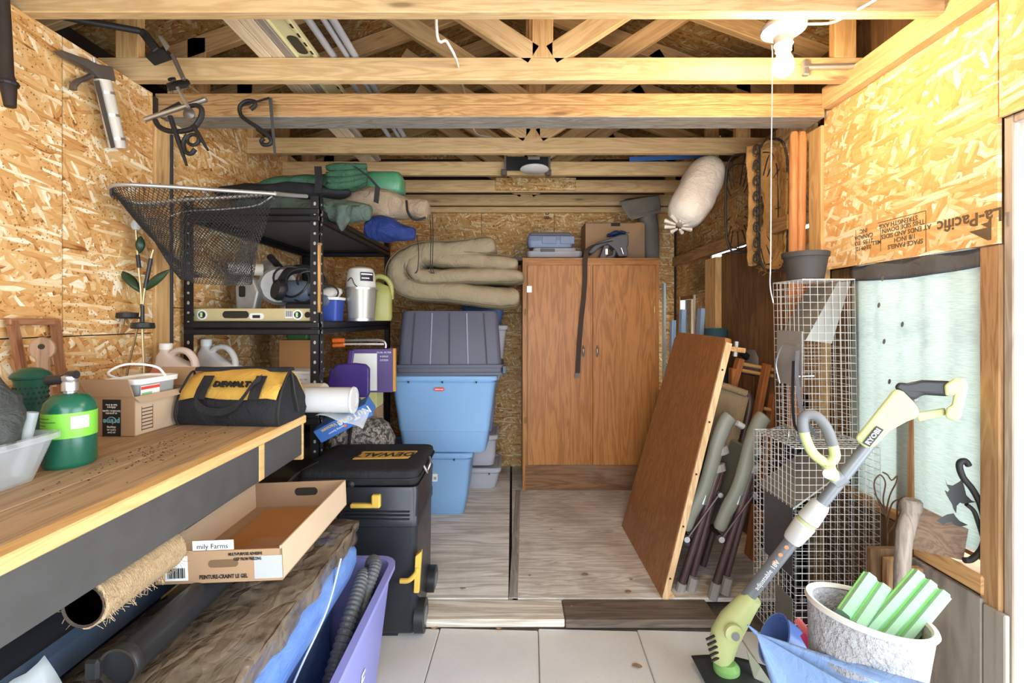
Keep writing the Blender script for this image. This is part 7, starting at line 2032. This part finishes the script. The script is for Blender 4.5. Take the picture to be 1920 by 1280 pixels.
# --- jointed arm
ja = thing('jointed_arm', 'jointed black metal arm hanging down from the truss with clamp plates', 'metal arm', W(280, 70, 1.66))
J = lambda px, py, d=1.66: W(px, py, d)
MB().tube([J(-30, 2, 1.40), J(30, 12, 1.45), J(150, 38, 1.55), J(262, 58, 1.63), J(272, 64)], 0.011, 10).build('long_rod', M_iron, ja, world=True, smooth=True)
bar(J(268, 60), J(297, 98), 0.025, 0.03, M_iron, 'arm_link', ja)
MB().hexa([J(272, 106, 1.66), J(290, 124, 1.66), J(324, 112, 1.66), J(306, 92, 1.66), J(274, 98, 1.74), J(288, 112, 1.74), J(324, 102, 1.74), J(306, 86, 1.74)]).build('clamp_plate', M_iron, ja, world=True, bevel=0.003)
MB().hexa([J(296, 68, 1.66), J(302, 68, 1.66), J(318, 88, 1.66), J(312, 96, 1.66), J(296, 66, 1.70), J(304, 66, 1.70), J(319, 87, 1.70), J(312, 94, 1.70)]).build('pale_plate', M_galv, ja, world=True)
bar(J(323, 102), J(345, 150), 0.012, 0.016, M_gun, 'lower_link', ja)
MB().hexa([J(311, 160, 1.66), J(318, 172, 1.66), J(352, 165, 1.66), J(358, 156, 1.66), J(311, 156, 1.72), J(330, 150, 1.72), J(350, 147, 1.72), J(356, 152, 1.72)]).build('clamp_plate', M_iron, ja, world=True, bevel=0.003)
MB().lathe([(0, 0), (0.013, 0), (0.013, 0.005), (0, 0.006)], 14, frame(J(323, 150, 1.65), (1, 0, 0), (0.1, -0.7, 0.6))).build('wing_knob', M_iron, ja, world=True, smooth=True)
MB().cyl(J(333, 164), J(354, 203), 0.006, seg=8).build('thin_rod', M_steel, ja, world=True, smooth=True)
# --- hanging bracket with bright bar
br = thing('scroll_bracket', 'black scroll bracket with a bright chrome bar hanging at the beam end', 'bracket', J(330, 205, 1.72))
MB().cyl(J(272, 224, 1.72), J(387, 186, 1.72), 0.009, seg=10).build('chrome_bar', M_steel, br, world=True, smooth=True)
MB().hexa([J(290, 218, 1.73), J(345, 200, 1.73), J(345, 200, 1.745), J(290, 218, 1.745), J(300, 208, 1.73), J(335, 190, 1.73), J(335, 190, 1.745), J(300, 208, 1.745)]).build('mount_plate', M_iron, br, world=True)
MB().tube(spline([J(291, 225, 1.72), J(298, 237, 1.72), J(315, 245, 1.72), J(340, 246, 1.72), J(362, 240, 1.72), J(376, 222, 1.72), J(378, 205, 1.72), J(368, 197, 1.72), J(356, 198, 1.72)], 6), 0.0095, 8).build('scroll', M_iron, br, world=True, smooth=True)
for (a, b, r0) in (((319, 218), (350, 310), 0.009), ((362, 235), (390, 282), 0.008)):
    MB().tube([J(*a, 1.71), J((a[0] + b[0]) / 2, (a[1] + b[1]) / 2, 1.71), J(*b, 1.71)], [r0, r0, r0 * 0.5], 8).build('spike', M_iron, br, world=True)
MB().tube([J(362 + 11 * math.cos(2 * PI * k / 16), 262 + 10 * math.sin(2 * PI * k / 16), 1.71) for k in range(16)], 0.0065, 8, closed=True).build('scroll_ring', M_iron, br, world=True)
MB().tube(spline([J(352, 252, 1.71), J(344, 268, 1.71), J(348, 284, 1.71), J(358, 288, 1.71), J(366, 280, 1.71)], 6), 0.008, 8).build('scroll_tail', M_iron, br, world=True)
MB().lathe([(0, 0), (0.020, 0.0), (0.022, 0.006), (0.01, 0.014), (0, 0.015)], 16, frame(J(356, 214, 1.715), (1, 0, 0), (0, -1, 0))).build('boss', M_gun, br, world=True, smooth=True)
# --- second bracket on the beam
b2_ = thing('scroll_bracket', 'black iron shelf bracket with open scroll hanging on the front of the beam', 'bracket', J(505, 190, 1.94))
MB().hexa([J(455, 200, 1.94), J(505, 186, 1.94), J(505, 186, 1.97), J(455, 200, 1.97), J(455, 196, 1.94), J(505, 181, 1.94), J(505, 181, 1.97), J(455, 196, 1.97)]).build('top_arm', M_iron, b2_, world=True)
MB().hexa([J(513, 290, 1.95), J(518, 288, 1.95), J(518, 288, 1.975), J(513, 290, 1.975), J(503, 182, 1.95), J(510, 184, 1.95), J(510, 184, 1.975), J(503, 182, 1.975)]).build('back_bar', plain('worn_iron', (0.07, 0.065, 0.06), 0.6, 0.3), b2_, world=True)
MB().tube(spline([J(470, 205, 1.95), J(478, 198, 1.95), J(476, 190, 1.95), J(462, 190, 1.95), J(450, 200, 1.95), J(452, 216, 1.95), J(466, 228, 1.95), J(482, 238, 1.95), J(498, 250, 1.95), J(508, 262, 1.95), J(506, 270, 1.95), J(494, 271, 1.95), J(490, 264, 1.95), J(495, 260, 1.95)], 6), 0.0085, 8).build('scroll', M_iron, b2_, world=True, smooth=True)
# --- blue cable down the post
o = MB().tube([Vector((XL + 0.018, 2.035, 2.05)), Vector((XL + 0.018, 2.035, 0.9))], 0.006, 8).build('dark_cable', plain('dark_cable', (0.015, 0.02, 0.03), 0.5))
tag(o, 'dark cable running down the wall post', 'cable')

# --- landing net
nt = thing('landing_net', 'landing net with aluminium hoop and black mesh bag hanging before the shelving', 'fishing net', W(300, 360, 1.80))
L1, L2, TP = W(216, 347, 1.62), W(262, 381, 1.80), W(514, 363, 1.88)
M_alu2 = plain('aluminium_tube', (0.50, 0.48, 0.45), 0.35, 0.7, var=0.15)
hoop = spline([TP, W(420, 357, 1.76), W(300, 349, 1.66), L1, W(214, 362, 1.70), L2, W(350, 374, 1.82), W(440, 369, 1.86), TP], 6)[:-1]
MB().tube(hoop, 0.0075, 10, closed=True).build('hoop', M_alu2, nt, world=True, smooth=True)
N = 84
hs_ = [hoop[int(i * len(hoop) / N) % len(hoop)] + (hoop[(int(i * len(hoop) / N) + 1) % len(hoop)] - hoop[int(i * len(hoop) / N) % len(hoop)]) * ((i * len(hoop) / N) % 1.0) for i in range(N)]
bot = [W(405 + 62 * math.cos(2 * PI * (i / N - 0.02)), 528 - 6 * math.sin(2 * PI * i / N) + 5 * math.cos(2 * PI * i / N), 1.84 + 0.05 * math.sin(2 * PI * i / N)) for i in range(N)]
rows = 46
mb = MB()
gv = []
for j in range(rows):
    v_ = j / (rows - 1)
    row = []
    for i in range(N):
        ii = (i + (0.5 if j % 2 else 0)) % N
        i0 = int(ii) % N; i1 = (i0 + 1) % N; f_ = ii - int(ii)
        a = hs_[i0].lerp(hs_[i1], f_); b = bot[i0].lerp(bot[i1], f_)
        p = a.lerp(b, v_ ** 0.92)
        p.x += 0.012 * math.sin(v_ * 7 + i * 0.4) * v_
        row.append(mb.bm.verts.new(p))
    gv.append(row)
for j in range(rows - 1):
    for i in range(N):
        k = i if j % 2 == 0 else (i + 1) % N
        a = gv[j][i]
        if j % 2 == 0:
            n1, n2 = gv[j + 1][i], gv[j + 1][(i - 1) % N]
        else:
            n1, n2 = gv[j + 1][i], gv[j + 1][(i + 1) % N]
        for b in (n1, n2):
            try:
                mb.bm.edges.new((a, b))
            except ValueError:
                pass
# thin strings from the edges
mbs = MB()
for e in mb.bm.edges:
    p, q_ = e.verts[0].co.copy(), e.verts[1].co.copy()
    mbs.tube([p, q_], 0.00125, 3, caps=False)
mb.bm.free()
net = mbs.build('mesh_bag', plain('net_black', (0.025, 0.024, 0.022), 0.8), nt, world=True)
net['kind'] = 'stuff'
MB().tube([hs_[i] + Vector((0, 0, 0.010 if i % 2 else -0.022)) for i in range(0, N)], 0.0022, 5, closed=True).build('lacing_cord', plain('lacing', (0.05, 0.045, 0.04), 0.8), nt, world=True)
MB().tube(spline([W(320, 405, 1.80), W(350, 396, 1.82), W(420, 392, 1.84), W(480, 385, 1.86), W(510, 368, 1.87)], 6), 0.003, 6).build('grey_cord', plain('grey_cord', (0.30, 0.28, 0.25), 0.7), nt, world=True)
MB().tube(spline([W(515, 363, 1.88), W(545, 366, 1.98), W(575, 368, 2.07)], 4), 0.009, 8).build('handle_stub', M_alu2, nt, world=True, smooth=True)

# --- solar flower stakes leaning on the wall
M_gold = plain('brass_stake', (0.50, 0.38, 0.20), 0.3, 0.8)
M_leafg = plain('dark_green_leaf', (0.02, 0.045, 0.02), 0.4)
def leaf(root, p, q_, w_, nrm=(0.6, -0.7, 0.3)):
    p = Vector(p); q_ = Vector(q_)
    M = frame(p, q_ - p, nrm)
    L_ = (q_ - p).length
    mb = MB()
    mb.grid(lambda u, v: M @ Vector((L_ * u, w_ * math.sin(PI * u) ** 0.8 * (v - 0.5), 0.012 * math.sin(PI * u) - 0.010 * abs(v - 0.5))), 10, 5)
    return mb.build('leaf', M_leafg, root, world=True, smooth=True, solid=0.0015)


S = lambda px, py: W(px, py, 1.80)
s1 = thing('solar_stake', 'brass garden stake with dark leaves and a glass bulb leaning on the wall', 'garden stake', S(240, 700))
MB().tube(spline([S(226, 766), S(240, 690), S(254, 630), S(265, 570), S(260, 500), S(255, 430)], 5), 0.0042, 8).build('stem', M_gold, s1, world=True, smooth=True)
MB().lathe([(0, -0.022), (0.012, -0.018), (0.018, 0.0), (0.012, 0.018), (0, 0.024)], 18, Matrix.Translation(S(255, 422))).build('glass_bulb', M_clear, s1, world=True, smooth=True)
MB().lathe([(0, 0), (0.037, 0), (0.040, 0.006), (0.037, 0.022), (0, 0.026)], 26, Matrix.Translation(S(240, 597))).build('solar_disc', M_blk, s1, world=True, smooth=True, angle=30)
MB().cyl(S(240, 592), S(264, 596), 0.006, seg=8).build('disc_arm', M_blk, s1, world=True)
leaf(s1, S(264, 548), S(226, 506), 0.035)
leaf(s1, S(262, 475), S(264, 442), 0.030)
MB().cyl(S(258, 478), S(261, 502), 0.007, seg=10).build('sleeve', M_blk, s1, world=True)
s2 = thing('solar_stake', 'brass garden stake with leaf and the lower black solar disc', 'garden stake', S(270, 700))
S2 = lambda px, py: W(px, py, 1.77)
MB().tube(spline([S2(273, 769), S2(270, 690), S2(267, 610), S2(270, 555), S2(282, 490), S2(288, 468)], 5), 0.0042, 8).build('stem', M_gold, s2, world=True, smooth=True)
MB().lathe([(0, 0), (0.036, 0), (0.039, 0.006), (0.036, 0.022), (0, 0.026)], 26, Matrix.Translation(S2(268, 616))).build('solar_disc', M_blk, s2, world=True, smooth=True, angle=30)
leaf(s2, S2(270, 545), S2(318, 505), 0.03)
MB().cyl(S2(272, 540), S2(283, 484), 0.007, seg=10).build('sleeve', M_blk, s2, world=True)
MB().cyl(S2(267, 612), S2(267, 570), 0.0065, seg=10).build('sleeve', M_blk, s2, world=True)

# ================================================================ LYING ON THE TRUSSES
ZL = ZC1 + 0.001
M_trimb = wood('pale_trim', (0.76, 0.62, 0.43), (0.60, 0.45, 0.27), 'Y', knots=0.3)
for k, (x0, x1, th, m, lab) in enumerate([(-0.998, -0.946, 0.035, M_trimb, 'pale pine batten, outermost of the timber lying on the trusses'), (-0.944, -0.892, 0.030, M_trimb, 'second pale pine batten lying on the trusses'), (-0.889, -0.855, 0.020, wood('grey_trim', (0.40, 0.34, 0.29), None, 'Y', knots=0.2), 'greyish batten lying on the trusses beside the long level')]):
    o = part('batten', m, None, x0, x1, 1.28, 3.25 - 0.1 * k, ZL, ZL + th, bevel=0.003)
    tag(o, lab, 'batten', 'battens on the trusses')
ll = thing('long_level', 'long pale yellow box level with black grips lying on the trusses', 'level', (-0.81, 1.6, ZL))
M_ly = plain('pale_yellow_level', (0.66, 0.60, 0.32), 0.4)
part('flange', M_ly, ll, -0.042, -0.032, -0.35, 0.75, 0, 0.024, bevel=0.002)
part('flange', M_ly, ll, 0.028, 0.042, -0.35, 0.75, 0, 0.024, bevel=0.002)
part('web_plate', M_ly, ll, -0.032, 0.028, -0.35, 0.75, 0.008, 0.014)
oval(MB(), 0.0, 0.0, 0.12, 0.042, 0, 0.002).build('grip_slot', M_blk, ll).matrix_basis = Matrix.Translation((-0.002, 0.17, 0.0065)) @ Matrix.Rotation(R(90), 4, 'Z') @ Matrix.Rotation(R(-90), 4, 'X') @ Matrix.Translation((0, -0.002, 0))
mb = MB()
for k in range(18):
    mb.box(0.031, 0.039, -0.30 + 0.055 * k, -0.275 + 0.055 * k, -0.0006, 0.0)
mb.build('scale_marks', M_blkp, ll)['kind'] = 'stuff'
M_pvc = plain('grey_pvc', (0.33, 0.33, 0.345), 0.45, var=0.06)
for k, (x, r_, y1, lab) in enumerate([(-0.712, 0.013, 2.75, 'grey plastic pipe nearest the long level on the trusses'), (-0.656, 0.011, 2.82, 'middle grey plastic pipe on the trusses'), (-0.626, 0.0135, 2.90, 'grey plastic pipe farthest from the long level on the trusses')]):
    o = MB().cyl((x, 1.28, ZL + r_), (x + 0.01, y1, ZL + r_), r_, seg=16).build('plastic_pipe', M_pvc, smooth=True)
    tag(o, lab, 'pipe', 'pipes on the trusses')
# white cable in the roof
o = MB().tube(spline([Vector((-0.22, 1.45, 2.75)), W(818, 45, 1.60), W(838, 78, 1.66), W(856, 114, 1.76), W(870, 170, 2.2), W(890, 246, 2.75), W(925, 258, 2.85)], 6), 0.005, 8).build('white_cable', M_cord, smooth=True)
tag(o, 'white electric cable running through the roof trusses', 'cable')
# utility light / opener unit on the far truss
ou = thing('truss_fixture', 'black electrical fixture with a round lens fixed under the far truss', 'fixture', W(985, 310, 3.03))
q = lambda px, py, d=3.03: W(px, py, d)
MB().hexa([q(948, 320, 3.02), q(1028, 320, 3.02), q(1028, 320, 3.05), q(948, 320, 3.05), q(948, 294, 3.02), q(1028, 294, 3.02), q(1028, 294, 3.05), q(948, 294, 3.05)]).build('back_box', M_blk, ou, world=True)
MB().lathe([(0, 0), (0.088, 0), (0.091, 0.006), (0.08, 0.012), (0, 0.015)], 28, frame(q(1002, 316, 2.95), (1, 0, 0), (0, -0.12, -0.99)), sy=0.8).build('lens', plain('lens_white', (0.7, 0.7, 0.68), 0.25), ou, world=True, smooth=True)
MB().hexa([q(990, 299, 2.99), q(1012, 299, 2.99), q(1012, 299, 3.02), q(990, 299, 3.02), q(990, 293, 2.99), q(1012, 293, 2.99), q(1012, 293, 3.02), q(990, 293, 3.02)]).build('metal_box', M_galv, ou, world=True)
for px in (945, 1028):
    MB().box(-0.018, 0.018, -0.02, 0.02, -0.018, 0.018, 0.004, Matrix.Translation(q(px, 324, 3.02))).build('bracket_foot', M_gun, ou, world=True)
    MB().cyl(q(px + 2, 318, 3.02), q(px + 2, 292, 3.02), 0.008, seg=8).build('bracket_rod', M_steel, ou, world=True)
o = MB().hexa([q(1180, 303, 3.0), q(1330, 296, 3.0), q(1330, 296, 3.04), q(1180, 303, 3.04), q(1180, 294, 3.0), q(1330, 289, 3.0), q(1330, 289, 3.04), q(1180, 294, 3.04)]).build('blue_board', plain('blue_foam_board', (0.05, 0.14, 0.42), 0.6))
tag(o, 'strip of blue foam board tucked between the far trusses', 'foam board')
